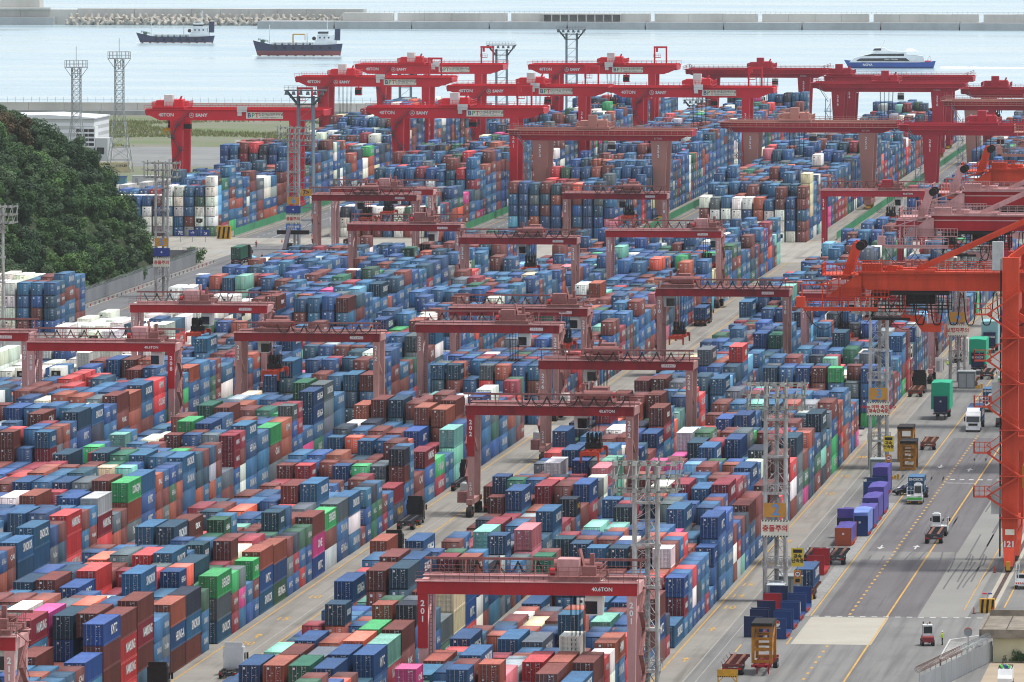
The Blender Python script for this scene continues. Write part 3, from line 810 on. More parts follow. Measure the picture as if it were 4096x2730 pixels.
def make_rtg(leg, girder, house):
    t = thing("gantry_crane", "x", "crane")
    HZ = 15.5
    for x0, x1, s in ((0, 1.1, 1), (24.3, 25.4, -1)):
        for y0 in (0.0, 7.5):
            cx = x0 if s > 0 else x1
            MB().frus((x0 + .12, x1 - .12, y0 + .1, y0 + .8), 2.7, (x0, x1, y0, y0 + .9), HZ).build("leg", leg, t)
        MB().box(x0 + .1, x1 - .1, -1.6, 10.0, 1.9, 2.69).build("sill_beam", leg, t)
        MB().bar((x0 + .55, .9, 9.6), (x0 + .55, 7.5, 13.6), .28).build("brace", leg, t)
        bo = MB()
        for yc in (-.6, 9.0):
            bo.prism([(yc - 1.3, .75), (yc + 1.3, .75), (yc + .5, 1.9), (yc - .5, 1.9)], 'x', x0 + .3, x1 - .3)
        bo.build("bogie", leg, t)
        for yc in (-1.5, .3, 8.1, 9.9):
            w = MB().cyl((x0 + .15, yc, .78), (x1 - .15, yc, .78), .78, 18).build("wheel", m_rubber, t)
            MB().cyl((x0 + .1, yc, .78), (x1 - .1, yc, .78), .34, 12).build("rim", m_pinkdark, w)
    for y0 in (0.05, 7.55):
        g = MB().box(-.15, 25.55, y0, y0 + .8, HZ + .01, HZ + 1.45); g.m = [1] * 6; g.m[2 if y0 < 1 else 4] = 0
        g = g.build("girder", [girder, leg], t)
        MB().box(-.35, 25.75, y0 - .25, y0 + 1.05, HZ + 1.46, HZ + 1.56).box(-.2, 25.6, y0 + .3, y0 + .5, HZ + 1.56, HZ + 1.74).build("rail_flange", m_pink, g)
        st = MB()
        for i in range(14): st.box(1.5 + i * 1.75, 1.56 + i * 1.75, y0 - .03, y0, HZ + .08, HZ + 1.4)
        st.build("stiffener", girder, g)["kind"] = "stuff"
    for x0 in (-.2, 24.9):
        MB().box(x0, x0 + .7, .9, 7.5, HZ + .1, HZ + 1.3).build("end_tie", leg, t)
    MB().rail([(-.3, -.15, HZ + 1.56), (25.7, -.15, HZ + 1.56)], 1.1, 1.75, .035).build("hand_rail", m_pinkdark, t)
    MB().rail([(-.3, 8.55, HZ + 1.56), (25.7, 8.55, HZ + 1.56)], 1.1, 1.75, .035).build("hand_rail", m_pinkdark, t)
    b = MB().box(-.4, 25.8, 9.3, 9.55, HZ + 3.2, HZ + 3.5)
    for i in range(7): b.bar((.4 + i * 4.1, 8.5, HZ + 1.5), (.4 + i * 4.1, 9.4, HZ + 3.2), .14)
    b.build("festoon_rail", m_pinkdark, t)
    b = MB()
    for i in range(7):
        x0 = 1.0 + i * 2.4
        pts = [(x0 + 2.4 * u, 9.5, HZ + 3.2 - 1.5 * 4 * u * (1 - u) - .1) for u in np.linspace(0, 1, 9)]
        b.path(pts, .06, 5); b.path([(px, py + .12, pz - .25) for px, py, pz in pts], .05, 5)
    b.build("festoon_cable", m_cable, t)
    # ladder and caged stair
    b = MB()
    for zz in np.arange(3, 15.4, .45): b.box(1.1, 1.45, 2.0, 2.06, zz, zz + .06)
    b.bar((1.12, 2.03, 2.8), (1.12, 2.03, 15.4), .06).bar((1.44, 2.03, 2.8), (1.44, 2.03, 15.4), .06)
    b.build("ladder", m_stair, t)
    b = MB()
    for i in range(5):
        za, zb = 3.5 + i * 2.5, 6.0 + i * 2.5
        ya, yb = (2.0, 6.2) if i % 2 == 0 else (6.2, 2.0)
        b.bar((25.75, ya, za), (25.75, yb, zb), .5, .1)
        b.bar((26.0, ya, za + 1), (26.0, yb, zb + 1), .07); b.box(25.45, 26.1, yb - .4, yb + .4, zb - .05, zb + .03)
    b.build("stair", m_pinkdark, t)
    e = MB().box(25.6, 27.0, .8, 4.2, 2.0, 4.7).build("electric_house", m_white, t)
    MB().box(25.9, 26.5, .77, .8, 2.2, 4.2).build("door", m_galv, e)
    MB().frus((25.6, 26.9, 5.0, 8.4), 2.1, (25.6, 26.9, 5.2, 8.2), 3.7).build("engine_box", m_pinkdark, t)
    # trolley
    tr = MB().box(-3.0, 3.0, .1, 8.3, HZ + 1.76, HZ + 2.2).box(-3.2, 3.2, 7.4, 8.4, HZ + 1.8, HZ + 2.3).build("trolley", m_pinkdark, t)
    b = MB().box(-2.1, .4, 1.2, 4.4, HZ + 2.21, HZ + 4.1)
    hs = b.build("machine_house", house, tr)
    b = MB().cyl((-2.9, 5.6, HZ + 3.0), (1.4, 5.6, HZ + 3.0), .75, 14).cyl((1.6, 5.6, HZ + 3.0), (2.7, 5.6, HZ + 3.0), .45, 10).box(.8, 2.4, 1.2, 2.4, HZ + 2.2, HZ + 3.3)
    b.bar((1.0, 3, HZ + 2.2), (.2, 4.4, HZ + 5.0), .3, .45).box(1.5, 2.0, 3.0, 3.8, HZ + 2.2, HZ + 4.6)
    b.build("hoist", m_pinkdark, tr)
    MB().cyl((-2.9, .9, HZ + 2.7), (-2.3, .9, HZ + 2.7), .45, 10).build("motor", m_red, tr)
    b = MB().rail([(-3.0, .0, HZ + 2.2), (3.0, .0, HZ + 2.2), (3.0, 8.2, HZ + 2.2)], 1.1, 1.2, .035)
    b.bar((2.8, 2, HZ + 2.2), (4.6, 2, HZ + .8), .7, .08)
    b.build("trolley_rail", m_pinkdark, tr)
    cb = MB().frus((1.3, 3.1, 1.0, 3.4), HZ - 2.35, (1.2, 3.2, .8, 3.6), HZ - .4).box(1.2, 3.2, .8, 3.6, HZ - .4, HZ + 1.7).build("operator_cab", m_white, tr)
    MB().frus((1.27, 2.6, .96, 3.43), HZ - 2.2, (1.16, 2.6, .76, 3.64), HZ - .7).build("cab_window", m_glass, cb)
    return t, tr
RTG_A, _ = make_rtg(m_pink, m_red, m_pink)
m_red2 = mat('sooty girder red', (148, 26, 36), .55, dirt=.75, scale=.7, dirt_rgb=(64, 22, 26), streak=4); m_pink2 = mat('browned pink primer', (186, 138, 132), .75, dirt=.65, scale=.8, dirt_rgb=(104, 62, 54), streak=5)
RTG_B, _ = make_rtg(m_pink2, m_red2, m_pinkdark)
RTG_R, _ = make_rtg(m_oldred, m_oldred, m_oldred)
RTGS = [  # number, x of left leg, y of front leg, flipped, red, trolley, hoist drop, words
    ("201", -112.4, 887, 0, 0, 18.2, 9.8, "nearest the bottom edge"), ("202", -140.4, 1168, 1, 0, 19.0, 5.2, "over the truck lane"),
    ("208", -233.3, 1309, 0, 0, 20.0, 9.6, "under the wooded hill"), ("212", -201.9, 1339, 1, 0, 6.5, 5.0, "with hanging black loops"),
    ("213", -233.5, 1419, 0, 0, 12.0, 3.5, "among the white refrigerated boxes"), ("207", -263.2, 1334, 0, 0, 9.0, 5.0, "cut by the left edge"),
    ("211", -173.0, 819, 0, 0, 22.0, 6.0, "cut by the bottom left corner"), ("222", -202.6, 1672, 1, 0, 15.0, 5.0, "at the centre of the yard"),
    ("219", -234.7, 1727, 0, 0, 17.0, 5.5, "over the tank containers"), ("217", -174.0, 1705, 0, 0, 22.0, 6.0, "right of crane 222"),
    ("221", -173.5, 1416, 0, 0, 21.0, 5.0, "behind crane 223"), ("223", -173.3, 1366, 0, 0, 17.0, 7.2, "with a soot stained girder"),
    ("226", -140.8, 1272, 1, 0, 10.0, 6.5, "with a roofed trolley house"), ("210", -141.4, 1482, 1, 0, 4.0, 7.5, "at the mid yard aisle"),
    ("231", -112.8, 1470, 0, 0, 8.0, 6.5, "behind the orange boom"), ("214", -263.2, 1873, 1, 0, 13.0, 4.0, "by the cross road"),
    ("224", -263.1, 1905, 0, 0, 14.0, 4.0, "just behind crane 214"), ("218", -203.3, 1888, 1, 0, 16.0, 4.0, "before the white refrigerated boxes"),
    ("216", -141.5, 1910, 0, 1, 17.0, 5.0, "painted red all over"), ("215", -112.9, 1757, 0, 1, 12.0, 4.0, "dark red behind the quay cranes"),
    ("203", -111.2, 1530, 0, 0, 14.0, 4.5, "half hidden by the orange boom"),
]
m_plate = mat("faded rating plate", (206, 168, 168), 0.7, dirt=0.2)
for num, x, y, fl, red, tx, dz, wd in RTGS:
    src = RTG_R if red else (RTG_B if fl or num in ('223', '221', '219', '203') else RTG_A)
    lab = f"{'dark red' if red else 'pink legged red'} gantry crane numbered {num} {wd}"
    c = dup(src, lab, (x + (25.4 if fl else 0), y + (8.4 if fl else 0), 0), math.pi if fl else 0.0, "rubber tyred gantry cranes over the near blocks")
    if num in ("202", "226", "210"): c.rotation_euler.z -= R(.7)
    tl = 25.4 - tx if fl else tx
    for k in c.children:
        if k.name.startswith("trolley"): k.location.x = tl
    spy = 4.2
    zt = 17.0 - dz - 2.2
    hb, sp = spreader_parts(c, (tl, spy, zt - .0), m_spread if num not in ("223", "226") else m_yellow)
    rp = link("hoist_rope", ROPE_RTG, c, (tl, spy, 17.2)); rp.scale = (1, 1, 17.2 - zt - 1.9)
    def P(px, z, proud=.03):
        return ((25.4 - px), 8.4 + proud, z) if fl else (px, -proud, z)
    rz = math.pi if fl else 0.0
    for side in (0, 1):
        lx = .55 if side == 0 else 24.85
        if (num in ("201", "202") and side == 0) or (num == "208" and side == 1):
            pa, pb = P(lx - .58, 9.2, .02), P(lx + .58, 15.5, -.4)
            b = MB().box(min(pa[0], pb[0]), max(pa[0], pb[0]), min(pa[1], pb[1]), max(pa[1], pb[1]), 9.2, 15.5)
            b.build("number_panel", m_red, c)
        lettering(vert_text(num), m_whitemark, c, P(lx, 13.5, .05), size=.95, rotz=rz, bold=.03)
        lettering(vert_text(num), m_whitemark, c, P(lx, 4.2, .02), size=.75, rotz=rz, bold=.02)
    if num not in ("201", "208", "202", "215", "216"):
        b = MB(); pa = P(20.3, 16.2, .02); pb = P(22.6, 16.2, .0)
        b.box(min(pa[0], pb[0]), max(pa[0], pb[0]), min(pa[1], pb[1]) - .01, max(pa[1], pb[1]) + .01, 15.95, 16.55).build("rating_plate", m_plate, c)
    lettering("40.6TON", m_whitemark, c, P(21.45, 16.25, .05), size=.62, rotz=rz, bold=.015)
def drop(root):
    for k in list(root.children): drop(k)
    bpy.data.objects.remove(root)
drop(RTG_A); drop(RTG_B); drop(RTG_R)

# ---------------------------------------------------------------- rail-mounted gantry cranes over the far blocks
ROPE_RMG = rope_mesh("hoist_rope", [(sx, sy) for sx in (-2.2, -.8, .8, 2.2) for sy in (-1.2, 1.2)], .05)
def make_rmg(leg, girder, walk, HZ, gh, modern):
    t = thing("rail_gantry_crane", "x", "crane")
    top = HZ + gh
    outline = [(-7.0, top - 1.0), (-7.0, top), (43.2, top), (43.2, top - 1.0), (39.0, HZ), (-2.8, HZ)]
    for y0 in (0.0, 14.6):
        g = MB().prism(outline, 'y', y0, y0 + 1.4).build("girder", girder, t)
        st = MB().box(-7.3, 43.5, y0 - .5, y0 + 1.9, top + .01, top + .12).box(-6.8, 43.0, y0 + .5, y0 + .9, top + .12, top + .4)
        st.build("walkway", walk, g)
        for wx in (0.0, 2.0) if modern else (0.0,):
            pass
    for x0 in (-7.0, 42.0):
        MB().box(x0, x0 + 1.2, 1.4, 14.6, top - 1.6, top - .05).build("end_tie", girder, t)
    for side in (0, 1):
        for y0 in (0.0, 13.6):
            if modern:
                a = (0.0, 3.6) if side == 0 else (33.6, 36.0)
                bt = (1.2, 3.2) if side == 0 else (33.8, 35.6)
            else:
                a = (-.6, 3.8) if side == 0 else (32.0, 36.4)
                bt = (.4, 2.8) if side == 0 else (33.2, 35.6)
            MB().frus((bt[0], bt[1], y0 + .3, y0 + 2.0), 2.6, (a[0], a[1], y0, y0 + 2.4), HZ - .01).build("leg", leg, t)
        x0 = .9 if side == 0 else 33.7
        MB().box(x0, x0 + 2.0, -1.0, 17.0, 1.3, 2.59).build("sill_beam", leg, t)
        bo = MB()
        for yc in (0, 3.0, 13.0, 16.0):
            bo.prism([(yc - 1.3, .5), (yc + 1.3, .5), (yc + .5, 1.3), (yc - .5, 1.3)], 'x', x0 + .4, x0 + 1.6)
            for d in (-.8, .8): bo.cyl((x0 + .5, yc + d, .42), (x0 + 1.5, yc + d, .42), .38, 10)
        bo.build("bogie", m_yellow if not modern else girder, t)
    b = MB()
    for y0 in (-.45, 16.4):
        b.rail([(-7.2, y0, top + .12), (43.3, y0, top + .12)], 1.15, 1.7, .05)
    b.build("hand_rail", walk, t)
    if not modern:
        b = MB().box(-7.0, 43.2, -1.6, -.5, HZ + gh * .55, HZ + gh * .55 + .12)
        b.rail([(-7.0, -1.6, HZ + gh * .55 + .1), (43.0, -1.6, HZ + gh * .55 + .1)], 1.15, 1.7, .06)
        b.build("side_walkway", walk, t)
        b = MB()
        b.bar((-4.5, -1.3, HZ + 1.2), (-1.6, -1.3, HZ - 3.2), .8, .15).bar((-4.5, -1.7, HZ + 2.2), (-1.6, -1.7, HZ - 2.2), .1)
        for px, py in ((-2.4, -2), (-.9, -2), (-.9, -.6), (-2.4, -.6)): b.bar((px, py, 1), (px, py, HZ - 2.2), .13)
        for i in range(6):
            z0 = 1.5 + i * 2.7
            b.box(-2.8, -.5, -2.2, -.4, z0, z0 + .12); b.rail([(-2.8, -2.2, z0), (-.5, -2.2, z0)], 1, 1.2, .05)
            b.bar((-2.4 if i % 2 else -.9, -1.3, z0), (-.9 if i % 2 else -2.4, -1.3, z0 + 2.7), .7, .12)
        b.build("stair_tower", m_greyblue, t)
        b = MB().rail([(-7.8, -1.6, top), (-5.5, -1.6, top + .9), (-4.2, -1.6, top)], 1.2, 1.0, .08).box(-7.6, -4.4, -1.5, 2, top + .1, top + .3)
        b.build("end_platform", walk, t)
        MB().rail([(40.5, -1.6, top), (43.6, -1.6, top + 1.2)], 1.2, 1.0, .08).build("end_rail", walk, t)
    else:
        b = MB()
        zs = np.linspace(HZ + 2.2, 3.2, 8)
        xs = [5.6, 2.2, .6, 3.2, .8, 3.4, 1.2, 3.3]
        for i in range(7):
            b.bar((xs[i], -.7, zs[i]), (xs[i + 1], -.7, zs[i + 1]), .9, .14); b.bar((xs[i], -1.2, zs[i] + 1), (xs[i + 1], -1.2, zs[i + 1] + 1), .1)
            b.box(xs[i + 1] - .9, xs[i + 1] + .9, -1.3, -.1, zs[i + 1] - .08, zs[i + 1] + .06); b.rail([(xs[i + 1] - .9, -1.3, zs[i + 1]), (xs[i + 1] + .9, -1.3, zs[i + 1])], 1.0, .9, .05)
        b.build("stair", m_stair, t)
        b = MB()
        for px in (35.2, 39.2): b.box(px - .25, px + .25, 6.0, 6.6, top + .1, top + 6.2)
        b.box(34.9, 39.5, 5.95, 6.65, top + 5.7, top + 6.3).box(35.0, 37.2, 5.9, 7.4, top + 2.4, top + 2.6).rail([(34.9, 5.9, top + 2.6), (37.3, 5.9, top + 2.6)], 1.1, .8, .05).bar((36, 6.3, top + 5.7), (36, 6.3, top + 4.4), .7)
        b.build("service_hoist_frame", girder, t)
        MB().box(19.0, 21.8, -.5, -.02, top - .5, top + 1.1).box(19.1, 20.3, -.35, -.02, top - 1.6, top - .5).build("electric_cabinet", m_white, t)
    # trolley
    tr = MB().box(-4.5, 4.5, .2, 15.8, top + .45, top + 1.0).build("trolley", girder if modern else walk, t)
    b = MB().box(-3.8, -1.0, 3, 9, top + 1.0, top + 2.6).cyl((-.5, 7, top + 2.0), (3.6, 7, top + 2.0), .9, 12).box(1.4, 3.8, 2, 5, top + 1.0, top + 2.8).box(-3.4, 3.6, 10, 14, top + 1, top + 2.2)
    b.bar((2.6, 3, top + 2), (3.4, 3, top + 3.8), .5)
    b.build("hoist", girder if modern else walk, tr)
    MB().box(-1.4, 1.0, 1.6, 5.0, top + 1.01, top + 4.2).build("machine_house", m_white if modern else walk, tr)
    b = MB().rail([(-4.6, 0, top + 1.0), (4.6, 0, top + 1.0), (4.6, 15.8, top + 1.0)], 1.2, 1.0, .06).rail([(-4.6, 0, top + 1.0), (-4.6, 15.8, top + 1.0)], 1.2, 1.0, .06)
    b.build("trolley_rail", girder if modern else walk, tr)
    cb = MB().box(4.0, 6.0, 2, 4.6, HZ - 2.8, HZ - .3).bar((5, 3.3, HZ - .4), (4.4, 3.3, top + .6), .3).build("operator_cab", m_white if not modern else girder, tr)
    MB().box(3.95, 6.05, 1.95, 4.0, HZ - 2.4, HZ - 1.1).build("cab_window", m_glass, cb)
    return t
RM_S = make_rmg(m_sany, m_sany, m_sany, 25.5, 2.9, True)
RM_T = make_rmg(m_tan, m_oldred, m_tan, 21.5, 2.7, False)
RM_R = make_rmg(m_oldred, m_oldred, m_oldred, 21.5, 2.7, False)
m_bptb = mat("navy lettering", (44, 66, 128), 0.6, dirt=0); m_bptg = mat("green lettering", (70, 160, 90), 0.6, dirt=0); m_bptr = mat("red brown lettering", (206, 70, 52), 0.6, dirt=0)
RMGS = [  # number, proto, x of left leg, y, trolley, hoist drop, words
    ("262", RM_S, -340.6, 2138, -.5, 0, "left of the others, over the far left block"), ("265", RM_S, -342.0, 2444, 8, 10, "behind crane 262, its hoist lowered"),
    ("266", RM_S, -342.0, 2586, 12, 0, "farthest back against the sea on the left"), ("261", RM_S, -281.7, 2163, 18, 13, "in the centre of the far yard"),
    ("263", RM_S, -283.0, 2359, 19, 12, "second row, centre"), ("264", RM_S, -283.8, 2590, 21, 8, "farthest back in the centre"),
    ("260", RM_S, -232.0, 2350, 20, 16, "second row, right of centre"),
    ("253", RM_T, -234.9, 2108, 16, 12, "with bleached legs, centre front"), ("252", RM_T, -182.6, 2174, 14, 14, "with bleached legs, right front"),
    ("251", RM_R, -131.0, 2157, 16, 13, "with wide dark red legs at right"), ("257", RM_R, -239.4, 2687, 19, 7, "farthest back, right of centre"),
    ("256", RM_R, -184.0, 2536, 17, 13, "before crane 254"), ("254", RM_R, -185.5, 2611, -2, 4, "just behind crane 256"),
    ("255", RM_T, -130.8, 2363, 22, 9, "with a tan leg at the right edge"), ("258", RM_R, -132.0, 2480, 4, 4, "farthest back at the right edge"),
]
for num, src, x, y, tx, dz, wd in RMGS:
    modern = src is RM_S
    HZ, gh = (25.5, 2.9) if modern else (21.5, 2.7)
    c = dup(src, f"{'bright red' if modern else 'dull red'} rail gantry crane {wd}", (x, y, 0), 0.0, "rail gantry cranes over the far blocks")
    for k in c.children:
        if k.name.startswith("trolley"): k.location.x = tx
    zt = HZ - 3 - dz
    spreader_parts(c, (tx, 8, zt), m_yellow)
    rp = link("hoist_rope", ROPE_RMG, c, (tx, 8, HZ + gh)); rp.scale = (1, 1, HZ + gh - zt - 1.9)
    if modern:
        lettering("40TON", m_whitemark, c, (-1.0, -.04, HZ + gh * .52), size=1.35, bold=.03)
        lettering("SANY", m_whitemark, c, (8.9, -.04, HZ + gh * .5), size=1.2, bold=.05, squeeze=1.1)
        lg = MB()
        for a in range(24):
            t0, t1 = 2 * math.pi * a / 24, 2 * math.pi * (a + 1) / 24
            lg.quad(*[(6.1 + r * .74 * math.cos(t), -.04, HZ + gh * .5 + r * .74 * math.sin(t)) for r, t in ((.95, t0), (.95, t1), (.78, t1), (.78, t0))])
        for a in (90, 210, 330):
            t0 = R(a); cx_, cz_ = 6.1, HZ + gh * .5
            lg.add([(cx_ + .52 * math.cos(t0), -.04, cz_ + .52 * math.sin(t0)), (cx_ + .22 * math.cos(t0 + 1.6), -.04, cz_ + .22 * math.sin(t0 + 1.6)), (cx_ + .22 * math.cos(t0 - 1.6), -.04, cz_ + .22 * math.sin(t0 - 1.6))], [(0, 1, 2)])
        lg.build("emblem", m_whitemark, c)
        bd = MB().box(21.5, 31.9, -.12, -.02, HZ + .55, HZ + 2.35).build("name_board", m_signw, c)
        for ch, mm, px in (("B", m_bptb, 22.4), ("P", m_bptg, 23.5), ("T", m_bptr, 24.55)):
            lettering(ch, mm, bd, (px, -.14, HZ + 1.45), size=1.75, bold=.04)
        lettering("신선대감만터미널", m_blackmark, bd, (28.5, -.14, HZ + 1.75), size=.95, bold=.01)
        lettering("BUSAN PORT TERMINAL Co., Ltd", m_blackmark, bd, (28.5, -.14, HZ + .92), size=.42)
        lettering(vert_text(num), m_whitemark, c, (34.75, -.06, HZ - 6.5), size=1.3, bold=.03)
    else:
        for px in (1.5, 34.1):
            lettering(vert_text(num), m_whitemark, c, (px, -.02, HZ - 2.9), size=1.3, bold=.035)
        lettering("51TON", m_whitemark, c, (34, -.04, HZ + .6), size=.7)
for p in (RM_S, RM_T, RM_R): drop(p)
# crane runway rails and the green fences beside the blocks
m_green = mat("green mesh fence", (64, 150, 104), 0.7, dirt=0.3, scale=0.4, dirt_rgb=(110, 140, 120))
fi = 0
for xf, xw in ((-302.0, "leftmost"), (-245.6, "second"), (-196.8, "third"), (-144.2, "rightmost")):
    f = thing("green_fence", f"{xw} of the four long green fences between far blocks and road", "fence", (xf, 2002, 0), 0, "green fences beside the far blocks")
    for i in range(23):
        y0 = i * 30.0
        MB().box(-.03, .03, .1, 29.9, .25, 2.1).build("fence_panel", m_green, f, (0, y0, 0))
        b = MB()
        for j in range(10): b.box(-.06, .06, j * 3.0 - .05, j * 3.0 + .05, 0, 2.2)
        b.build("fence_post", m_green, f, (0, y0, 0))["kind"] = "stuff"
    MB().box(-.2, .2, 0, 690, 0, .24).build("kerb", m_cross, f)
b = MB()
for x in (-339.0, -306.9, -280.3, -248.2, -231.8, -199.8, -182.0, -149.9, -129.3, -97.2):
    pass
# ---------------------------------------------------------------- ship-to-shore quay cranes along the right-hand edge
def make_sts(label, y, body, girder, trim, number=None, full=True):
    t = thing("quay_crane", label, "crane", (-53.97, y, 0), 0, "ship to shore cranes on the quay")
    for x0 in (0, 30):
        for yy in (0, 17):
            b = MB().box(x0 - 1.15, x0 + 1.15, yy - .95, yy + .95, 6.0, 44.2)
            lg = b.build("leg", body, t)
            for zz in (12, 20, 28, 35.4): MB().box(x0 - 1.22, x0 + 1.22, yy - 1.03, yy + 1.03, zz, zz + .22).build("plate_joint", body, lg)
            b = MB().frus((x0 - .8, x0 + .8, yy - 2.6, yy + 2.0), 3.1, (x0 - 1.0, x0 + 1.0, yy - 1.2, yy + 1.2), 4.9).box(x0 - 1.0, x0 + 1.0, yy - 1.2, yy + 1.2, 4.9, 6.0)
            for d in (-2.2, 1.4):
                b.frus((x0 - .55, x0 + .55, yy + d - 1.6, yy + d + 1.3), .85, (x0 - .8, x0 + .8, yy + d - .6, yy + d + .6), 3.1)
            bg = b.build("bogie", body, t)
            for d in (-3.2, -1.3, .6, 2.2):
                MB().cyl((x0 - .45, yy + d, .5), (x0 + .45, yy + d, .5), .42, 12).build("wheel", m_rail, bg)
            if x0 == 0 and yy == 0:
                MB().box(-.28, .28, yy - 4.6, yy - 3.9, .4, 1.6).build("buffer", m_yellow, bg)
        MB().box(x0 - .8, x0 + .8, .96, 16.04, 5.2, 6.8).build("sill_beam", body, t)
        MB().box(x0 - .8, x0 + .8, .96, 16.04, 36.2, 38.4).build("portal_beam", body, t)
        MB().box(x0 - .7, x0 + .7, .96, 16.04, 42.2, 44.0).build("top_beam", body, t)
    for yy in (0, 17):
        MB().box(1.06, 28.94, yy - .8, yy + .8, 17.0, 19.0).build("portal_beam", body, t)
        MB().bar((1, yy, 36), (29, yy, 19.5), .9).build("brace", body, t)
    for yy in (1.5, 15.5): MB().bar((0, yy, 44), (16, 5.6 if yy < 5 else 11.4, 55.8), .9).bar((30, yy, 44), (16, 5.6 if yy < 5 else 11.4, 55.8), .9).build("apex_frame", body, t)
    for yy in (5.4, 10.4):
        g = MB().prism([(-21.8, 40.0), (-20.4, 39.1), (62, 39.1), (62, 41.5), (-21.8, 41.5)], 'y', yy, yy + 1.5).build("boom", girder, t)
        MB().box(-21.8, 62, yy - .5, yy + 2.0, 41.51, 41.8).box(-21.8, 62, yy - .12, yy, 40.7, 40.9).build("boom_flange", trim, g)
        MB().rail([(-24, yy - .5, 41.8), (0, yy - .5, 41.8), (30, yy - .5, 41.8)], 1.25, 1.3, .05).build("hand_rail", trim, g)
    for xx in (-21.6, -10, 0, 12, 30):
        MB().box(xx, xx + .9, 6.9, 10.4, 39.3, 41.2).build("cross_tie", trim, t)
    # back stays and the sheave arm at the tail of the boom
    for yy in (5.7, 11.3):
        b = MB().bar((-13.8, yy, 41.9), (16, yy, 55.5), .45, .7); b.box(-16.5, -11.0, yy - .9, yy + .9, 41.8, 42.05)
        b.build("back_stay", trim, t)
        b = MB().prism([(-24.4, 40.6), (-23.2, 40.6), (-21.6, 45.6), (-22.6, 46.0)], 'y', yy - .25, yy + .25)
        ar = b.build("sheave_arm", trim, t)
        MB().cyl((-21.6, yy - .3, 45.4), (-21.6, yy + .3, 45.4), .66, 16).build("sheave", m_black, ar)
    b = MB().box(-27.0, -21.8, 4.6, 12.6, 41.2, 41.35).rail([(-27.0, 4.6, 41.35), (-21.8, 4.6, 41.35)], 1.5, .5, .06).rail([(-27.0, 4.6, 41.35), (-27.0, 12.6, 41.35)], 1.5, .6, .06).rail([(-21.8, 4.6, 41.8), (-17, 4.6, 41.8)], 1.6, .5, .05)
    b.box(-21.4, -18.6, 5.4, 7.2, 41.8, 42.9).box(-17.8, -16.4, 5.6, 7, 41.8, 42.6).cyl((-18.4, 6.4, 42.3), (-15.6, 6.4, 42.3), .32, 10)
    b.build("tail_platform", trim, t)
    b = MB().prism([(-26.2, 38.3), (-21.4, 38.3), (-21.4, 41.2), (-22.2, 41.2)], 'y', 4.9, 5.1).prism([(-26.2, 38.3), (-21.4, 38.3), (-21.4, 41.2), (-22.2, 41.2)], 'y', 12, 12.2)
    b.box(-26.4, -17.5, 4.8, 12.4, 38.1, 38.25)
    b.rail([(-26.4, 4.8, 38.25), (-17.5, 4.8, 38.25)], 1.2, .55, .06)
    for px in (-26.2, -24.6): b.bar((px, 4.8, 38.2), (px, 4.8, 41.2), .16)
    b.build("tail_bracket", trim, t)
    b = MB().box(-29.8, -19, 4.2, 5.4, 36.6, 36.75).box(-29.6, -19, 4.3, 4.5, 36.2, 36.6)
    b.rail([(-29.8, 4.2, 36.75), (-19, 4.2, 36.75)], 1.15, .8, .055)
    b.bar((-29.8, 4.6, 39.9), (-24, 4.6, 39.9), .18)
    for px in (-29.8, -26.9, -24.2): b.bar((px, 4.6, 36.6), (px, 4.6, 39.9), .18)
    b.bar((-27.5, 4.6, 39.9), (-21.8, 4.6, 41.7), .16).box(-30.6, -29.4, 4.0, 5.6, 36.7, 38.2)
    b.build("tail_gallery", trim, t)
    # trolley, operator's cab and its gallery
    tr = MB().box(-20, -9, 5.0, 12.2, 38.5, 39.0)
    for px in (-20, -18, -16, -14, -12, -10.5, -9):
        tr.bar((px, 5, 36.0), (px, 5, 38.8), .12).bar((px, 12, 36.0), (px, 12, 38.8), .12)
    for zz in (36.1, 36.6, 37.1, 37.7): tr.bar((-20, 5, zz), (-9, 5, zz), .09).bar((-20, 12, zz), (-9, 12, zz), .09)
    tr.bar((-20, 5, 35.4), (-18.6, 5, 38.6), .3).bar((-17.6, 5, 36), (-16, 5, 38.6), .12).box(-20, -14.5, 5, 9, 34.9, 35.25).box(-15.5, -11, 6, 10, 37.2, 38.5)
    tr.build("trolley", m_black, t)
    b = MB().prism([(-15.8, 34.9), (-13.8, 34.7), (-12.8, 33.3), (-10.2, 33.2), (-10.0, 34.6), (-12.2, 34.3), (-12.8, 35.5), (-15.8, 35.6)], 'y', 5.4, 8.2)
    b.rail([(-15.8, 5.3, 35.6), (-12.8, 5.3, 35.5), (-10.2, 5.3, 34.6)], 1.0, .5, .06).bar((-15.2, 5.4, 35.5), (-15.2, 5.4, 39.0), .2).bar((-15.4, 5.3, 36), (-18.5, 5.3, 38.4), .15)
    b.build("cab_gallery", trim, t)
    b = MB()
    for i in range(11):
        x0 = -14 + i * 2.35
        w = 1.9
        pts = [(x0 + w * u, 5.2, 38.9 - 4.6 * (1 - (2 * u - 1) ** 4)) for u in np.linspace(0, 1, 13)]
        b.path(pts, .085, 5)
    for x0 in (-29.5, -25, -18):
        pts = [(x0 + 5.6 * u, 4.5, 36.5 - 2.9 * 4 * u * (1 - u)) for u in np.linspace(0, 1, 11)]
        b.path(pts, .05, 5)
    b.build("festoon_cable", m_cable, t)
    # zigzag stairs and cabinets on the landside leg
    b = MB()
    lv = [7.6, 13.5, 20.0, 26.5, 33.0, 39.5]
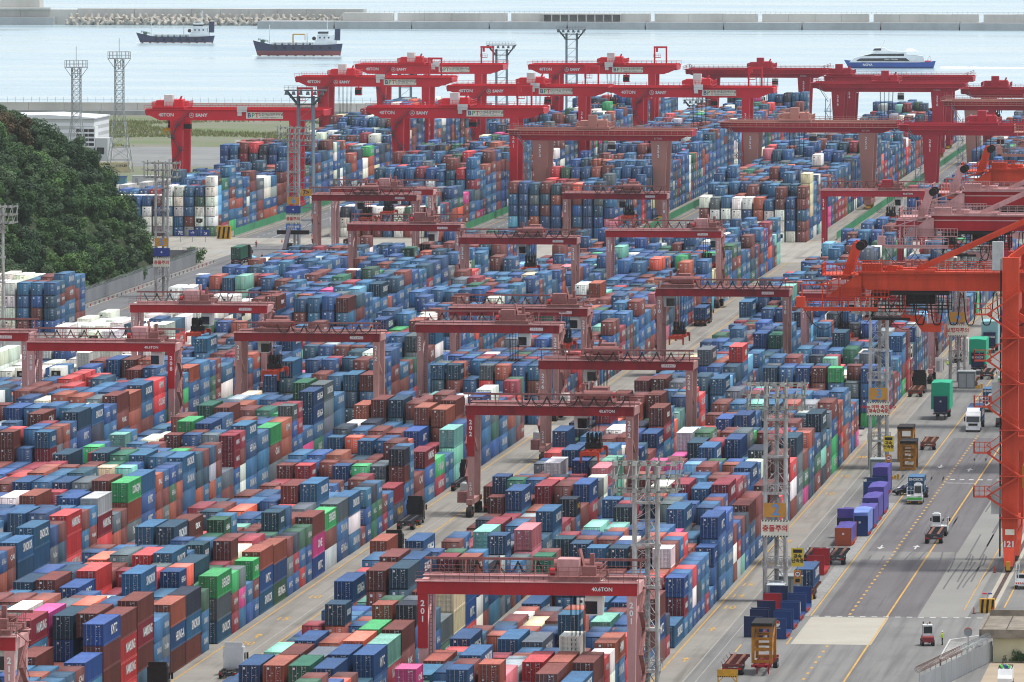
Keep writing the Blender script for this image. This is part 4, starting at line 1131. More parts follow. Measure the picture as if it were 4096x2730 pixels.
    for i, (za, zb) in enumerate(zip(lv[:-1], lv[1:])):
        xa, xb = (1.0, -4.2) if i % 2 == 0 else (-4.2, 1.0)
        zm = (za + zb) / 2
        b.bar((1.4, -1.7, za), (-3.2, -1.7, zm), .8, .22, 0).bar((-3.2, -1.7, zm), (1.4, -1.7, zb), .8, .22, 0)
        b.bar((1.4, -2.1, za + 1.1), (-3.2, -2.1, zm + 1.1), .1).bar((-3.2, -2.1, zm + 1.1), (1.4, -2.1, zb + 1.1), .1)
        b.box(-5.0, -2.6, -2.3, -.5, zm - .12, zm + .04); b.rail([(-2.7, -2.3, zm), (-5.0, -2.3, zm), (-5.0, -.5, zm)], 1.5, .8, .06)
        b.box(-1.4, 2.6, -2.3, -1.0, za - .15, za)
    b.build("stair", body, t)
    for z0 in (8.0, 22.5, 42.4):
        MB().box(-2.6, -1.06, -.9, .8, z0, z0 + 4.0).build("electric_cabinet", mat('grey white cabinet', (188, 190, 188), .6, dirt=.3, scale=1), t)
    MB().cyl((-1.35, -.8, 2), (-1.35, -.8, 44), .12, 6).build("conduit", m_cable, t)
    b = MB().box(1.6, 5.2, 3, 9, 11.4, 14.6); b.build("generator_house", m_yellow, t)
    if number:
        lettering(number, m_whitemark, t, (0, -2.75, 3.9), size=1.15, bold=.04)
        MB().box(-.6, .7, -1.25, -1.21, 5.1, 5.9).build("notice_plate", m_signw, t)
    return t
make_sts("orange quay crane numbered 121 with zigzag stairs, nearest the camera", 1090, m_orange, m_orange, m_orange, "121")
make_sts("red boomed quay crane with pink trim, second from the bottom", 1262, m_pink, m_red, m_pink)
make_sts("red boomed quay crane with pink trim, third from the bottom", 1352, m_pink, m_red, m_pink)
make_sts("orange quay crane behind the two red boomed quay cranes", 1442, m_orange, m_orange, m_orange)
make_sts("red quay crane with tan trim high at the right edge", 1640, m_tan, m_red, m_tan)
make_sts("tan trimmed red quay crane farthest up the right edge", 1790, m_tan, m_red, m_tan)

# ---------------------------------------------------------------- floodlight masts
m_cage = mat('weathered lamp steel', (150, 152, 146), .6, metal=.2, dirt=.6, scale=1.2, dirt_rgb=(92, 78, 64))
def make_mast(label, x, y, h, sign=None, boards=(), cage=7.4, mt=None, tilt=0):
    mt = mt or m_rusty
    t = thing("light_mast", label, "light mast", (x, y, 0), 0, "floodlight masts")
    for px, py in ((-1.4, 0), (1.4, 0), (0, 2.2)):
        MB().cyl((px, py, 0), (px * .96, py, h - .5), .31, 10, 0, .28).build("post", mt, t)
    for i, z in enumerate(np.arange(4.5, h - 4.5, 5.0)):
        b = MB()
        b.box(-1.8, 1.8, -.25, .25, z, z + .3).box(-1.5, 1.5, .3, 2.4, z + .1, z + .2)
        if i % 2 == 0: b.rail([(-1.8, -.3, z + .3), (1.8, -.3, z + .3)], 1.1, .9, .05).rail([(-1.8, 2.4, z + .3), (1.8, 2.4, z + .3)], 1.1, .9, .05)
        b.build("platform", mt, t)
    b = MB()
    for k, z in enumerate(np.arange(1.2, h - 4.6, 1.65)):
        sg = 1 if k % 2 else -1
        b.bar((-1.4 * sg, 0, z), (1.4 * sg, 0, z + 1.65), .07)
        for sx in (-1, 1): b.bar((sx * 1.4, 0, z), (0, 2.2, z + 1.65), .07)
        if k % 2: b.bar((-1.4, 0, z), (1.4, 0, z), .09)
    b.build("bracing", mt, t)
    b = MB()
    for z in np.arange(.5, h - 4, .5): b.box(-.25, .25, 1.75, 1.8, z, z + .05)
    b.bar((-.25, 1.78, .3), (-.25, 1.78, h - 3), .05).bar((.25, 1.78, .3), (.25, 1.78, h - 3), .05)
    b.build("ladder", m_galv, t)
    c = cage / 2
    b = MB()
    for z in (h - 3.4, h - 1.8, h - .2):
        for ya in (-c * .55, c * .55 + 1): b.bar((-c, ya, z), (c, ya, z), .2)
        for xa in (-c, -c / 3, c / 3, c): b.bar((xa, -c * .55, z), (xa, c * .55 + 1, z), .16)
    for xa in (-c, -c / 3, c / 3, c):
        for ya in (-c * .55, c * .55 + 1): b.bar((xa, ya, h - 3.6), (xa, ya, h + .4), .18)
    for xa in np.linspace(-c, c, 7): b.bar((xa, -c * .55 + .3, h - 3.4), (xa + .5, c * .4, h - .2), .1)
    b.build("lamp_cage", m_cage, t)
    for z in (h - 3.2, h - 1.6, h):
        for i in range(7):
            xa = -c + .3 + i * (cage - .6) / 6
            l = MB().frus((xa - .32, xa + .32, -c * .55 - .75, -c * .55 - .2), z - .28, (xa - .22, xa + .22, -c * .55 - .6, -c * .55 - .1), z + .22)
            l.build("floodlight", m_cage, t)
        for sx in (-1, 1):
            MB().bar((sx * c, -.4, z), (sx * (c + .8), -.6, z + .1), .3, .2).build("floodlight", m_galv, t)
    if sign:
        z0 = 11.5
        s = MB().box(-1.5, 1.5, -.52, -.44, z0, z0 + 1.9).build("number_board", m_signo, t)
        lettering(sign, m_bluemark, s, (.1, -.54, z0 + .92), size=2.1, bold=.05)
        z = z0 - .4
        for kind, txt in boards:
            hgt = 2.3 if kind == 'w' else 1.9
            mm = {'w': m_signw, 'b': m_signb, 'lb': mat("mid blue sign", (58, 110, 190), .6, dirt=.1)}[kind]
            s = MB().box(-1.9, 1.9, -.52, -.44, z - hgt, z).build("notice_board", mm, t)
            if kind == 'w':
                st = MB()
                for i in range(9):
                    xa = -1.85 + i * .41
                    for zz in (z - .2, z - hgt + .02):
                        st.quad((xa, -.53, zz), (xa + .22, -.53, zz), (xa + .32, -.53, zz + .17), (xa + .1, -.53, zz + .17))
                st.build("stripe_border", m_blackmark, s)
            lettering(txt, m_redmark if kind == 'w' else m_whitemark, s, (0, -.55, z - hgt / 2 - .03), size=.95 if '\n' not in txt else .7, bold=.025)
            z -= hgt + .25
    return t
make_mast("rust streaked floodlight mast rising beside crane 201", -87.8, 907, 29.5)
make_mast("floodlight mast with the number 2 board over the parked trailers", -83.2, 1041, 29.6, "2", (('w', "충돌주의"),))
make_mast("floodlight mast with the number 3 board by the mid yard aisle", -84.2, 1265, 29, "3", (('w', "30km 이하 속도준수\n[과속단속중]"),))
make_mast("floodlight mast with the number 4 board behind the green tarpaulin loads", -83.0, 1473, 25, "4", (('w', "보행자주의"),))
make_mast("floodlight mast with the number 5 board beside the hill road", -278.0, 1733, 30.5, "5", (('b', "+"), ('w', "충돌주의")), mt=m_rusty)
make_mast("floodlight mast with the number 6 board at the road junction", -277.5, 1940, 31, "6", (('b', "+"), ('w', "충돌주의"), ('lb', "자동화블록\n(7,8,9)")), mt=m_galv)
make_mast("floodlight mast cut by the left edge below the wooded hill", -279.0, 1530, 30, mt=m_rusty)
def make_tall(label, x, y, h, sign=None):
    t = thing("light_mast", label, "light mast", (x, y, 0), 0, "floodlight masts")
    for px in (-1.9, 1.9):
        for py in (0, 2.6): MB().cyl((px, py, 0), (px, py, h - 2), .28, 8).build("post", m_greyblue, t)
    b = MB()
    for i, z in enumerate(np.arange(3, h - 4, 3.2)):
        b.bar((-1.9, 0, z), (1.9, 0, z), .16).bar((-1.9, 0, z), (1.9, 0, z + 3.2), .1)
        b.bar((-1.9, 2.6, z), (1.9, 2.6, z), .16)
    b.build("bracing", m_greyblue, t)
    dk = mat("dark lamp steel", (84, 92, 98), .6, dirt=.2)
    b = MB().frus((-2.4, 2.4, -.5, 3.1), h - 4.2, (-2.8, 2.8, -.9, 3.5), h - 4.0)
    for sx in (-1, 1):
        b.bar((sx * 2.2, 0, h - 4), (sx * 5.0, 0, h - .6), .3).bar((sx * 2.2, 2.6, h - 4), (sx * 5.0, 2.6, h - .6), .3).bar((sx * 2.6, 0, h - 2.4), (sx * 4.0, 0, h - 2.2), .2)
    b.box(-5.2, 5.2, -1.5, 4, h - .6, h - .4).box(-3.8, 3.8, -1.2, 3.8, h - 2.4, h - 2.25)
    b.rail([(-5.2, -1.5, h - .4), (5.2, -1.5, h - .4)], 1.1, 1.2, .05)
    b.build("crown_platform", dk, t)
    for i in range(6):
        xa = -4.6 + i * 1.84
        MB().frus((xa - .5, xa + .5, -2.0, -1.3), h - 1.6, (xa - .3, xa + .3, -1.8, -1.2), h - .7).build("floodlight", dk, t)
    if sign:
        s = MB().box(-1.2, 1.9, -.6, -.5, 12.5, 14.2).build("number_board", m_signo, t)
        lettering(sign, m_blackmark, s, (.3, -.62, 13.35), size=1.6, bold=.03)
make_tall("tall flared floodlight mast just right of crane 262", -278.0, 1965, 40.0, "7>")
make_tall("shorter flared floodlight mast behind the bright red girders at left", -338.9, 2640, 27.5)
make_tall("flared floodlight mast in front of the sea, left of centre", -319.5, 2760, 31.2, "9")
make_tall("flared floodlight mast in front of the sea, at centre", -298.5, 2800, 36.0, "12")
make_tall("thin low floodlight mast right of centre before the sea", -228.5, 2540, 19)

# two white lattice towers on the waste ground
def lattice(label, x, y, h, w0=7.5, w1=2.6):
    t = thing("lattice_tower", label, "tower", (x, y, 0))
    wid = lambda z: (w0 + (w1 - w0) * min(1, z / (h * .55))) / 2 if z < h * .55 else w1 / 2
    zs = list(np.linspace(0, h * .55, 6)) + list(np.linspace(h * .55, h, 9)[1:])
    cr = lambda z: [(-wid(z), -wid(z), z), (wid(z), -wid(z), z), (wid(z), wid(z), z), (-wid(z), wid(z), z)]
    for k in range(4):
        b = MB()
        for za, zb in zip(zs[:-1], zs[1:]): b.bar(cr(za)[k], cr(zb)[k], .22)
        b.build("leg", m_galv, t)
    b = MB()
    for za, zb in zip(zs[:-1], zs[1:]):
        A, B2 = cr(za), cr(zb)
        for k in range(4):
            j = (k + 1) % 4
            b.bar(B2[k], B2[j], .12).bar(A[k], B2[j], .1).bar(A[j], B2[k], .1)
    b.build("bracing", m_galv, t)
    b = MB().cyl((0, 0, h), (0, 0, h + .25), 3.6, 16)
    for k in range(16):
        a = 2 * math.pi * k / 16; a2 = 2 * math.pi * (k + 1) / 16
        p, q = (3.6 * math.cos(a), 3.6 * math.sin(a)), (3.6 * math.cos(a2), 3.6 * math.sin(a2))
        b.bar((*p, h), (*p, h + 2.2), .12)
        for hh in (1.1, 2.2): b.bar((*p, h + hh), (*q, h + hh), .1)
        if k % 4 == 0: b.bar((p[0] * .35, p[1] * .35, h - 3.2), (*p, h), .15)
    b.build("crown_platform", m_galv, t)
    MB().cyl((0, 0, h), (0, 0, h + 6.5), .1, 5).build("aerial", m_galv, t)
lattice("white lattice tower nearer the hill, in front of the warehouse", -406.5, 2368, 33.5)
lattice("white lattice tower with climbing ivy, right of its twin", -397.5, 2395, 35.5)

# ---------------------------------------------------------------- breakwaters
m_bw = mat("breakwater concrete", (200, 198, 190), .9, dirt=.5, scale=.12, dirt_rgb=(160, 157, 150), streak=4)
m_bwd = mat("wet breakwater concrete", (162, 165, 165), .9, dirt=.55, scale=.12, dirt_rgb=(130, 132, 132), streak=2)
bw = thing("breakwater", "long grey concrete breakwater across the sea at the top", "breakwater", (-14, 4424, -3.2))
for i in range(18):
    x0 = -640 + i * 45
    MB().box(x0 + .4, x0 + 44.6, 0, 26, -.8, 4.2).build("quay_block", m_bwd, bw)
for x0, x1, hh in ((-592, -563, 8.9), (-560, -497, 8.9), (-494, -476, 8.9), (-430, -414, 8.9), (-411, -352, 8.9), (-349, -288, 8.9), (-285, -225, 8.9), (-222, -150, 8.9), (-147, 100, 8.9)):
    n = max(1, int((x1 - x0) / 15)); w = (x1 - x0) / n
    for k in range(n):
        MB().box(x0 + k * w + .06, x0 + (k + 1) * w - .06, 14, 24, 4.21, hh + .1 * (k % 2)).build("wall_block", m_bw, bw)
b = MB().box(-476, -430, 11, 24, 8.2, 8.9).box(-476, -430, 22, 24, 4.2, 8.2)
b.build("shelter_roof", m_bw, bw)
for i in range(10): MB().box(-475.5 + i * 5, -474.9 + i * 5, 11.2, 12, 4.21, 8.2).build("column", m_bw, bw)
b = MB()
for i in range(280): b.box(-640 + i * 2.9, -639.9 + i * 2.9, 14.4, 14.5, 8.9, 10.4)
b.box(-640, 160, 14.42, 14.48, 9.9, 10.0).build("lamp_post_rail", m_galv, bw)
bw2 = thing("breakwater", "rising breakwater wall behind the heaped concrete tetrapods, top left", "breakwater", (-24, 4508, -3.2))
for i in range(13):
    x0 = -800 + i * 17
    MB().box(x0 + .05, x0 + 16.9, 0, 14, -.8, 9.6 if i > 2 else 9.0).build("wall_block", m_bw, bw2)
MB().box(-830, -762, -8, 0, -.8, 4.5).build("quay_block", m_bwd, bw2)
MB().box(-830, -772, 2, 16, 9, 14.5).box(-830, -765, -3, 2, 9.0, 10.2).build("pier_head", m_bw, bw2)
tp = MB()
for d in ((0, 0, 1), (.94, 0, -.33), (-.47, .82, -.33), (-.47, -.82, -.33)):
    tp.cyl((0, 0, 0), (d[0] * 2.9, d[1] * 2.9, d[2] * 2.9), 1.25, 9, 0, .8)
TETRA = tp.mesh("tetrapod"); TETRA.materials.append(mat("weathered tetrapod concrete", (180, 174, 162), .9, dirt=.5, scale=.3, dirt_rgb=(140, 132, 122)))
for i in range(84):
    xx = -752 + (i % 42) * 4.1 + rnd.uniform(-.5, .5)
    o = link("tetrapod", TETRA, None, (xx - 24, 4502 - (i // 42) * 4.5 + rnd.uniform(-.6, .6), -1.2 + (1.9 if i < 42 else 0)))
    o.rotation_euler = (rnd.uniform(-.6, .6), rnd.uniform(-.6, .6), rnd.uniform(0, 6))
    tag(o, "concrete tetrapod in the pale heap along the far breakwater wall", "tetrapod", "tetrapods along the breakwater")
sheet("shore_ground", -1500, -352, 2856.5, 2925, -.02, m_waste)
nb = thing("sea_wall", "low concrete sea wall behind the grassy waste ground", "wall", (0, 2910, 0))
for i in range(24):
    x0 = -700 + i * 14
    MB().box(x0 + .05, x0 + 13.95, 0, 3, 1.7, 4.6).build("wall_block", m_bw, nb)
    MB().box(x0 + .05, x0 + 13.95, -4, 3, -.2, 1.69).build("ledge_block", m_bwd, nb)
b = MB()
for i in range(110): b.box(-700 + i * 3.1, -699.9 + i * 3.1, 1, 1.1, 4.6, 6.6)
b.box(-700, -362, 1.02, 1.07, 5.6, 5.66).build("fence_rail", m_galv, nb)

# ---------------------------------------------------------------- ships
def hull_mesh(L, B, deck, keel, bow_rise, mats_split, rake=.12, stern_round=.75, n=22, flare=1.0):
    """lofted hull: bow at -x; returns an MB with material 0 below the split height and 1 above"""
    b = MB()
    st = []
    for i in range(n + 1):
        u = i / n
        hb = B / 2 * min(1, (u / .22) ** .62 if u > 0 else 0) * (1 if u < .82 else 1 - (1 - stern_round) * ((u - .82) / .18) ** 2)
        zd = deck + bow_rise * max(0, 1 - u / .22) ** 1.6 + .5 * max(0, (u - .8) / .2)
        row = []
        for z, wf in ((keel, .55), (mats_split, .88), (mats_split, .88), ((mats_split + zd) / 2, .96), (zd, 1.0)):
            x = -L / 2 + u * L - rake * L * (1 - u) ** 6 * ((z - keel) / (deck - keel)) + (.03 * L * u ** 8) * ((z - keel) / (deck - keel))
            row.append((x, hb * wf, z))
        st.append(row)
    m = len(st[0])
    for s in (1, -1):
        vs = [(x, s * y, z) for row in st for x, y, z in row]
        lo = [(i * m + j, (i + 1) * m + j, (i + 1) * m + j + 1, i * m + j + 1) for i in range(n) for j in (0,)]
        hi = [(i * m + j, (i + 1) * m + j, (i + 1) * m + j + 1, i * m + j + 1) for i in range(n) for j in (2, 3)]
        b.add(vs, lo, 0); b.add(vs, hi, 1)
    e = st[-1]
    b.add([(x, y, z) for x, y, z in e] + [(x, -y, z) for x, y, z in e], [(0, 1, m + 1, m)], 0).add([(x, y, z) for x, y, z in e] + [(x, -y, z) for x, y, z in e], [(j, j + 1, m + j + 1, m + j) for j in (2, 3)], 1)
    for i in range(n):
        a, c = st[i][-1], st[i + 1][-1]
        b.add([(a[0], a[1], a[2] - .5), (c[0], c[1], c[2] - .5), (c[0], -c[1], c[2] - .5), (a[0], -a[1], a[2] - .5)], [(0, 1, 2, 3)], 2)
    return b
m_hull = mat("dark blue hull", (38, 52, 84), .5, dirt=.3, scale=.3, dirt_rgb=(60, 50, 60))
m_boot = mat("red lead boot paint", (128, 64, 66), .6, dirt=.4, scale=.3, dirt_rgb=(84, 50, 54))
m_deck = mat("deck green", (70, 104, 92), .7, dirt=.4, scale=.5)
m_super = mat("ship white", (226, 230, 232), .5, dirt=.12)
m_foam = mat("sea foam", (240, 246, 248), .8, dirt=.35, scale=.5, dirt_rgb=(190, 214, 222))
def tanker(label, x, y, L, split, deck, rot, crane=False):
    t = thing("tanker_ship", label, "ship", (x, y, -3.2), rot)
    hull_mesh(L, L * .17, deck, -1.2, 2.2, split, rake=.05).build("hull", [m_boot, m_hull, m_deck], t)
    B = L * .17
    x0 = L * .2
    s = MB().box(x0, L * .46, -B * .4, B * .4, deck - .3, deck + 2.3).box(x0 + 1, x0 + 9, -B * .33, B * .33, deck + 2.3, deck + 4.8).box(x0 + 1.5, x0 + 6.5, -B * .38, B * .38, deck + 4.8, deck + 7.0).box(x0 + 1.2, x0 + 7, -B * .42, B * .42, deck + 7, deck + 7.2)
    sp = s.build("superstructure", m_super, t)
    MB().box(x0 + 1.4, x0 + 6.6, -B * .385, B * .385, deck + 5.6, deck + 6.5).build("bridge_window", m_glass, sp)
    for k in range(3): MB().box(x0 + 2 + k * 2.2, x0 + 2.8 + k * 2.2, -B * .335, B * .335, deck + 3.2, deck + 4.0).build("window", m_glass, sp)
    MB().frus((x0 + 9.6, x0 + 12.4, -1.6, 1.6), deck + 2.2, (x0 + 9.9, x0 + 12.6, -1.3, 1.3), deck + 8.0).build("funnel", m_hull, t)
    b = MB().cyl((x0 + 6, 0, deck + 7), (x0 + 6, 0, deck + 14), .18, 6).bar((x0 + 4.8, 0, deck + 11.5), (x0 + 7.2, 0, deck + 11.5), .15).bar((x0 + 5.2, 0, deck + 12.8), (x0 + 6.8, 0, deck + 12.8), .12)
    b.build("main_mast", m_super, t)
    MB().cyl((-L * .36, 0, deck), (-L * .36, 0, deck + 10), .18, 6).build("fore_mast", m_super, t)
    MB().cyl((L * .1, 0, deck), (L * .1, 0, deck + 6), .25, 6).build("vent_mast", m_super, t)
    b = MB()
    for k in range(5): b.cyl((-L * .32, -B * .25 + k * B * .125, deck + .5), (x0 - 1, -B * .25 + k * B * .125, deck + .5), .18, 6)
    for k in range(6): b.box(-L * .3 + k * L * .085, -L * .3 + k * L * .085 + .8, -B * .32, B * .32, deck - .3, deck + .95)
    b.build("deck_piping", m_deck if not crane else m_chassis, t)
    b = MB()
    for sy in (-1, 1): b.rail([(-L * .34, sy * B * .46, deck), (x0, sy * B * .46, deck)], 1.1, 1.6, .07)
    b.build("deck_rail", m_super, t)
    b = MB().rail([(-L * .5, -B * .18, deck + 2.0), (-L * .38, -B * .34, deck + 1.0)], 1.1, 1.2, .07).rail([(-L * .5, B * .18, deck + 2.0), (-L * .38, B * .34, deck + 1.0)], 1.1, 1.2, .07).box(-L * .47, -L * .42, -1, 1, deck + 1, deck + 2.4)
    b.build("forecastle_gear", m_deck, t)
    for k in range(7):
        xx = -L * .28 + k * L * .11
        MB().cyl((xx, -B * .5 - .35, deck - 1.5), (xx, -B * .5, deck - 1.5), .75, 12).build("fender_tyre", m_rubber, t)
    MB().cyl((x0 - .5, -B * .42 - .3, deck + 3.2), (x0 - .5, -B * .42 + .1, deck + 3.2), 1.0, 12).build("fender_tyre", m_rubber, t)
    if crane:
        MB().cyl((-3, 0, deck), (-3, 0, deck + 5.4), .35, 8).bar((-3, 0, deck + 5.2), (3, 0, deck + 5.2), .6).bar((3, 0, deck + 5.2), (3, 0, deck + 2.2), .35).build("deck_crane", m_yellow, t)
    b = MB()
    for k in range(10):
        xx = -L * .58 + k * L * .11
        b.frus((xx, xx + L * .1, -B * (.55 + .02 * k), -B * .42), -.02, (xx + .5, xx + L * .08, -B * .5, -B * .46), .22)
    b.build("bow_wave", m_foam, t)
    return t
tanker("smaller dark blue tanker ship sailing left, nearer the breakwater", -649, 4098, 38, .6, 3.4, R(4))
tanker("larger dark blue tanker ship with yellow deck crane", -548, 3852, 41, 2.6, 5.6, R(5), True)
def ferry():
    t = thing("passenger_ferry", "white and blue catamaran ferry lettered NOVA trailing a wake", "ferry", (-239, 3672, -3.2), R(4))
    L = 42; t.scale = (.94, .94, .94)
    m_fb = mat("ferry blue", (44, 82, 160), .4, dirt=.1); m_fl = mat("ferry light blue", (70, 160, 214), .4, dirt=0)
    hull_mesh(L, 11, 3.0, -.8, 1.2, .6, rake=.05, stern_round=.95).build("hull", [m_fb, m_fb, m_super], t)
    hull = MB().prism([(-21, 3.0), (-18.5, 5.2), (-10, 7.4), (-7, 8.6), (-3.5, 8.8), (7.5, 8.4), (8, 6.6), (16, 6.4), (17, 3.0)], 'y', -4.6, 4.6)
    s = hull.build("superstructure", m_super, t)
    MB().prism([(-17.5, 4.0), (-15.5, 5.0), (7.5, 5.2), (9.5, 3.6), (-17, 3.6)], 'y', -4.68, 4.68).build("window_band", m_glass, s)
    MB().prism([(-14.5, 6.2), (-9.5, 7.3), (6.5, 7.4), (6.5, 6.2)], 'y', -4.68, 4.68).build("window_band", m_glass, s)
    w = MB().prism([(-9.5, 8.6), (-8, 10.2), (-3.5, 10.4), (0, 8.7)], 'y', -3, 3).build("wheelhouse", m_super, t)
    MB().prism([(-9.2, 8.9), (-8.3, 9.9), (-5, 10), (-5, 8.9)], 'y', -3.06, 3.06).build("wheelhouse_window", m_glass, w)
    MB().bar((-5, 0, 10), (-3.2, 0, 14.2), .6, .3).build("mast", m_super, t)
    MB().frus((7, 13.5, -3.4, 3.4), 8.4, (8.2, 11, -2.2, 2.2), 9.8).box(6, 14, -3.6, 3.6, 8.2, 8.45).build("awning", m_super, t)
    MB().bar((18, 0, 3), (19.4, 0, 6.2), .4).bar((20.6, 0, 3), (19.4, 0, 6.2), .4).build("stern_frame", m_super, t)
    MB().box(17, 20, -1.2, 1.2, 3, 3.8).build("life_raft", m_redmark, t)
    b = MB()
    lettering("NOVA", m_whitemark, t, (-11.8, -5.62, 1.75), size=1.7, bold=.04)
    lettering("BUSAN – TSUSHIMA", m_whitemark, t, (0, -4.75, 4.5), size=.75, bold=.01)
    return t
ferry()
b = MB(); r2 = random.Random(3)
for k in range(60):
    xx = -216 + k * 1.6; w = 1.6 + min(k, 12) * .22 + r2.uniform(-.4, .4); h = .9 * max(.15, 1 - k / 40) * r2.uniform(.6, 1.1)
    yc = 3673 + k * .11 + r2.uniform(-.3, .3)
    b.frus((xx, xx + 2.0, yc - w, yc + w), -3.22, (xx + .3, xx + 1.6, yc - w * .45, yc + w * .45), -3.2 + h)
tag(b.build("wake_foam", m_foam), "long white wake behind the ferry", "foam", None, "stuff")
t = thing("small_boat", "small white boat half hidden behind the bright red cranes", "boat", (-388, 3250, -3.2), R(3))
hull_mesh(16, 4.5, 2.0, -.6, .9, .3).build("hull", [m_hull, m_super, m_super], t)
c = MB().frus((-3, 5, -1.7, 1.7), 1.6, (-1.6, 4.6, -1.5, 1.5), 4.2).box(-.5, 3.2, -1.3, 1.3, 4.2, 5.6).build("cabin", m_super, t)
MB().frus((-2.2, 3, -1.74, 1.74), 2.9, (-1.5, 3, -1.6, 1.6), 3.7).build("window", m_glass, c)
MB().cyl((1, 0, 5.6), (1, 0, 8.6), .08, 5).build("mast", m_super, t)
# ---------------------------------------------------------------- wooded hill at the left
def smooth(a, b, v):
    t = max(0.0, min(1.0, (v - a) / (b - a)))
    return t * t * (3 - 2 * t)
def hill_h(x, y):
    foot = -295.5 - 34 * smooth(1815, 1930, y) ** 1.3
    d = foot - x
    if d <= 0: return -.6
    e = (1 - .95 * smooth(1850, 1985, y)) * (.25 + .75 * smooth(1640, 1730, y))
    h = 45 * (1 - math.exp(-d / 24.0)) * e
    h += (1.6 * math.sin(x * .11 + y * .05) + 1.2 * math.sin(x * .23 - y * .09 + 1)) * min(1, d / 10)
    return max(h - .4, -.6)
m_soil = noise_ground("hill undergrowth soil", (58, 66, 44), (44, 56, 36), .2, None, dark=(40, 42, 30))
xs = np.arange(-470, -290, 4.0); ys = np.arange(1630, 2010, 5.0)
b = MB()
vs = [(x, y, hill_h(x, y)) for y in ys for x in xs]
nx = len(xs)
b.add(vs, [(j * nx + i, j * nx + i + 1, (j + 1) * nx + i + 1, (j + 1) * nx + i) for j in range(len(ys) - 1) for i in range(nx - 1)])
o = b.build("hill", m_soil); o["kind"] = "structure"
for p in o.data.polygons: p.use_smooth = True

def leaf_mat(name, a, c):
    m = bpy.data.materials.new(name); m.use_nodes = True
    N, Lk = m.node_tree.nodes, m.node_tree.links
    bs = N["Principled BSDF"]; bs.inputs["Roughness"].default_value = .75; bs.inputs["Specular IOR Level"].default_value = .2
    oi = N.new("ShaderNodeObjectInfo"); g = N.new("ShaderNodeNewGeometry")
    n = N.new("ShaderNodeTexNoise"); n.inputs["Scale"].default_value = .55; n.inputs["Detail"].default_value = 3
    Lk.new(g.outputs["Position"], n.inputs[0])
    ad = N.new("ShaderNodeMath"); ad.operation = 'ADD'; Lk.new(n.outputs[0], ad.inputs[0])
    sc = N.new("ShaderNodeMath"); sc.operation = 'MULTIPLY_ADD'; sc.inputs[1].default_value = .5; sc.inputs[2].default_value = -.25; Lk.new(oi.outputs["Random"], sc.inputs[0]); Lk.new(sc.outputs[0], ad.inputs[1])
    r = N.new("ShaderNodeMapRange"); r.inputs[1].default_value = .25; r.inputs[2].default_value = .8; Lk.new(ad.outputs[0], r.inputs[0])
    mx = N.new("ShaderNodeMix"); mx.data_type = 'RGBA'; Lk.new(r.outputs[0], mx.inputs[0]); mx.inputs[6].default_value = lin(*a); mx.inputs[7].default_value = lin(*c)
    Lk.new(mx.outputs[2], bs.inputs["Base Color"])
    return m
LEAF = [leaf_mat("dark leaf green", (36, 60, 40), (68, 96, 56)), leaf_mat("mid leaf green", (46, 76, 44), (88, 120, 64)), leaf_mat("grey green leaf", (48, 70, 50), (86, 108, 74)), leaf_mat("russet leaf", (66, 62, 42), (98, 84, 58))]
m_bark = mat("bark", (86, 72, 60), .9, dirt=.4, scale=2)
def crown_mesh(seed, rad, hgt, nleaf, mtl, ls=.55):
    r2 = random.Random(seed); b = MB()
    clumps = []
    for k in range(13):
        a = r2.uniform(0, 6.28); rr = rad * math.sqrt(r2.random()) * .75; zz = r2.uniform(.2, .95)
        clumps.append((rr * math.cos(a), rr * math.sin(a), hgt * zz * (1 - .25 * (rr / rad) ** 2), rad * r2.uniform(.32, .55)))
    for k in range(nleaf):
        cx, cy, cz, cr = clumps[r2.randrange(13)]
        u, v, w = r2.gauss(0, 1), r2.gauss(0, 1), r2.gauss(0, 1)
        l = math.sqrt(u * u + v * v + w * w) + 1e-6
        q = cr * r2.uniform(.72, 1.05)
        n = Vector((u / l, v / l, w / l)); c = Vector((cx, cy, cz)) + n * q * 1.0
        if c.z < .4: continue
        n2 = (n + Vector((r2.uniform(-.6, .6), r2.uniform(-.6, .6), r2.uniform(-.1, .8)))).normalized()
        a = n2.orthogonal().normalized(); bb = n2.cross(a)
        th = r2.uniform(0, 6.28); a, bb = a * math.cos(th) + bb * math.sin(th), bb * math.cos(th) - a * math.sin(th)
        s = ls * r2.uniform(.6, 1.2)
        b.add([c - a * s, c - bb * s * .55, c + a * s, c + bb * s * .55], [(0, 1, 2, 3)])
    me = bpy.data.meshes.new("crown"); me.from_pydata(b.v, [], b.f); me.materials.append(mtl)
    return me
CROWNS = [(crown_mesh(i, 3.2 + (i % 3) * .5, 6.0 + (i % 4) * .6, 3000, LEAF[(0, 1, 0, 2, 1, 0, 2, 3)[i]], .36), i) for i in range(8)]
TRUNK = MB().cyl((0, 0, -1), (.15, .05, 2.4), .28, 7, 0, .18).bar((.1, 0, 1.6), (1.3, .4, 3.8), .16).bar((.1, 0, 1.8), (-1.1, .7, 4.0), .15).bar((.1, .1, 2), (.2, -1.2, 4.2), .14).mesh("trunk")
TRUNK.materials.append(m_bark)
pts, tries = [], 0
while len(pts) < 285 and tries < 20000:
    tries += 1
    x, y = rnd.uniform(-372, -293), rnd.uniform(1648, 1945)
    h = hill_h(x, y)
    if h < .2: continue
    px = 512 + 7750 * ((x * math.cos(_th) + y * math.sin(_th)) / (y * math.cos(_th) - x * math.sin(_th)))
    if px < -12: continue
    if any((x - a) ** 2 + (y - c) ** 2 < 4.1 ** 2 for a, c in pts): continue
    pts.append((x, y))
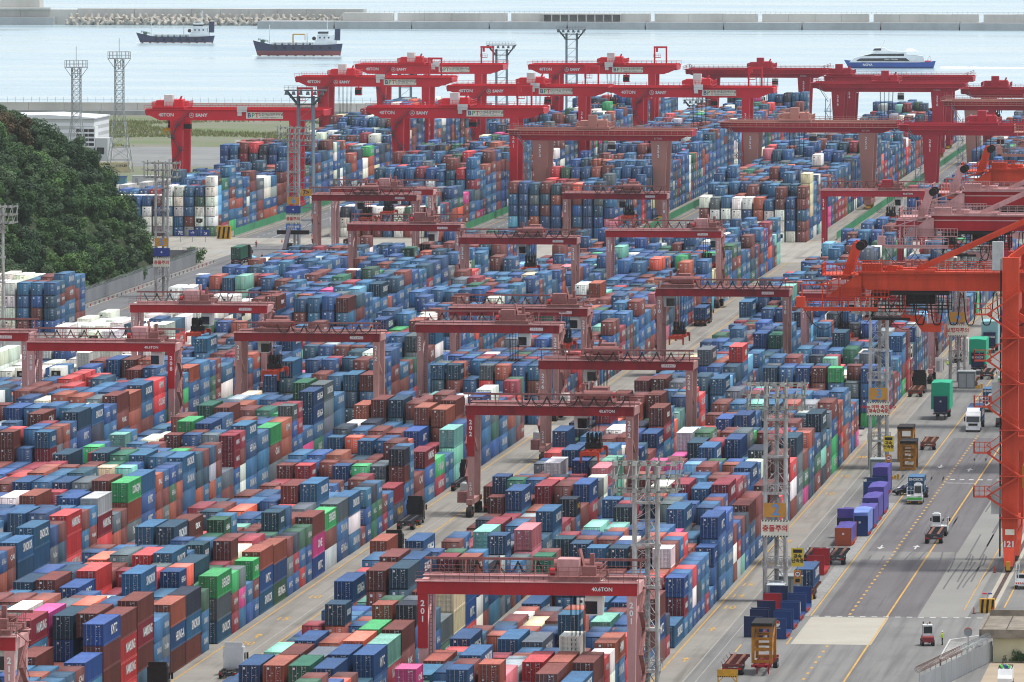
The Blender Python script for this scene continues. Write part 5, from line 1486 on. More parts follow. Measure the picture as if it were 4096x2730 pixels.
for i, (x, y) in enumerate(pts):
    k = 7 if (abs(x + 326) < 4 and abs(y - 1806) < 10) else rnd.choice((0, 1, 2, 3, 4, 5, 6, 0, 1))
    s = rnd.uniform(.62, 1.02)
    t = thing("tree", "russet leaved tree in the dark green wood on the hill" if k == 7 else "green broadleaf tree in the dense wood covering the hillside", "tree", (x, y, hill_h(x, y) - .3), rnd.uniform(0, 6.28), "trees covering the hill")
    t.scale = (s, s, s * rnd.uniform(.8, 1.1))
    link("trunk", TRUNK, t); link("crown", CROWNS[k][0], t)
# ivy and creeper mantle between the trees, too dense to count
b = MB(); r2 = random.Random(11)
for k in range(24000):
    x, y = r2.uniform(-350, -293.3), r2.uniform(1660, 1935)
    h = hill_h(x, y)
    if h < 0: continue
    c = Vector((x, y, h + r2.uniform(.1, 1.5) * (.6 + .5 * math.sin(x * .6) * math.sin(y * .5))))
    a = Vector((r2.gauss(0, 1), r2.gauss(0, 1), r2.gauss(0, .6))).normalized(); bb = a.orthogonal().normalized()
    s = r2.uniform(.2, .5)
    b.add([c - a * s, c - bb * s * .6, c + a * s, c + bb * s * .6], [(0, 1, 2, 3)])
me = bpy.data.meshes.new("undergrowth"); me.from_pydata(b.v, [], b.f); me.materials.append(LEAF[1])
tag(link("undergrowth", me), "dense creeper and undergrowth between the hillside trees", "undergrowth", None, "stuff")
# shrubs at the fence foot
SHR = [crown_mesh(40 + i, 2.0, 2.6, 1000, LEAF[1 + i % 2], .26) for i in range(3)]
for i in range(12):
    y = 1712 + i * 15.5 + rnd.uniform(-4, 4)
    o = link("shrub", SHR[i % 3], None, (-292.6 + rnd.uniform(-.8, .5), y, .0), rnd.uniform(0, 6)); sc = rnd.uniform(.8, 1.5); o.scale = (sc, sc, sc)
    tag(o, "bushy green shrub leaning over the grey fence below the hill", "shrub", "shrubs along the hill fence")
# grey sheet fence with coiled wire along the road
m_fence = mat("grey sheet fence", (138, 142, 146), .6, dirt=.35, scale=.4, dirt_rgb=(104, 100, 96), streak=3)
f = thing("sheet_fence", "grey sheet fence with coiled wire along the foot of the hill", "fence", (0, 0, 0))
fp = [(-290.7, 1640 + i * 6.0) for i in range(38)]
fp += [(-290.7 - 5 * (1 - math.cos(a)), 1862 + 14 * math.sin(a)) for a in np.linspace(.25, 1.35, 6)] + [(-296 - i * 6, 1878) for i in range(5)]
FPAN = None
for (xa, ya), (xb, yb) in zip(fp[:-1], fp[1:]):
    L = math.hypot(xb - xa, yb - ya); a = math.atan2(yb - ya, xb - xa)
    if FPAN is None:
        FPAN = MB().box(0, 1, -.03, .03, .1, 3.0)
        for k in range(4): FPAN.box(k * .25, k * .25 + .012, -.05, .05, 0, 3.3)
        FPAN = FPAN.mesh("fence_panel"); FPAN.materials.append(m_fence)
    o = link("fence_panel", FPAN, f, (xa, ya, 0), a); o.scale = (L, 1, 1)
b = MB()
for (xa, ya), (xb, yb) in zip(fp[:-1], fp[1:]):
    prev = None
    for k in range(25):
        u = k / 24; th = u * 2 * math.pi * 4
        p = (xa + (xb - xa) * u + .35 * math.cos(th), ya + (yb - ya) * u, 3.5 + .35 * math.sin(th))
        if prev: b.bar(prev, p, .03)
        prev = p
b.build("coiled_wire", m_galv, f)
m_kred = mat("red kerb post", (178, 70, 60), .7, dirt=.3)
t = thing("kerb_rail", "low red and white post row along the hill road", "barrier", (-287.6, 1690, 0))
b = MB()
for i in range(62):
    o = link("post", None, t) if False else None
    b = MB().box(-.08, .08, -.08, .08, 0, .75).build("post", m_kred if i % 2 else m_white, t, (0, i * 3.0, 0))
MB().box(-.2, .2, 0, 186, 0, .15).build("kerb", m_cross, t)
# ---------------------------------------------------------------- warehouse, tank, cabins and grass beyond the hill
wh = thing("warehouse", "white warehouse clad in pale grey bands behind the lattice towers", "building", (-470, 2480, 0))
m_wa = mat("white cladding", (226, 230, 232), .6, dirt=.08, scale=.1); m_wb = mat("pale grey cladding", (188, 192, 190), .6, dirt=.1, scale=.1)
nb_ = 12
for i in range(nb_):
    z0, z1 = i * 1.13, (i + 1) * 1.13
    w1 = 50.0
    MB().box(0, w1, 0 - (.03 if i % 2 else 0), 30, z0, z1 - .01).build("cladding_band", m_wa if i % 2 == 0 else m_wb, wh)
MB().prism([(0, 13.6), (50.3, 13.6), (50.3, 14.0), (35, 14.9), (0, 14.2)], 'y', -.3, 30).build("roof", m_wa, wh)
w = MB().box(44, 50.4, -.6, 6, 4.4, 11.0).build("stair_bay", m_wa, wh)
for z in (4.9, 6.4, 7.9, 9.4):
    for k in range(3): MB().box(44.3 + k * 2, 46.1 + k * 2, -.66, -.6, z, z + .95).build("window", m_glass, w)
a = MB().box(50.5, 54.5, -.4, 10, 0, 7.4).build("annex", m_wb, wh)
MB().box(51, 53.4, -.46, -.4, 2.2, 4.4).build("window", m_glass, a)
kb = thing("cream_cabin", "long cream box lettered KOHLER below the lattice towers", "cabin", (-408, 2398, 0))
MB().box(0, 13, 0, 3, 0, 3.0).build("body", mat("cream paint", (222, 206, 160), .6, dirt=.15), kb)
lettering("KOHLER", m_blackmark, kb, (10.6, -.03, 1.9), size=.95, bold=.02); lettering("KOHLER", m_blackmark, kb, (1.9, -.03, 1.9), size=.95, bold=.02)
t = thing("storage_tank", "horizontal white cylinder tank at the foot of the hill", "tank", (-411, 2330, 0))
MB().cyl((0, 0, 1.9), (9, 0, 1.9), 1.7, 18).build("shell", m_wa, t); MB().box(1, 1.8, -1, 1, 0, .6).box(7, 7.8, -1, 1, 0, .6).build("saddle", m_galv, t)
MB().rail([(0, -1.4, 3.4), (9, -1.4, 3.4)], 1.1, 1.2, .06).build("hand_rail", m_galv, t)
for i, (x, y, c, w, lab) in enumerate(((-398, 2318, m_wa, 6, "small white site cabin beside the cylinder tank"), (-389, 2300, mat("teal cabin paint", (84, 132, 150), .6), 9, "teal site cabin with blue sheet roof left of the far containers"), (-379, 2306, m_wb, 8, "pale grey site cabin in front of the ivy clad tower"))):
    t = thing("site_cabin", lab, "cabin", (x, y, 0), 0, "site cabins by the far left block")
    MB().box(0, w, 0, 3, 0, 2.7).build("body", c, t); MB().box(-.2, w + .2, -.2, 3.2, 2.71, 2.85).build("roof", m_wb if i != 1 else m_signb, t); MB().box(1, 1.9, -.04, 0, .1, 2.1).build("door", m_galv, t)
# white refrigerated boxes parked at an angle left of the far block
RB = MB().box(-1.22, 1.22, 0, 12.19, 0, 2.89).mesh("box_body"); RB.materials.append(m_white)
for i, (x, y, n) in enumerate(((-352, 2100, 3), (-349, 2110, 3), (-355.5, 2078, 2), (-346, 2125, 3), (-343.0, 2050, 2), (-346.3, 2042, 2), (-343.2, 2138, 3))):
    for k in range(n):
        t = thing("refrigerated_container", f"white refrigerated container, {TIERW[k]} tier of stack {numw(i + 1)} beside the wooded hill", "container", (x, y, k * 2.9), R(-2), "white boxes by the hill")
        link("body", RB, t); MB().box(-1.0, 1.0, -.04, 0, .2, 2.7).build("door", m_whitecab, t)
        for sx in (-.6, -.2, .2, .6): link("lock_rod", ROD[2.89], t, (sx, -.05, 0))
# reeds on the waste ground
b = MB(); r2 = random.Random(5)
for k in range(26000):
    x, y = r2.uniform(-520, -347), r2.uniform(2600, 2840)
    if math.sin(x * .05) + math.sin(y * .043 + x * .02) < -.3: continue
    h = r2.uniform(.3, 1.2); a = r2.uniform(0, 3.1); w = r2.uniform(.15, .5)
    b.add([(x - w * math.cos(a), y - w * math.sin(a), 0), (x + w * math.cos(a), y + w * math.sin(a), 0), (x + r2.uniform(-.3, .3), y, h)], [(0, 1, 2)])
me = bpy.data.meshes.new("grass"); me.from_pydata(b.v, [], b.f); me.materials.append(leaf_mat("reed green", (100, 118, 66), (146, 146, 100)))
tag(link("grass", me), "rough grass and reeds on the waste ground", "grass", None, "stuff")
m_bar = mat("barrier red", (214, 70, 60), .6, dirt=.1)
for i in range(26):
    t = link("traffic_barrier", None, None, (-398 + i * 2.05, 2640 + (i % 3) * 2.0, 0))
    tag(t, "red and white plastic traffic barrier in the long row on the waste ground", "barrier", "plastic barriers on the waste ground")
    MB().frus((0, 1.9, -.3, .3), 0, (0, 1.9, -.12, .12), .9).build("body", m_bar if i % 2 else m_white, t)
# yellow-black height gate and blue direction boards at the junction
t = thing("junction_sign", "blue direction boards 7E with arrows on the green rail at the junction", "sign", (-312, 1975, 0))
for x, s in ((0, "7E"), (3.2, "→"), (6.6, "↘")):
    p = MB().box(x - 1, x + 1, -.05, .05, 1.5, 3.1).build("board", m_signb, t); lettering(s, m_whitemark, p, (x, -.08, 2.3), size=1.3, bold=.03)
    MB().box(x - .06, x + .06, .05, .15, 0, 3).build("post", m_galv, t)
t = thing("striped_barrier", "yellow and black striped barrier block at the fence corner", "barrier", (-304.8, 1990, 0))
MB().box(0, 3.6, 0, 1.2, 0, 3.4).build("body", m_yellow, t)
for k in range(3): MB().prism([(.2 + k * 1.2, .2), (.7 + k * 1.2, .2), (1.1 + k * 1.2, 3.2), (.6 + k * 1.2, 3.2)], 'y', -.03, 0).build("stripe", m_blackmark, t)
# ---------------------------------------------------------------- vehicles (front at -y when the turn is 0)
def wheel_set(t, spots, r=.5, w=.32):
    for x, y in spots:
        o = MB().cyl((x - w / 2, y, r), (x + w / 2, y, r), r, 16).build("wheel", m_rubber, t)
        MB().cyl((x - w / 2 - .02, y, r), (x + w / 2 + .02, y, r), r * .5, 10).build("rim", m_galv, o)
m_lampw = mat("head lamp", (220, 222, 216), .2, dirt=0)
def road_tractor(label, x, y, rot, paint, group="road tractors"):
    t = thing("truck_tractor", label, "truck", (x, y, 0), rot, group)
    c = MB().prism([(0, .75), (0, 1.6), (.12, 2.9), (.5, 3.5), (2.25, 3.55), (2.25, .75)], 'x', -1.24, 1.24).build("cab", paint, t)
    MB().prism([(-.015, 1.75), (.09, 2.75), (.11, 2.75), (.02, 1.75)], 'x', -1.12, 1.12).build("windscreen", m_glass, c)
    for s in (-1, 1):
        MB().prism([(.35, 1.8), (.4, 2.75), (1.4, 2.75), (1.4, 1.8)], 'x', s * 1.25 - .01, s * 1.25 + .01).build("side_window", m_glass, c)
        MB().box(s * 1.45 - .12, s * 1.45 + .12, .05, .2, 1.9, 2.7).build("mirror", m_black, c)
        MB().box(s * .95 - .22, s * .95 + .22, -.07, -.01, .85, 1.1).build("headlight", m_lampw, c)
    MB().box(-1.24, 1.24, -.08, -.005, .4, .8).build("bumper", paint, t)
    MB().box(-.8, .8, -.05, -.012, 1.15, 1.55).build("grille", m_black, c)
    MB().prism([(.5, 3.55), (1.9, 4.15), (2.2, 4.15), (2.2, 3.55)], 'x', -1.1, 1.1).build("wind_deflector", paint, t)
    b = MB().box(-.5, -.32, 1.2, 6.5, .7, .95).box(.32, .5, 1.2, 6.5, .7, .95).box(-.5, .5, 4.2, 5.4, .95, 1.1)
    b.box(-1.2, 1.2, 2.4, 3.4, .6, 1.0).box(-1.2, 1.2, 6.3, 6.5, .55, .85)
    b.build("frame", m_chassis, t)
    wheel_set(t, [(s * 1.05, yy) for s in (-1, 1) for yy in (1.15, 4.3, 5.6)])
    for s in (-1, 1): MB().box(s * .95 - .2, s * .95 + .2, 6.5, 6.54, .6, .8).build("tail_light", m_tail, t)
    return t
def chassis_trailer(label, x, y, rot, paint, L=12.4, group="container chassis trailers", wide=False):
    t = thing("chassis_trailer", label, "trailer", (x, y, 0), rot, group)
    b = MB().box(-.75, -.45, 0, L, 1.05, 1.4).box(.45, .75, 0, L, 1.05, 1.4)
    for k in range(int(L / .9) + 1): b.box(-1.15, 1.15, k * .9, k * .9 + .12, 1.12, 1.3)
    b.build("frame", paint, t)
    if wide:
        for s in (-1, 1):
            MB().box(s * .62 - .17, s * .62 + .17, .1, L - .1, 1.41, 1.5).build("deck_rail", m_ruststeel, t)
            for yy in (.2, L * .33, L * .66, L - .8):
                MB().add([(s * 1.15, yy, 1.3), (s * 1.15, yy + .6, 1.3), (s * 1.4, yy + .5, 1.75), (s * 1.4, yy + .1, 1.75)], [(0, 1, 2, 3), (3, 2, 1, 0)]).build("guide_flap", paint, t)
    for yy in (.05, L - .3): MB().box(-1.22, 1.22, yy, yy + .25, 1.1, 1.42).build("bolster", paint, t)
    wheel_set(t, [(s * 1.0, yy) for s in (-1, 1) for yy in (L - 1.2, L - 2.5)], .5, .55)
    for s in (-1, 1): MB().box(s * .7 - .08, s * .7 + .08, 2.6, 2.8, .0, 1.05).build("landing_leg", paint, t)
    MB().box(-1.2, 1.2, L, L + .08, .7, 1.0).build("rear_bumper", paint, t)
    for s in (-1, 1): MB().box(s * .9 - .22, s * .9 + .22, L + .08, L + .11, .75, .95).build("tail_light", m_tail, t)
    return t
def loose_box(label, x, y, z, rot, pc, L=12.19, Hh=2.59, txt=None, door_txt=None):
    o = link("shipping_container", BODY[L, Hh], None, (x, y, z), rot)
    o.color = lin(*PAINT[pc]); tag(o, label, "container", "containers on trailers")
    for s in (-1, 1):
        d = link("door", DOOR[Hh], o, (s * .53, 0, 0)); d.color = o.color
        for sx in (-.24, .26): link("lock_rod", ROD[Hh], d, (sx, 0, 0))
    link("door_marking", STEN[1], o, (0, 0, Hh - 2.45))
    if txt:
        me = side_text(txt, L, Hh).copy(); me.materials.append(m_whitemark); link("lettering", me, o)
    if door_txt: lettering(door_txt, m_whitemark, o, (0, -.03, Hh - .42), size=.5, bold=.02)
    return o
def terminal_tractor(label, x, y, rot, num):
    t = thing("terminal_tractor", label, "truck", (x, y, 0), rot, "white terminal tractors")
    MB().box(-1.2, 1.2, 0, 2.4, .55, 1.35).build("bonnet", m_whitecab, t)
    MB().box(-1.22, 1.22, -.1, -.005, .75, 1.1).build("bumper", m_lime, t)
    bk = MB().box(-1.22, 1.22, -.06, .5, .2, .54).build("skirt", m_black, t)
    for s in (-1, 1):
        for k in range(3): MB().prism([(s * .85 - .3 + k * .2, .25), (s * .85 - .2 + k * .2, .25), (s * .85 - .12 + k * .2, .5), (s * .85 - .22 + k * .2, .5)], 'y', -.09, -.065).build("stripe", m_yellow, bk)
    c = MB().frus((-.15, 1.15, .35, 2.0), 1.36, (-.1, 1.1, .5, 2.0), 3.1).build("cab", m_whitecab, t)
    MB().add([(-.05, .37, 1.75), (1.05, .37, 1.75), (1.0, .46, 2.85), (0, .46, 2.85)], [(0, 1, 2, 3)]).build("windscreen", m_glass, c)
    MB().box(1.1, 1.17, .7, 1.7, 1.9, 2.85).build("side_window", m_glass, c)
    MB().box(-.05, 1.05, 2.001, 2.02, 1.9, 2.8).build("rear_window", m_glass, c)
    MB().box(.1, .9, .8, 1.5, 3.101, 3.3).build("roof_unit", m_whitecab, c)
    MB().rail([(-1.2, .2, 1.35), (-1.2, 2.3, 1.35), (-.2, 2.3, 1.35)], 1.2, .6, .04).build("hand_rail", m_whitecab, t)
    for s in (-1, 1): MB().box(s * 1.4 - .1, s * 1.4 + .1, .3, .4, 1.9, 2.4).build("mirror", m_black, t)
    MB().box(-.5, .5, 2.4, 4.8, .7, 1.05).build("frame", m_chassis, t)
    wheel_set(t, [(s * .98, yy) for s in (-1, 1) for yy in (1.0, 3.9)], .52, .45)
    lettering(num, m_blackmark, t, (.75, -.01 + .0, 1.22), size=.35)
    return t
def car(label, x, y, rot, paint):
    t = thing("car", label, "car", (x, y, 0), rot, "parked cars")
    b = MB().prism([(0, .35), (0, .75), (1.1, .95), (1.9, 1.5), (3.4, 1.55), (4.3, 1.05), (4.5, .9), (4.5, .35)], 'x', -.9, .9).build("body", paint, t)
    MB().prism([(1.2, .98), (1.92, 1.44), (3.35, 1.48), (4.1, 1.05)], 'x', -.91, .91).build("side_window", m_glass, b)
    MB().add([(-.75, 1.13, 1.0), (.75, 1.13, 1.0), (.65, 1.85, 1.5), (-.65, 1.85, 1.5)], [(0, 1, 2, 3)]).build("windscreen", m_glass, b)
    for s in (-1, 1):
        MB().box(s * .65 - .2, s * .65 + .2, -.03, 0, .6, .75).build("headlight", m_lampw, b); MB().box(s * .65 - .2, s * .65 + .2, 4.5, 4.53, .75, .9).build("tail_light", m_tail, b)
    wheel_set(t, [(s * .82, yy) for s in (-1, 1) for yy in (.85, 3.6)], .33, .22)
    return t
m_vest = mat("lime safety vest", (186, 230, 60), .7, dirt=0); m_dark = mat("dark work trousers", (34, 36, 44), .8, dirt=0); m_skin = mat("skin", (200, 150, 120), .6, dirt=0); m_hat = mat("white hard hat", (236, 238, 238), .4, dirt=0); m_ored = mat("dark red overall", (140, 34, 48), .8, dirt=0)
def person(label, x, y, rot, top, bottom, hat, pose=0, sit=False):
    t = thing("person", label, "person", (x, y, 0), rot, None)
    j = {'pel': (0, 0, .95), 'sp': (0, .02, 1.2), 'ch': (0, .03, 1.42), 'nk': (0, .02, 1.56), 'hd': (0, -.02, 1.72), 'sl': (-.2, .02, 1.44), 'sr': (.2, .02, 1.44)}
    if pose == 0:
        j.update(el=(-.27, -.06, 1.17), hl=(-.2, -.3, 1.08), er=(.27, -.06, 1.17), hr=(.2, -.32, 1.1), tl=(-.3 + .12, -.4, 1.07), tr=(.19, -.42, 1.1))
    else:
        j.update(el=(-.28, .03, 1.16), hl=(-.29, -.06, .9), er=(.28, .03, 1.16), hr=(.29, -.06, .9), tl=(-.29, -.08, .8), tr=(.29, -.08, .8))
    j.update(kl=(-.11, -.03, .5), al=(-.12, .02, .08), fl=(-.13, -.16, .04), kr=(.11, -.03, .5), ar=(.12, .06, .08), fr=(.13, -.12, .04), il=(-.1, 0, .9), ir=(.1, 0, .9))
    if sit:
        j = {k: (a, b, c - .55) for k, (a, b, c) in j.items()}
        j.update(kl=(-.16, -.42, .5), al=(-.16, -.4, .08), fl=(-.17, -.55, .04), kr=(.16, -.4, .5), ar=(.16, -.36, .08), fr=(.17, -.52, .04))
    E = [('pel', 'sp'), ('sp', 'ch'), ('ch', 'nk'), ('nk', 'hd'), ('ch', 'sl'), ('ch', 'sr'), ('sl', 'el'), ('el', 'hl'), ('hl', 'tl'), ('sr', 'er'), ('er', 'hr'), ('hr', 'tr'), ('pel', 'il'), ('pel', 'ir'), ('il', 'kl'), ('kl', 'al'), ('al', 'fl'), ('ir', 'kr'), ('kr', 'ar'), ('ar', 'fr')]
    rad = dict(pel=.15, sp=.14, ch=.16, nk=.06, hd=.1, sl=.08, sr=.08, el=.05, er=.05, hl=.04, hr=.04, tl=.035, tr=.035, il=.1, ir=.1, kl=.07, kr=.07, al=.05, ar=.05, fl=.04, fr=.04)
    ks = list(j); me = bpy.data.meshes.new("body")
    me.from_pydata([j[k] for k in ks], [(ks.index(a), ks.index(b)) for a, b in E], [])
    ob = bpy.data.objects.new("body", me); COL.objects.link(ob)
    sk = ob.modifiers.new("skin", 'SKIN'); ob.modifiers.new("sub", 'SUBSURF').levels = 1
    for k, v in zip(ks, me.skin_vertices[0].data): v.radius = (rad[k], rad[k]); v.use_root = k == 'pel'
    dg = bpy.context.evaluated_depsgraph_get(); m2 = bpy.data.meshes.new_from_object(ob.evaluated_get(dg)); bpy.data.objects.remove(ob)
    for mm in (bottom, top, m_skin): m2.materials.append(mm)
    zs = .95 - (.55 if sit else 0)
    for p in m2.polygons:
        z = p.center.z; p.material_index = 0 if z < zs else (2 if z > zs + .57 or abs(p.center.x) > .0 and p.center.y < -.25 and z > .3 and not sit else 1)
        p.use_smooth = True
    link("body", m2, t)
    hz = j['hd'][2]
    MB().cyl((0, -.02, hz + .03), (0, -.02, hz + .15), .125, 12, 0, .06).cyl((0, -.04, hz + .02), (0, -.04, hz + .045), .165, 12).build("hard_hat", hat, t)
    return t
# lane trucks among the blocks
road_tractor("black truck tractor pulling an empty chassis, nearer the bottom of the long lane", -146.9, 1158, math.pi, m_blackcab)
chassis_trailer("empty dark chassis behind the nearer black tractor in the long lane", -146.9, 1154.5, math.pi, m_chassis, 11)
road_tractor("black truck tractor with red tail lamps farther up the long lane", -147.3, 1228, math.pi, m_blackcab)
chassis_trailer("empty dark chassis behind the farther black tractor in the long lane", -147.3, 1224.5, math.pi, m_chassis, 11)
road_tractor("white truck tractor near the bottom edge in the long lane", -142.0, 942, math.pi, m_whitecab)
road_tractor("dark green roofed truck tractor at the bottom edge left of the lane", -147.6, 918, math.pi, m_blackcab)
m_ocab = mat("orange truck paint", (196, 100, 40), .5, dirt=.3)
road_tractor("orange truck tractor beneath crane 208", -206.3, 1296, math.pi, m_ocab)
road_tractor("black truck tractor with empty chassis beside crane 231's right leg", -88.6, 1448, math.pi, m_blackcab)
chassis_trailer("empty rusty chassis behind the black tractor by crane 231", -88.6, 1444, math.pi, m_ruststeel, 12)
chassis_trailer("chassis carrying a blue box up the mid yard lane", -147.2, 1651, math.pi, m_ruststeel, 12.4)
loose_box("blue container riding a chassis in the lane beyond crane 210", -147.2, 1638, 1.45, 0, 'hb', 12.19, 2.59, "HEUNG-A")
road_tractor("dark truck tractor hauling the blue box beyond crane 210", -147.2, 1655, math.pi, m_blackcab)
chassis_trailer("rusty chassis under the brown box beside crane 202's left leg", -137.6, 1188, math.pi, m_ruststeel, 12.4)
loose_box("brown container on a chassis beside crane 202's left leg", -137.6, 1175.4, 1.45, 0, 'br')
chassis_trailer("chassis under the brown box at the lane's right edge", -142.6, 1093.4, math.pi, m_ruststeel, 12.4)
loose_box("brown container on a chassis at the lane's right edge", -142.6, 1081, 1.45, 0, 'or')
road_tractor("dark truck tractor pulling the brown box at the lane's right edge", -142.6, 1100, math.pi, m_blackcab)
# the parking strip under the masts
def flat_rack(label, x, y, paint, load=None, z=0.0, L=6.0, wall=2.2):
    t = thing("flat_rack", label, "flat rack", (x, y, z), 0, "flat racks parked beside the apron")
    MB().box(-1.22, 1.22, 0, L, .05, .45).build("deck", paint, t)
    for y0 in (0, L - .22):
        w = MB().box(-1.22, 1.22, y0, y0 + .2, .46, wall + .45).build("end_wall", paint, t)
        MB().box(-1.22, -1.1, y0 - .06, y0, .46, wall + .5).box(1.1, 1.22, y0 - .06, y0, .46, wall + .5).box(-1.1, 1.1, y0 - .05, y0, wall + .33, wall + .45).build("post", paint, w)
    MB().box(-.15, .15, -.03, -.005, wall * .75, wall * .75 + .28).build("placard", m_whitemark, t)
    for k in range(4): MB().bar((1.15, .6 + k * 1.3, .5), (1.35, 1.0 + k * 1.3, .1), .12).build("lashing_strap", m_spread, t)
    if load:
        b = MB(); n = 10
        r2 = random.Random(int(x * 7 + y))
        vs = []
        for k in range(n + 1):
            u = k / n; yy = .25 + u * (L - .55)
            for a, zf in ((-1.18, .5), (-1.2, load), (0, load + .08), (1.2, load), (1.18, .5)):
                vs.append((a + r2.uniform(-.05, .05), yy, zf + r2.uniform(-.1, .08) * (zf > 1)))
        b.add(vs, [(k * 5 + j, k * 5 + j + 1, (k + 1) * 5 + j + 1, (k + 1) * 5 + j) for k in range(n) for j in range(4)] + [(0, 1, 2, 3, 4), tuple(range(n * 5, n * 5 + 5))])
        return t, b
    return t
m_fblue = mat("flat rack blue", (26, 62, 118), .6, dirt=.3, scale=1.2, dirt_rgb=(60, 52, 60)); m_fnavy = mat("flat rack navy", (26, 42, 82), .6, dirt=.3, scale=1.2); m_fred = mat("flat rack red", (162, 34, 44), .6, dirt=.3, scale=1.2); m_frust = mat("flat rack rust", (168, 82, 56), .7, dirt=.3, scale=1.2)
for i, (x, y, p, lab) in enumerate(((-79.0, 991, m_fblue, "bright blue flat rack with round emblem, front of the group"), (-82.2, 993, m_fnavy, "plain navy flat rack, left front of the group"), (-79.0, 1003, m_fblue, "blue flat rack second in the right row"), (-82.2, 1004.5, m_fnavy, "navy flat rack second in the left row"),
        (-79.0, 1014, m_fblue, "blue flat rack third in the right row, white drum inside"), (-82.2, 1014.5, m_fred, "red flat rack third in the left row"), (-79.0, 1025, m_fblue, "blue flat rack last in the right row"), (-82.2, 1025, m_fnavy, "navy flat rack last in the left row"))):
    t = flat_rack(lab, x, y, p, None, 0, 9.5, 2.3)
    if i == 0:
        MB().cyl((0, -.02, 2.05), (0, -.005, 2.05), .42, 20).build("emblem", m_whitemark, t); MB().prism([(-.42, 2.05), (.42, 2.05), (.3, 2.34), (0, 2.47), (-.3, 2.34)], 'y', -.035, -.022).build("emblem_cap", m_spread, t)
        lettering("SINOKOR", m_whitemark, t, (0, -.02, 1.45), size=.22)
for x, y, lab in ((-79.0, 1016.6, "white steel drum lying in a blue flat rack"), (-81.2, 1206.0, "white steel drum lying in the flat rack beside the parked cars")):
    t = thing("steel_drum", lab, "drum", (x, y, .46)); MB().cyl((-.9, 1.5, .95), (.9, 1.5, .95), .95, 18).build("shell", m_white, t); MB().cyl((-.92, 1.5, .95), (.92, 1.5, .95), .3, 10).build("hub", m_galv, t)
loose_box("pale green white short box behind the blue flat racks", -82.9, 1037, .02, 0, 'lg', 6.06, 2.59)
m_purp = mat("purple tarpaulin", (74, 66, 150), .6, dirt=.15, scale=.6, dirt_rgb=(150, 120, 160)); m_ptop = m_purp
m_pblue = mat("pale blue tarpaulin", (112, 138, 206), .6, dirt=.25, scale=1.0, dirt_rgb=(150, 170, 220)); m_gtarp = mat("green tarpaulin", (24, 168, 128), .6, dirt=.12, scale=.6, dirt_rgb=(16, 130, 100)); m_ctarp = mat("pale cyan tarpaulin", (140, 188, 190), .6, dirt=.2, scale=1.2, dirt_rgb=(120, 160, 164)); m_btarp = mat("vivid blue tarpaulin", (40, 110, 220), .6, dirt=.2)
for i, (x, y, p, h, m2, L, lab) in enumerate(((-80.0, 1125, m_frust, 2.6, m_purp, 11, "rust orange ended flat rack under a low purple tarpaulin"), (-80.6, 1137.5, m_fnavy, 4.3, m_purp, 2.5, "tall purple sheeted flat rack behind the rust orange one"), (-78.7, 1141, m_fblue, 3.5, m_pblue, 11, "flat rack with a bulging pale blue tarpaulin"),
        (-78.7, 1153.5, m_fblue, 3.0, m_purp, 11, "purple sheeted flat rack, third of the row"), (-78.8, 1166, m_fnavy, 3.6, m_purp, 11, "purple sheeted flat rack, fourth of the row"), (-78.8, 1178.5, m_fnavy, 4.2, m_purp, 11, "tallest purple sheeted flat rack, fifth of the row"),
        (-80.6, 1215, m_fblue, 4.3, m_purp, 10, "tall purple sheeted load beside the parked cars"))):
    t, b = flat_rack(lab, x, y, p, h, 0, L, 2.6 if h > 3 else 2.2)
    b.build("tarpaulin", m2, t)
flat_rack("blue flat rack with emblem in front of the parked cars", -81.2, 1203, m_fblue, None, 0, 8, 2.6)
chassis_trailer("empty flat chassis left of the pair beside the red flat rack", -82.4, 1107, math.pi, m_chassis, 12.4, wide=True)
chassis_trailer("empty flat chassis right of the pair beside the red flat rack", -78.9, 1107, math.pi, m_chassis, 12.4, wide=True)
flat_rack("red flat rack with straps behind the number 2 mast", -80.6, 1079, m_fred, None, 0, 11, 2.4)
chassis_trailer("rusty chassis under the blue box beside the number 2 mast", -79.3, 1056, math.pi, m_ruststeel, 12.4)
loose_box("blue container on a chassis beside the number 2 mast", -79.6, 1045, 1.45, 0, 'hb', 12.19, 2.59, "SINOKOR")
chassis_trailer("red brown chassis with raised flaps at the bottom edge", -81.0, 959, math.pi, mat("red brown chassis", (120, 52, 50), .7, dirt=.4, scale=1.2), 12.4, wide=True)
t = chassis_trailer("red chassis carrying the yellow spreader frame at the bottom edge", -77.4, 946.5, 0, m_fred, 12.4)
m_yframe = mat("grimy ochre frame", (178, 118, 34), .7, dirt=.8, scale=1.1, dirt_rgb=(66, 46, 30))
def spreader_frame(label, x, y, z, h):
    m_yellow = m_yframe
    t = thing("spreader_frame", label, "spreader", (x, y, z), 0, "stored spreader frames")
    for sx in (-1, 1):
        for yy in (.3, 6.5): MB().box(sx * 1.1 - .18, sx * 1.1 + .18, yy, yy + .4, 0, h).build("column", m_yellow, t)
        MB().bar((sx * 1.1, .5, .4), (sx * 1.1, 6.7, h - .4), .18).build("brace", m_yellow, t)
    for zz in (.05, h * .34, h * .62, h - .3):
        for yy in (.3, 6.5): MB().box(-.91, .91, yy + .02, yy + .38, zz, zz + .35).build("cross_beam", m_yellow, t)
    MB().box(-1.3, 1.3, 0, 7, h + .01, h + .4).build("head_frame", m_black, t)
    b = MB()
    for k in range(7): b.box(-.5, .5, .22, .3, .5 + k * .5, .56 + k * .5)
    b.build("ladder", m_yellow, t)
spreader_frame("yellow spreader frame standing on the red chassis at the bottom edge", -77.4, 947.5, 1.45, 4.6)
spreader_frame("yellow spreader frame by the number 3 mast, nearer one", -79.2, 1262, .1, 4.4)
spreader_frame("brown yellow spreader frame behind the nearer one at mast 3", -80.8, 1280, .1, 5.4)
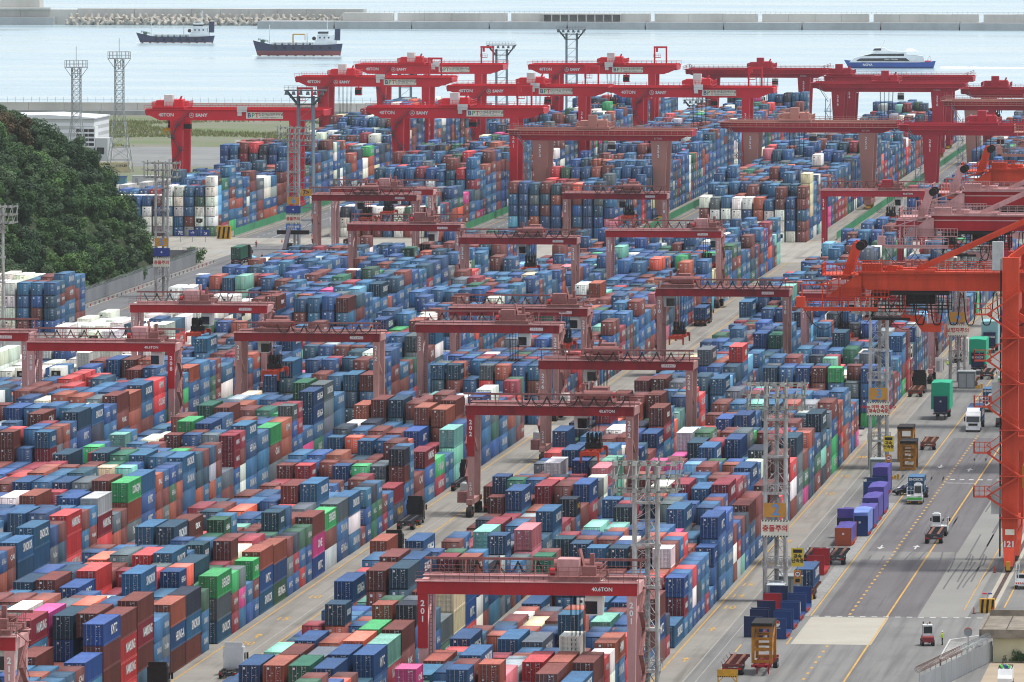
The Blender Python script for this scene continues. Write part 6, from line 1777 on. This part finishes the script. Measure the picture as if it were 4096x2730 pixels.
t = thing("work_barrier", "yellow barrier panel with black stripes at the bottom edge", "barrier", (-80.8, 938, 0))
MB().box(-1.25, 1.25, -.05, .05, .75, 1.7).build("panel", m_yellow, t)
for s in (-1, 1): MB().bar((s * 1.15, 0, 0), (s * 1.15, 0, .8), .14).bar((s * 1.15, 0, .1), (s * .5, 0, .8), .1).build("leg", m_yellow, t)
for k in range(9): MB().box(-1.2 + k * .27, -1.07 + k * .27, -.07, -.052, .76, .88).build("stripe", m_blackmark, t)
for x, y, lab in ((-81.4, 1043.5, "grey switch cabinet behind the blue flat racks"), (-82.6, 1245, "grey switch cabinet beside the white car"), (-80.4, 1456, "grey switch cabinet between the two green tarpaulin loads")):
    t = thing("switch_cabinet", lab, "cabinet", (x, y, 0), 0, "switch cabinets under the masts")
    MB().box(-1.6, 1.6, 0, 4, 0, 3.1).build("body", mat("grey green cabinet", (112, 124, 124), .7, dirt=.3, scale=.8), t); MB().box(-1.7, 1.7, -.1, 4.1, 3.11, 3.25).build("roof", m_galv, t)
    for k in range(2): MB().box(-1.4 + k * 1.5, -.1 + k * 1.5, -.04, 0, .2, 2.8).build("door", m_galv, t)
    for k in range(3): MB().box(1.7 + k * .5, 2.1 + k * .5, 0, .4, 0, .5 + .2 * k).build("bollard", m_yellow, t)
for x, y, lab in ((-80.1, 1040, "yellow speed camera sign with a 30 limit roundel by mast 2"), (-80.9, 1240, "yellow speed camera sign with a 30 limit roundel by mast 3")):
    t = thing("speed_sign", lab, "sign", (x, y, 0), 0, "speed camera signs")
    MB().cyl((0, 0, 0), (0, 0, 7.6), .1, 8).build("post", m_galv, t)
    p = MB().box(-.85, .85, -.16, -.11, 4.9, 7.4).build("camera_board", m_signy, t)
    MB().box(-.6, .6, -.2, -.165, 6.75, 7.2).build("camera_symbol", m_blackmark, p); lettering("과속\n단속중", m_blackmark, p, (0, -.18, 5.95), size=.62, bold=.02)
    p = MB().box(-.5, .5, -.16, -.11, 2.6, 4.4).build("limit_board", m_signo, t)
    MB().cyl((0, -.18, 3.85), (0, -.165, 3.85), .42, 20).build("roundel", m_redmark, p); MB().cyl((0, -.2, 3.85), (0, -.182, 3.85), .33, 20).build("roundel_face", m_whitemark, p)
    lettering("30", m_blackmark, p, (0, -.21, 3.84), size=.42, bold=.02); MB().box(-.3, .3, -.18, -.165, 2.75, 3.25).build("display", m_blackmark, p)
car("white car parked beside the purple sheeted loads", -77.9, 1219.5, R(-62), m_whitecab)
car("black car parked beside the purple sheeted loads", -78.3, 1214.5, R(-62), m_blackcab)
car("black car driving beside the orange crane's leg", -69.0, 1364, math.pi, m_blackcab)
# apron traffic
terminal_tractor("white terminal tractor 441 with a blue box, coming down the apron", -74.1, 1197.5, 0, "441")
chassis_trailer("chassis under the blue box behind terminal tractor 441", -74.1, 1201, 0, m_chassis, 12.4)
loose_box("blue container lettered SINOKOR behind terminal tractor 441", -74.1, 1201, 1.45, 0, 'sb', 6.06, 2.59, "SINOKOR", "SINOKOR")
terminal_tractor("white terminal tractor towing a flat chassis away up the apron", -67.1, 1147, math.pi, "138")
chassis_trailer("flat chassis towed up the apron behind a white terminal tractor", -67.1, 1142.5, math.pi, m_chassis, 12.8, wide=True)
road_tractor("white truck tractor with a blue box facing the camera", -73.2, 1347, 0, m_whitecab)
chassis_trailer("chassis under the blue box behind the white truck tractor", -73.2, 1350, 0, m_chassis, 12.4)
loose_box("blue container lettered HEUNG-A behind the white truck tractor", -73.2, 1350, 1.45, 0, 'hb', 12.19, 2.59, "HEUNG-A", "HEUNG-A")
terminal_tractor("white terminal tractor with a blue box behind the white truck", -73.0, 1395, 0, "452")
chassis_trailer("chassis behind the second box carrying terminal tractor", -73.0, 1398.5, 0, m_chassis, 12.4)
loose_box("blue container lettered SINOKOR on the second terminal tractor's chassis", -73.0, 1398.5, 1.45, 0, 'sb', 6.06, 2.59, "SINOKOR", "SINOKOR")
terminal_tractor("white terminal tractor half hidden by the orange crane leg", -73.9, 1468, 0, "437")
for i, (x, y, h, m2, lab, txt) in enumerate(((-80.5, 1375, 5.2, m_gtarp, "green tarpaulin load on a trailer, nearer of the two", None), (-80.4, 1495, 5.4, m_gtarp, "green tarpaulin load on a trailer, farther of the two", "SINOKOR"), (-81.4, 1558, 5.0, m_ctarp, "pale cyan sheeted machine on a trailer", "CRONOS"), (-79.2, 1594, 5.2, m_btarp, "vivid blue sheeted load by the orange crane leg", "SINOKOR"))):
    t, b = flat_rack(lab, x, y, m_fnavy, h, 1.4, 9.5, 2.4)
    tp_ = b.build("tarpaulin", m2, t); tp_.scale.x = 1.4
    if txt: lettering(txt, m_whitemark, t, (0, -.03, 1.9), size=.55, bold=.02)
    chassis_trailer("trailer under the " + lab, x, y - 1.2, 0, m_chassis, 12.4)
chassis_trailer("dark blue chassis trailer crossing the mid yard aisle", -91.5, 1338, R(91), m_fnavy, 13.0); COL.objects[-1]
chassis_trailer("rusty chassis parked by the number 3 mast", -78.6, 1318, math.pi, m_ruststeel, 12.4, wide=True)
chassis_trailer("red brown chassis parked by the number 4 mast", -79.7, 1469, math.pi, m_ruststeel, 12.4, wide=True)
chassis_trailer("dark blue chassis parked behind the number 4 mast", -77.9, 1493, math.pi, m_chassis, 12.4, wide=True)
# forklift and its worker
t = thing("forklift", "maroon and white forklift standing on the open apron", "forklift", (-59.1, 984.5, 0), R(8))
MB().prism([(0, .5), (0, 1.15), (.25, 1.3), (2.2, 1.2), (2.6, .9), (2.6, .4)], 'x', -.75, .75).build("body", mat("maroon forklift paint", (134, 44, 52), .5, dirt=.3), t)
c = MB().box(-.62, .62, .5, 1.9, 2.55, 2.7)
for sx in (-.6, .6):
    for yy in (.55, 1.85): c.bar((sx, yy, 1.2), (sx, yy, 2.6), .09)
c.box(-.6, .6, .52, .55, 1.25, 1.6).build("cab", m_whitecab, t)
MB().box(-.55, .55, .535, .545, 1.6, 2.5).build("cab_window", m_glass, t)
MB().box(-.5, -.35, 2.7, 2.85, .1, 2.9).box(.35, .5, 2.7, 2.85, .1, 2.9).box(-.5, .5, 2.72, 2.8, .8, .95).build("mast", m_black, t)
for s in (-1, 1): MB().box(s * .3 - .06, s * .3 + .06, 2.85, 3.9, .12, .18).build("fork", m_black, t)
wheel_set(t, [(s * .68, yy) for s in (-1, 1) for yy in (.45, 2.1)], .42, .32)
MB().cyl((0, 1.2, 2.7), (0, 1.2, 2.85), .1, 8).build("beacon", m_spread, t)
person("worker in white hard hat and lime vest standing beside the forklift", -57.4, 986.3, R(-80), m_vest, m_dark, m_hat)
person("worker in lime vest sitting by the mid yard lane", -87.6, 1519, R(60), m_vest, m_dark, m_hat, 1, True)
person("person in dark red overall standing on the junction", -288.2, 1948, R(20), m_ored, m_dark, m_ored, 1)
person("person in dark red overall beside the reach stacker", -277.6, 1886, R(-30), m_ored, m_ored, m_ored, 1)
person("worker in lime vest standing beside the cream cabin", -394.4, 2396, R(30), m_vest, m_dark, m_hat, 1)
# pickup with a ladder, striped block, guard building
t = thing("pickup_truck", "white pickup with a ladder rack beside the crane rail", "pickup", (-51.0, 1061.5, 0), math.pi)
t.location.y += 5
b = MB().prism([(0, .5), (0, 1.0), (.5, 1.15), (1.0, 1.85), (2.0, 1.9), (2.1, .5)], 'x', -.85, .85).build("cab", m_whitecab, t)
MB().prism([(.6, 1.2), (1.03, 1.75), (1.9, 1.78), (1.9, 1.2)], 'x', -.86, .86).build("side_window", m_glass, b)
MB().box(-.7, .7, 2.1, 2.12, 1.3, 1.8).build("rear_window", m_glass, b)
MB().box(-.85, .85, 2.13, 5.0, .6, .7).box(-.85, -.8, 2.13, 5, .7, 1.05).box(.8, .85, 2.13, 5, .7, 1.05).box(-.8, .8, 4.95, 5.0, .7, 1.05).build("bed", m_whitecab, t)
for k in range(5): MB().prism([(-.7 + k * .3, .75), (-.55 + k * .3, .75), (-.45 + k * .3, 1.0), (-.6 + k * .3, 1.0)], 'y', 5.01, 5.02).build("stripe", m_spread, t)
l = MB()
for s in (-.2, .2): l.bar((.6 + s, 4.8, 1.0), (.6 + s, 1.2, 3.2), .06)
for k in range(9): l.bar((.4, 4.8 - k * .42, 1.0 + k * .255), (.8, 4.8 - k * .42, 1.0 + k * .255), .05)
l.build("ladder", m_galv, t)
wheel_set(t, [(s * .75, yy) for s in (-1, 1) for yy in (.8, 4.0)], .33, .22)
t = thing("striped_block", "orange and black striped concrete block with a warning beacon", "barrier", (-53.9, 1028, 0))
MB().box(-1, 1, 0, 1.2, 0, 1.9).build("body", m_yellow, t)
for k in range(3): MB().prism([(-.85 + k * .68, 0), (-.55 + k * .68, 0), (-.4 + k * .68, 1.88), (-.7 + k * .68, 1.88)], 'y', -.03, -.002).build("stripe", m_blackmark, t)
MB().cyl((0, .5, 1.9), (0, .5, 2.55), .05, 6).build("beacon_post", m_galv, t); MB().cyl((-.65, .5, 2.6), (-.05, .5, 2.6), .1, 8).build("red_beacon", m_redmark, t); MB().cyl((.05, .5, 2.6), (.65, .5, 2.6), .1, 8).build("blue_beacon", m_signb, t)
for x, y, lab in ((-55.6, 1027.2, "orange traffic post left of the striped block"), (-53.1, 1026.6, "orange traffic post in front of the striped block"), (-55.9, 1086, "red and white cone at the orange crane's foot")):
    t = thing("traffic_post", lab, "cone", (x, y, 0), 0, "orange traffic posts"); MB().cyl((0, 0, 0), (0, 0, .9), .09, 8, 0, .06).build("post", m_spread, t); MB().cyl((0, 0, 0), (0, 0, .06), .25, 10).build("base", m_rubber, t)
gb = thing("guard_building", "pale yellow flat roofed building with a stained roof, bottom right", "building", (-49.9, 966.5, 0))
m_wall = mat("pale yellow render", (222, 216, 180), .8, dirt=.3, scale=.5, dirt_rgb=(170, 160, 130), streak=3); m_roofc = mat("stained roof concrete", (150, 140, 126), .9, dirt=.8, scale=.5, dirt_rgb=(76, 70, 60))
MB().box(0, 18, 0, 19, 0, 3.5).build("wall", m_wall, gb)
rf = MB().box(-1.4, 18.5, -1.0, 20, 3.51, 3.85).build("roof", m_roofc, gb)
MB().box(-1.5, 18.6, -1.15, -.95, 3.1, 4.2).box(-1.7, -1.41, -1.15, 20, 3.1, 4.2).box(-1.4, 18.6, 19.8, 20.05, 3.4, 4.6).build("parapet", m_roofc, rf)
for k in range(4): MB().box(1.5 + k * 3.4, 1.6 + k * 3.4, -.5, 19.5, 3.86, 3.89).build("roof_joint", m_blackmark, rf)
MB().box(0.02, 17.9, -.03, -.002, 2.8, 2.92).build("wall_band", m_wall, gb)
sheet("yard_slab_pavement", -50.2, -30, 880, 966.4, 0.014, noise_ground("rust stained slab", (176, 160, 138), (160, 146, 128), .2, None, dark=(132, 104, 80), darkamt=.5))
def bicycle(label, x, y, rot):
    t = thing("bicycle", label, "bicycle", (x, y, 0), rot, "bicycles against the wall")
    for xx in (-.52, .52):
        b = MB()
        for k in range(16):
            a, c = 2 * math.pi * k / 16, 2 * math.pi * (k + 1) / 16
            b.bar((xx + .33 * math.cos(a), 0, .34 + .33 * math.sin(a)), (xx + .33 * math.cos(c), 0, .34 + .33 * math.sin(c)), .035)
            if k % 2 == 0: b.bar((xx, 0, .34), (xx + .33 * math.cos(a), 0, .34 + .33 * math.sin(a)), .01)
        b.build("wheel", m_rubber, t)
    MB().bar((-.52, 0, .34), (-.1, 0, .32), .04).bar((-.1, 0, .32), (-.25, 0, .85), .04).bar((-.25, 0, .78), (.35, 0, .8), .04).bar((-.1, 0, .32), (.35, 0, .75), .04).bar((.35, 0, .9), (.52, 0, .34), .04).bar((-.52, 0, .34), (-.25, 0, .7), .03).build("frame", m_black, t)
    MB().box(-.38, -.12, -.06, .06, .86, .92).build("saddle", m_black, t); MB().bar((.32, -.25, .95), (.32, .25, .95), .035).build("handlebar", m_black, t)
bicycle("bicycle leaning against the yellow wall by the fence", -48.4, 965.2, R(75)); bicycle("bicycle in front of weeds at the yellow wall", -45.6, 965.6, R(5))
o = link("shrub", SHR[0], None, (-46.8, 965.9, 0)); o.scale = (.5, .3, .5); tag(o, "low weeds at the foot of the yellow wall", "plant")
f = thing("wire_fence", "grey mesh fence topped with coiled razor wire, bottom right", "fence", (0, 0, 0))
for i in range(14):
    y0 = 925 + i * 3.0; x0 = -53.9 + (y0 - 942) * .155; x1 = x0 + .465
    b = MB().bar((x0, y0, 1.35), (x1, y0 + 3, 1.35), .04, 2.5).build("fence_panel", m_fence, f)
    MB().cyl((x0, y0, 0), (x0, y0, 3.1), .06, 6).bar((x0, y0, 2.9), (x0 - .4, y0, 3.5), .06).build("post", m_galv, f)
for i in range(14):
    y0 = 925 + i * 3.0; x0 = -53.9 + (y0 - 942) * .155
    b = MB(); prev = None
    for k in range(41):
        u = k / 40; a = u * 2 * math.pi * 5
        p = (x0 - .25 + .465 * u + .42 * math.cos(a), y0 + 3 * u, 3.35 + .42 * math.sin(a))
        if prev: b.bar(prev, p, .035)
        prev = p
    b.build("razor_wire", m_ruststeel if i < 8 else m_galv, f)
t = thing("traffic_mirror", "round convex traffic mirror with an orange hood on a post", "mirror", (-53.6, 977, 0))
MB().cyl((0, 0, 0), (0, 0, 2.6), .05, 6).build("post", m_galv, t); MB().cyl((0, -.1, 2.6), (0, .0, 2.6), .52, 18).build("mirror_back", m_galv, t); MB().cyl((0, .01, 2.72), (0, .1, 2.72), .52, 18).build("hood", m_spread, t)
for x, y, lab in ((-55.7, 953, "thin black bollard post by the razor wire, upper"), (-55.6, 941, "thin black bollard post by the razor wire, lower")):
    t = thing("bollard", lab, "bollard", (x, y, 0), 0, "bollards by the fence"); MB().cyl((0, 0, 0), (0, 0, 1.6), .09, 8).build("post", m_black, t); MB().cyl((0, 0, 1.6), (0, 0, 1.75), .14, 8).build("cap", m_galv, t)
t = thing("van", "white van with green and blue bundles on its roof, bottom right", "van", (-47.0, 938, 0), 0)
b = MB().prism([(0, .4), (0, 1.0), (.8, 1.3), (1.3, 2.0), (4.6, 2.0), (4.7, .4)], 'x', -.88, .88).build("body", m_whitecab, t)
MB().add([(-.7, .83, 1.32), (.7, .83, 1.32), (.62, 1.27, 1.95), (-.62, 1.27, 1.95)], [(0, 1, 2, 3)]).build("windscreen", m_glass, b)
MB().rail([(-.8, 1.4, 2.0), (-.8, 4.4, 2.0), (.8, 4.4, 2.0), (.8, 1.4, 2.0)], .25, .8, .03).build("roof_rack", m_black, t)
wheel_set(t, [(s * .8, yy) for s in (-1, 1) for yy in (.9, 3.8)], .33, .22)
for x0, m2, lab in ((-.4, m_lime, "green bundle on the van roof"), (.1, m_signb, "blue rolled bundle on the van roof"), (.45, m_lime, "right green bundle on the van roof")):
    t = thing("roof_bundle", lab, "bundle", (-47.0 + x0, 940, 2.06), R(12)); MB().cyl((0, -.2, .15), (0, 1.6, .15), .16, 10).cyl((0, .4, .15), (0, .5, .15), .18, 10).build("roll", m2, t)
# junction vehicles on the left
chassis_trailer("chassis under the green box at the junction", -281.2, 1879, math.pi, m_chassis, 12.4)
loose_box("green container on a truck rounding the junction", -281.2, 1866.5, 1.45, 0, 'gr', 12.19, 2.89)
road_tractor("dark truck tractor hauling the green box at the junction", -281.2, 1885, math.pi, m_blackcab)
m_dump = mat("dusty dump body", (128, 120, 106), .8, dirt=.5, scale=1.0, dirt_rgb=(86, 80, 72))
for i, (x, y) in enumerate(((-268.4, 1868), (-268.4, 1845), (-268.6, 1824), (-268.8, 1803), (-268.9, 1783), (-269.0, 1766), (-269.0, 1750))):
    t = thing("dump_truck", f"dusty grey dump truck, {'first second third fourth fifth sixth seventh'.split()[i]} from the junction in the queue", "truck", (x, y + 9, 0), math.pi, "queue of dump trucks")
    c = MB().prism([(0, .7), (0, 1.6), (.15, 2.8), (1.9, 2.85), (1.9, .7)], 'x', -1.2, 1.2).build("cab", m_blackcab if i % 2 else m_dump, t)
    MB().prism([(-.012, 1.7), (.1, 2.6), (.13, 2.6), (.02, 1.7)], 'x', -1.05, 1.05).build("windscreen", m_glass, c)
    b = MB().frus((-1.2, 1.2, 2.2, 8.4), 1.2, (-1.28, 1.28, 2.1, 8.6), 2.7)
    for k in range(5): b.box(-1.33, -1.28, 2.6 + k * 1.4, 2.75 + k * 1.4, 1.3, 2.75).box(1.28, 1.33, 2.6 + k * 1.4, 2.75 + k * 1.4, 1.3, 2.75)
    b.box(-1.3, 1.3, 2.0, 2.2, 1.3, 3.2)
    b.build("tipper_body", m_dump, t)
    MB().frus((-1.15, 1.15, 2.4, 8.3), 2.705, (-.4, .4, 3.2, 7.4), 3.0).build("load", m_waste if i % 2 else m_conc, t)
    MB().box(-.45, .45, 1.2, 8.3, .7, 1.15).build("frame", m_chassis, t)
    wheel_set(t, [(s * 1.0, yy) for s in (-1, 1) for yy in (1.0, 2.4, 6.2, 7.5)], .5, .4)
t = thing("box_truck", "white box truck at the near end of the dump truck queue", "truck", (-272.9, 1766, 0), math.pi)
MB().box(-1.2, 1.2, 2.1, 8.6, 1.0, 3.7).build("box_body", m_whitecab, t); MB().prism([(0, .6), (0, 1.5), (.3, 2.6), (2.0, 2.7), (2.0, .6)], 'x', -1.1, 1.1).build("cab", m_whitecab, t)
MB().box(-.1, .1, 8.6, 8.63, 1.1, 3.5).build("door_seam", m_blackmark, t); wheel_set(t, [(s * .95, yy) for s in (-1, 1) for yy in (1.0, 6.6)], .48, .35)
t = thing("reach_stacker", "red reach stacker with a long grey boom lifting a box", "reach stacker", (-271.0, 1884, 0), 0)
MB().prism([(0, .8), (0, 2.0), (1.5, 2.4), (6.5, 2.2), (7.4, 1.2), (7.4, .8)], 'x', -1.6, 1.6).build("body", m_fred, t)
c = MB().box(-.7, .7, 3.2, 5.0, 2.3, 4.3).build("cab", m_black, t); MB().box(-.72, .72, 3.18, 4.4, 2.9, 4.1).build("cab_window", m_glass, c)
MB().bar((-.9, .6, 2.6), (-.9, 9.5, 7.6), .9, 1.0).build("boom", m_stair, t); MB().bar((-.9, 4.6, 2.0), (-.9, 6.0, 5.6), .5).build("lift_ram", m_fred, t); MB().box(-4, 4, 9.6, 10.4, 6.2, 7.2).build("spreader", m_black, t)
wheel_set(t, [(s * 1.35, yy) for s in (-1, 1) for yy in (1.2, 5.8)], .85, .6)
for x, y in ((-285.5, 1975), (-283, 1985), (-290.4, 1943)):
    t = thing("traffic_cone", "orange traffic cone on the junction road", "cone", (x, y, 0), 0, "cones on the junction"); MB().cyl((0, 0, .04), (0, 0, .9), .22, 10, 0, .05).build("cone", m_spread, t); MB().box(-.28, .28, -.28, .28, 0, .05).build("base", m_spread, t)
# tank containers in their frames
m_tank = mat("tank shell", (206, 204, 196), .45, dirt=.3, scale=.8, dirt_rgb=(140, 130, 116)); m_tframe = mat("tank frame", (46, 70, 110), .6, dirt=.3)
TW = ["at the block edge behind the orange boom", "in the third row behind the orange boom", "in the fourth row behind the orange boom", "highest, at the block edge farther up the lane", "at the lane edge beneath the centre left crane", "second from the lane beneath the centre left crane", "third from the lane beneath the centre left crane", "fourth from the lane beneath the centre left crane"]
TK = [(*TANKPOS[q], w) for q, w in zip(TANKS, TW) if q in TANKPOS]
for i, (x, y, z, wd) in enumerate(TK):
    t = thing("tank_container", "white tank container " + wd, "tank container", (x, y, z), 0, "tank containers")
    MB().cyl((0, .35, 1.28), (0, 5.7, 1.28), 1.1, 20).cyl((0, .12, 1.28), (0, .35, 1.28), .7, 20, 0, 1.1).build("tank", m_tank, t)
    b = MB()
    for yy in (.06, 6.0):
        for s in (-1, 1): b.bar((s * 1.14, yy, 0), (s * 1.14, yy, 2.56), .14); b.bar((s * 1.14, yy, 2.5), (s * .2, yy, 2.5), .14); b.bar((s * 1.14, yy, .08), (s * .2, yy, .08), .14); b.bar((s * 1.14, yy, 2.4), (s * .6, yy, 2.1), .08)
    for s in (-1, 1): b.bar((s * 1.14, 0, .08), (s * 1.14, 6.05, .08), .12); b.bar((s * 1.14, 0, 2.5), (s * 1.14, 6.05, 2.5), .1)
    b.build("frame", m_tframe if i % 2 else m_white, t)
# ---------------------------------------------------------------- sea haze
hz = MB().box(-7000, 7000, -400, 10000, -4.4, 150.0)
m_haze = bpy.data.materials.new("haze"); m_haze.use_nodes = True
N, Lk = m_haze.node_tree.nodes, m_haze.node_tree.links
N.remove(N["Principled BSDF"])
pv = N.new("ShaderNodeVolumePrincipled")
pv.inputs["Color"].default_value = (0.93, 0.97, 1.0, 1)
pv.inputs["Density"].default_value = 0.000019
pv.inputs["Anisotropy"].default_value = 0.0
Lk.new(pv.outputs[0], N["Material Output"].inputs["Volume"])
o = hz.build("haze", m_haze)
tag(o, "pale sea haze lying over the harbour", "haze", None, "stuff")
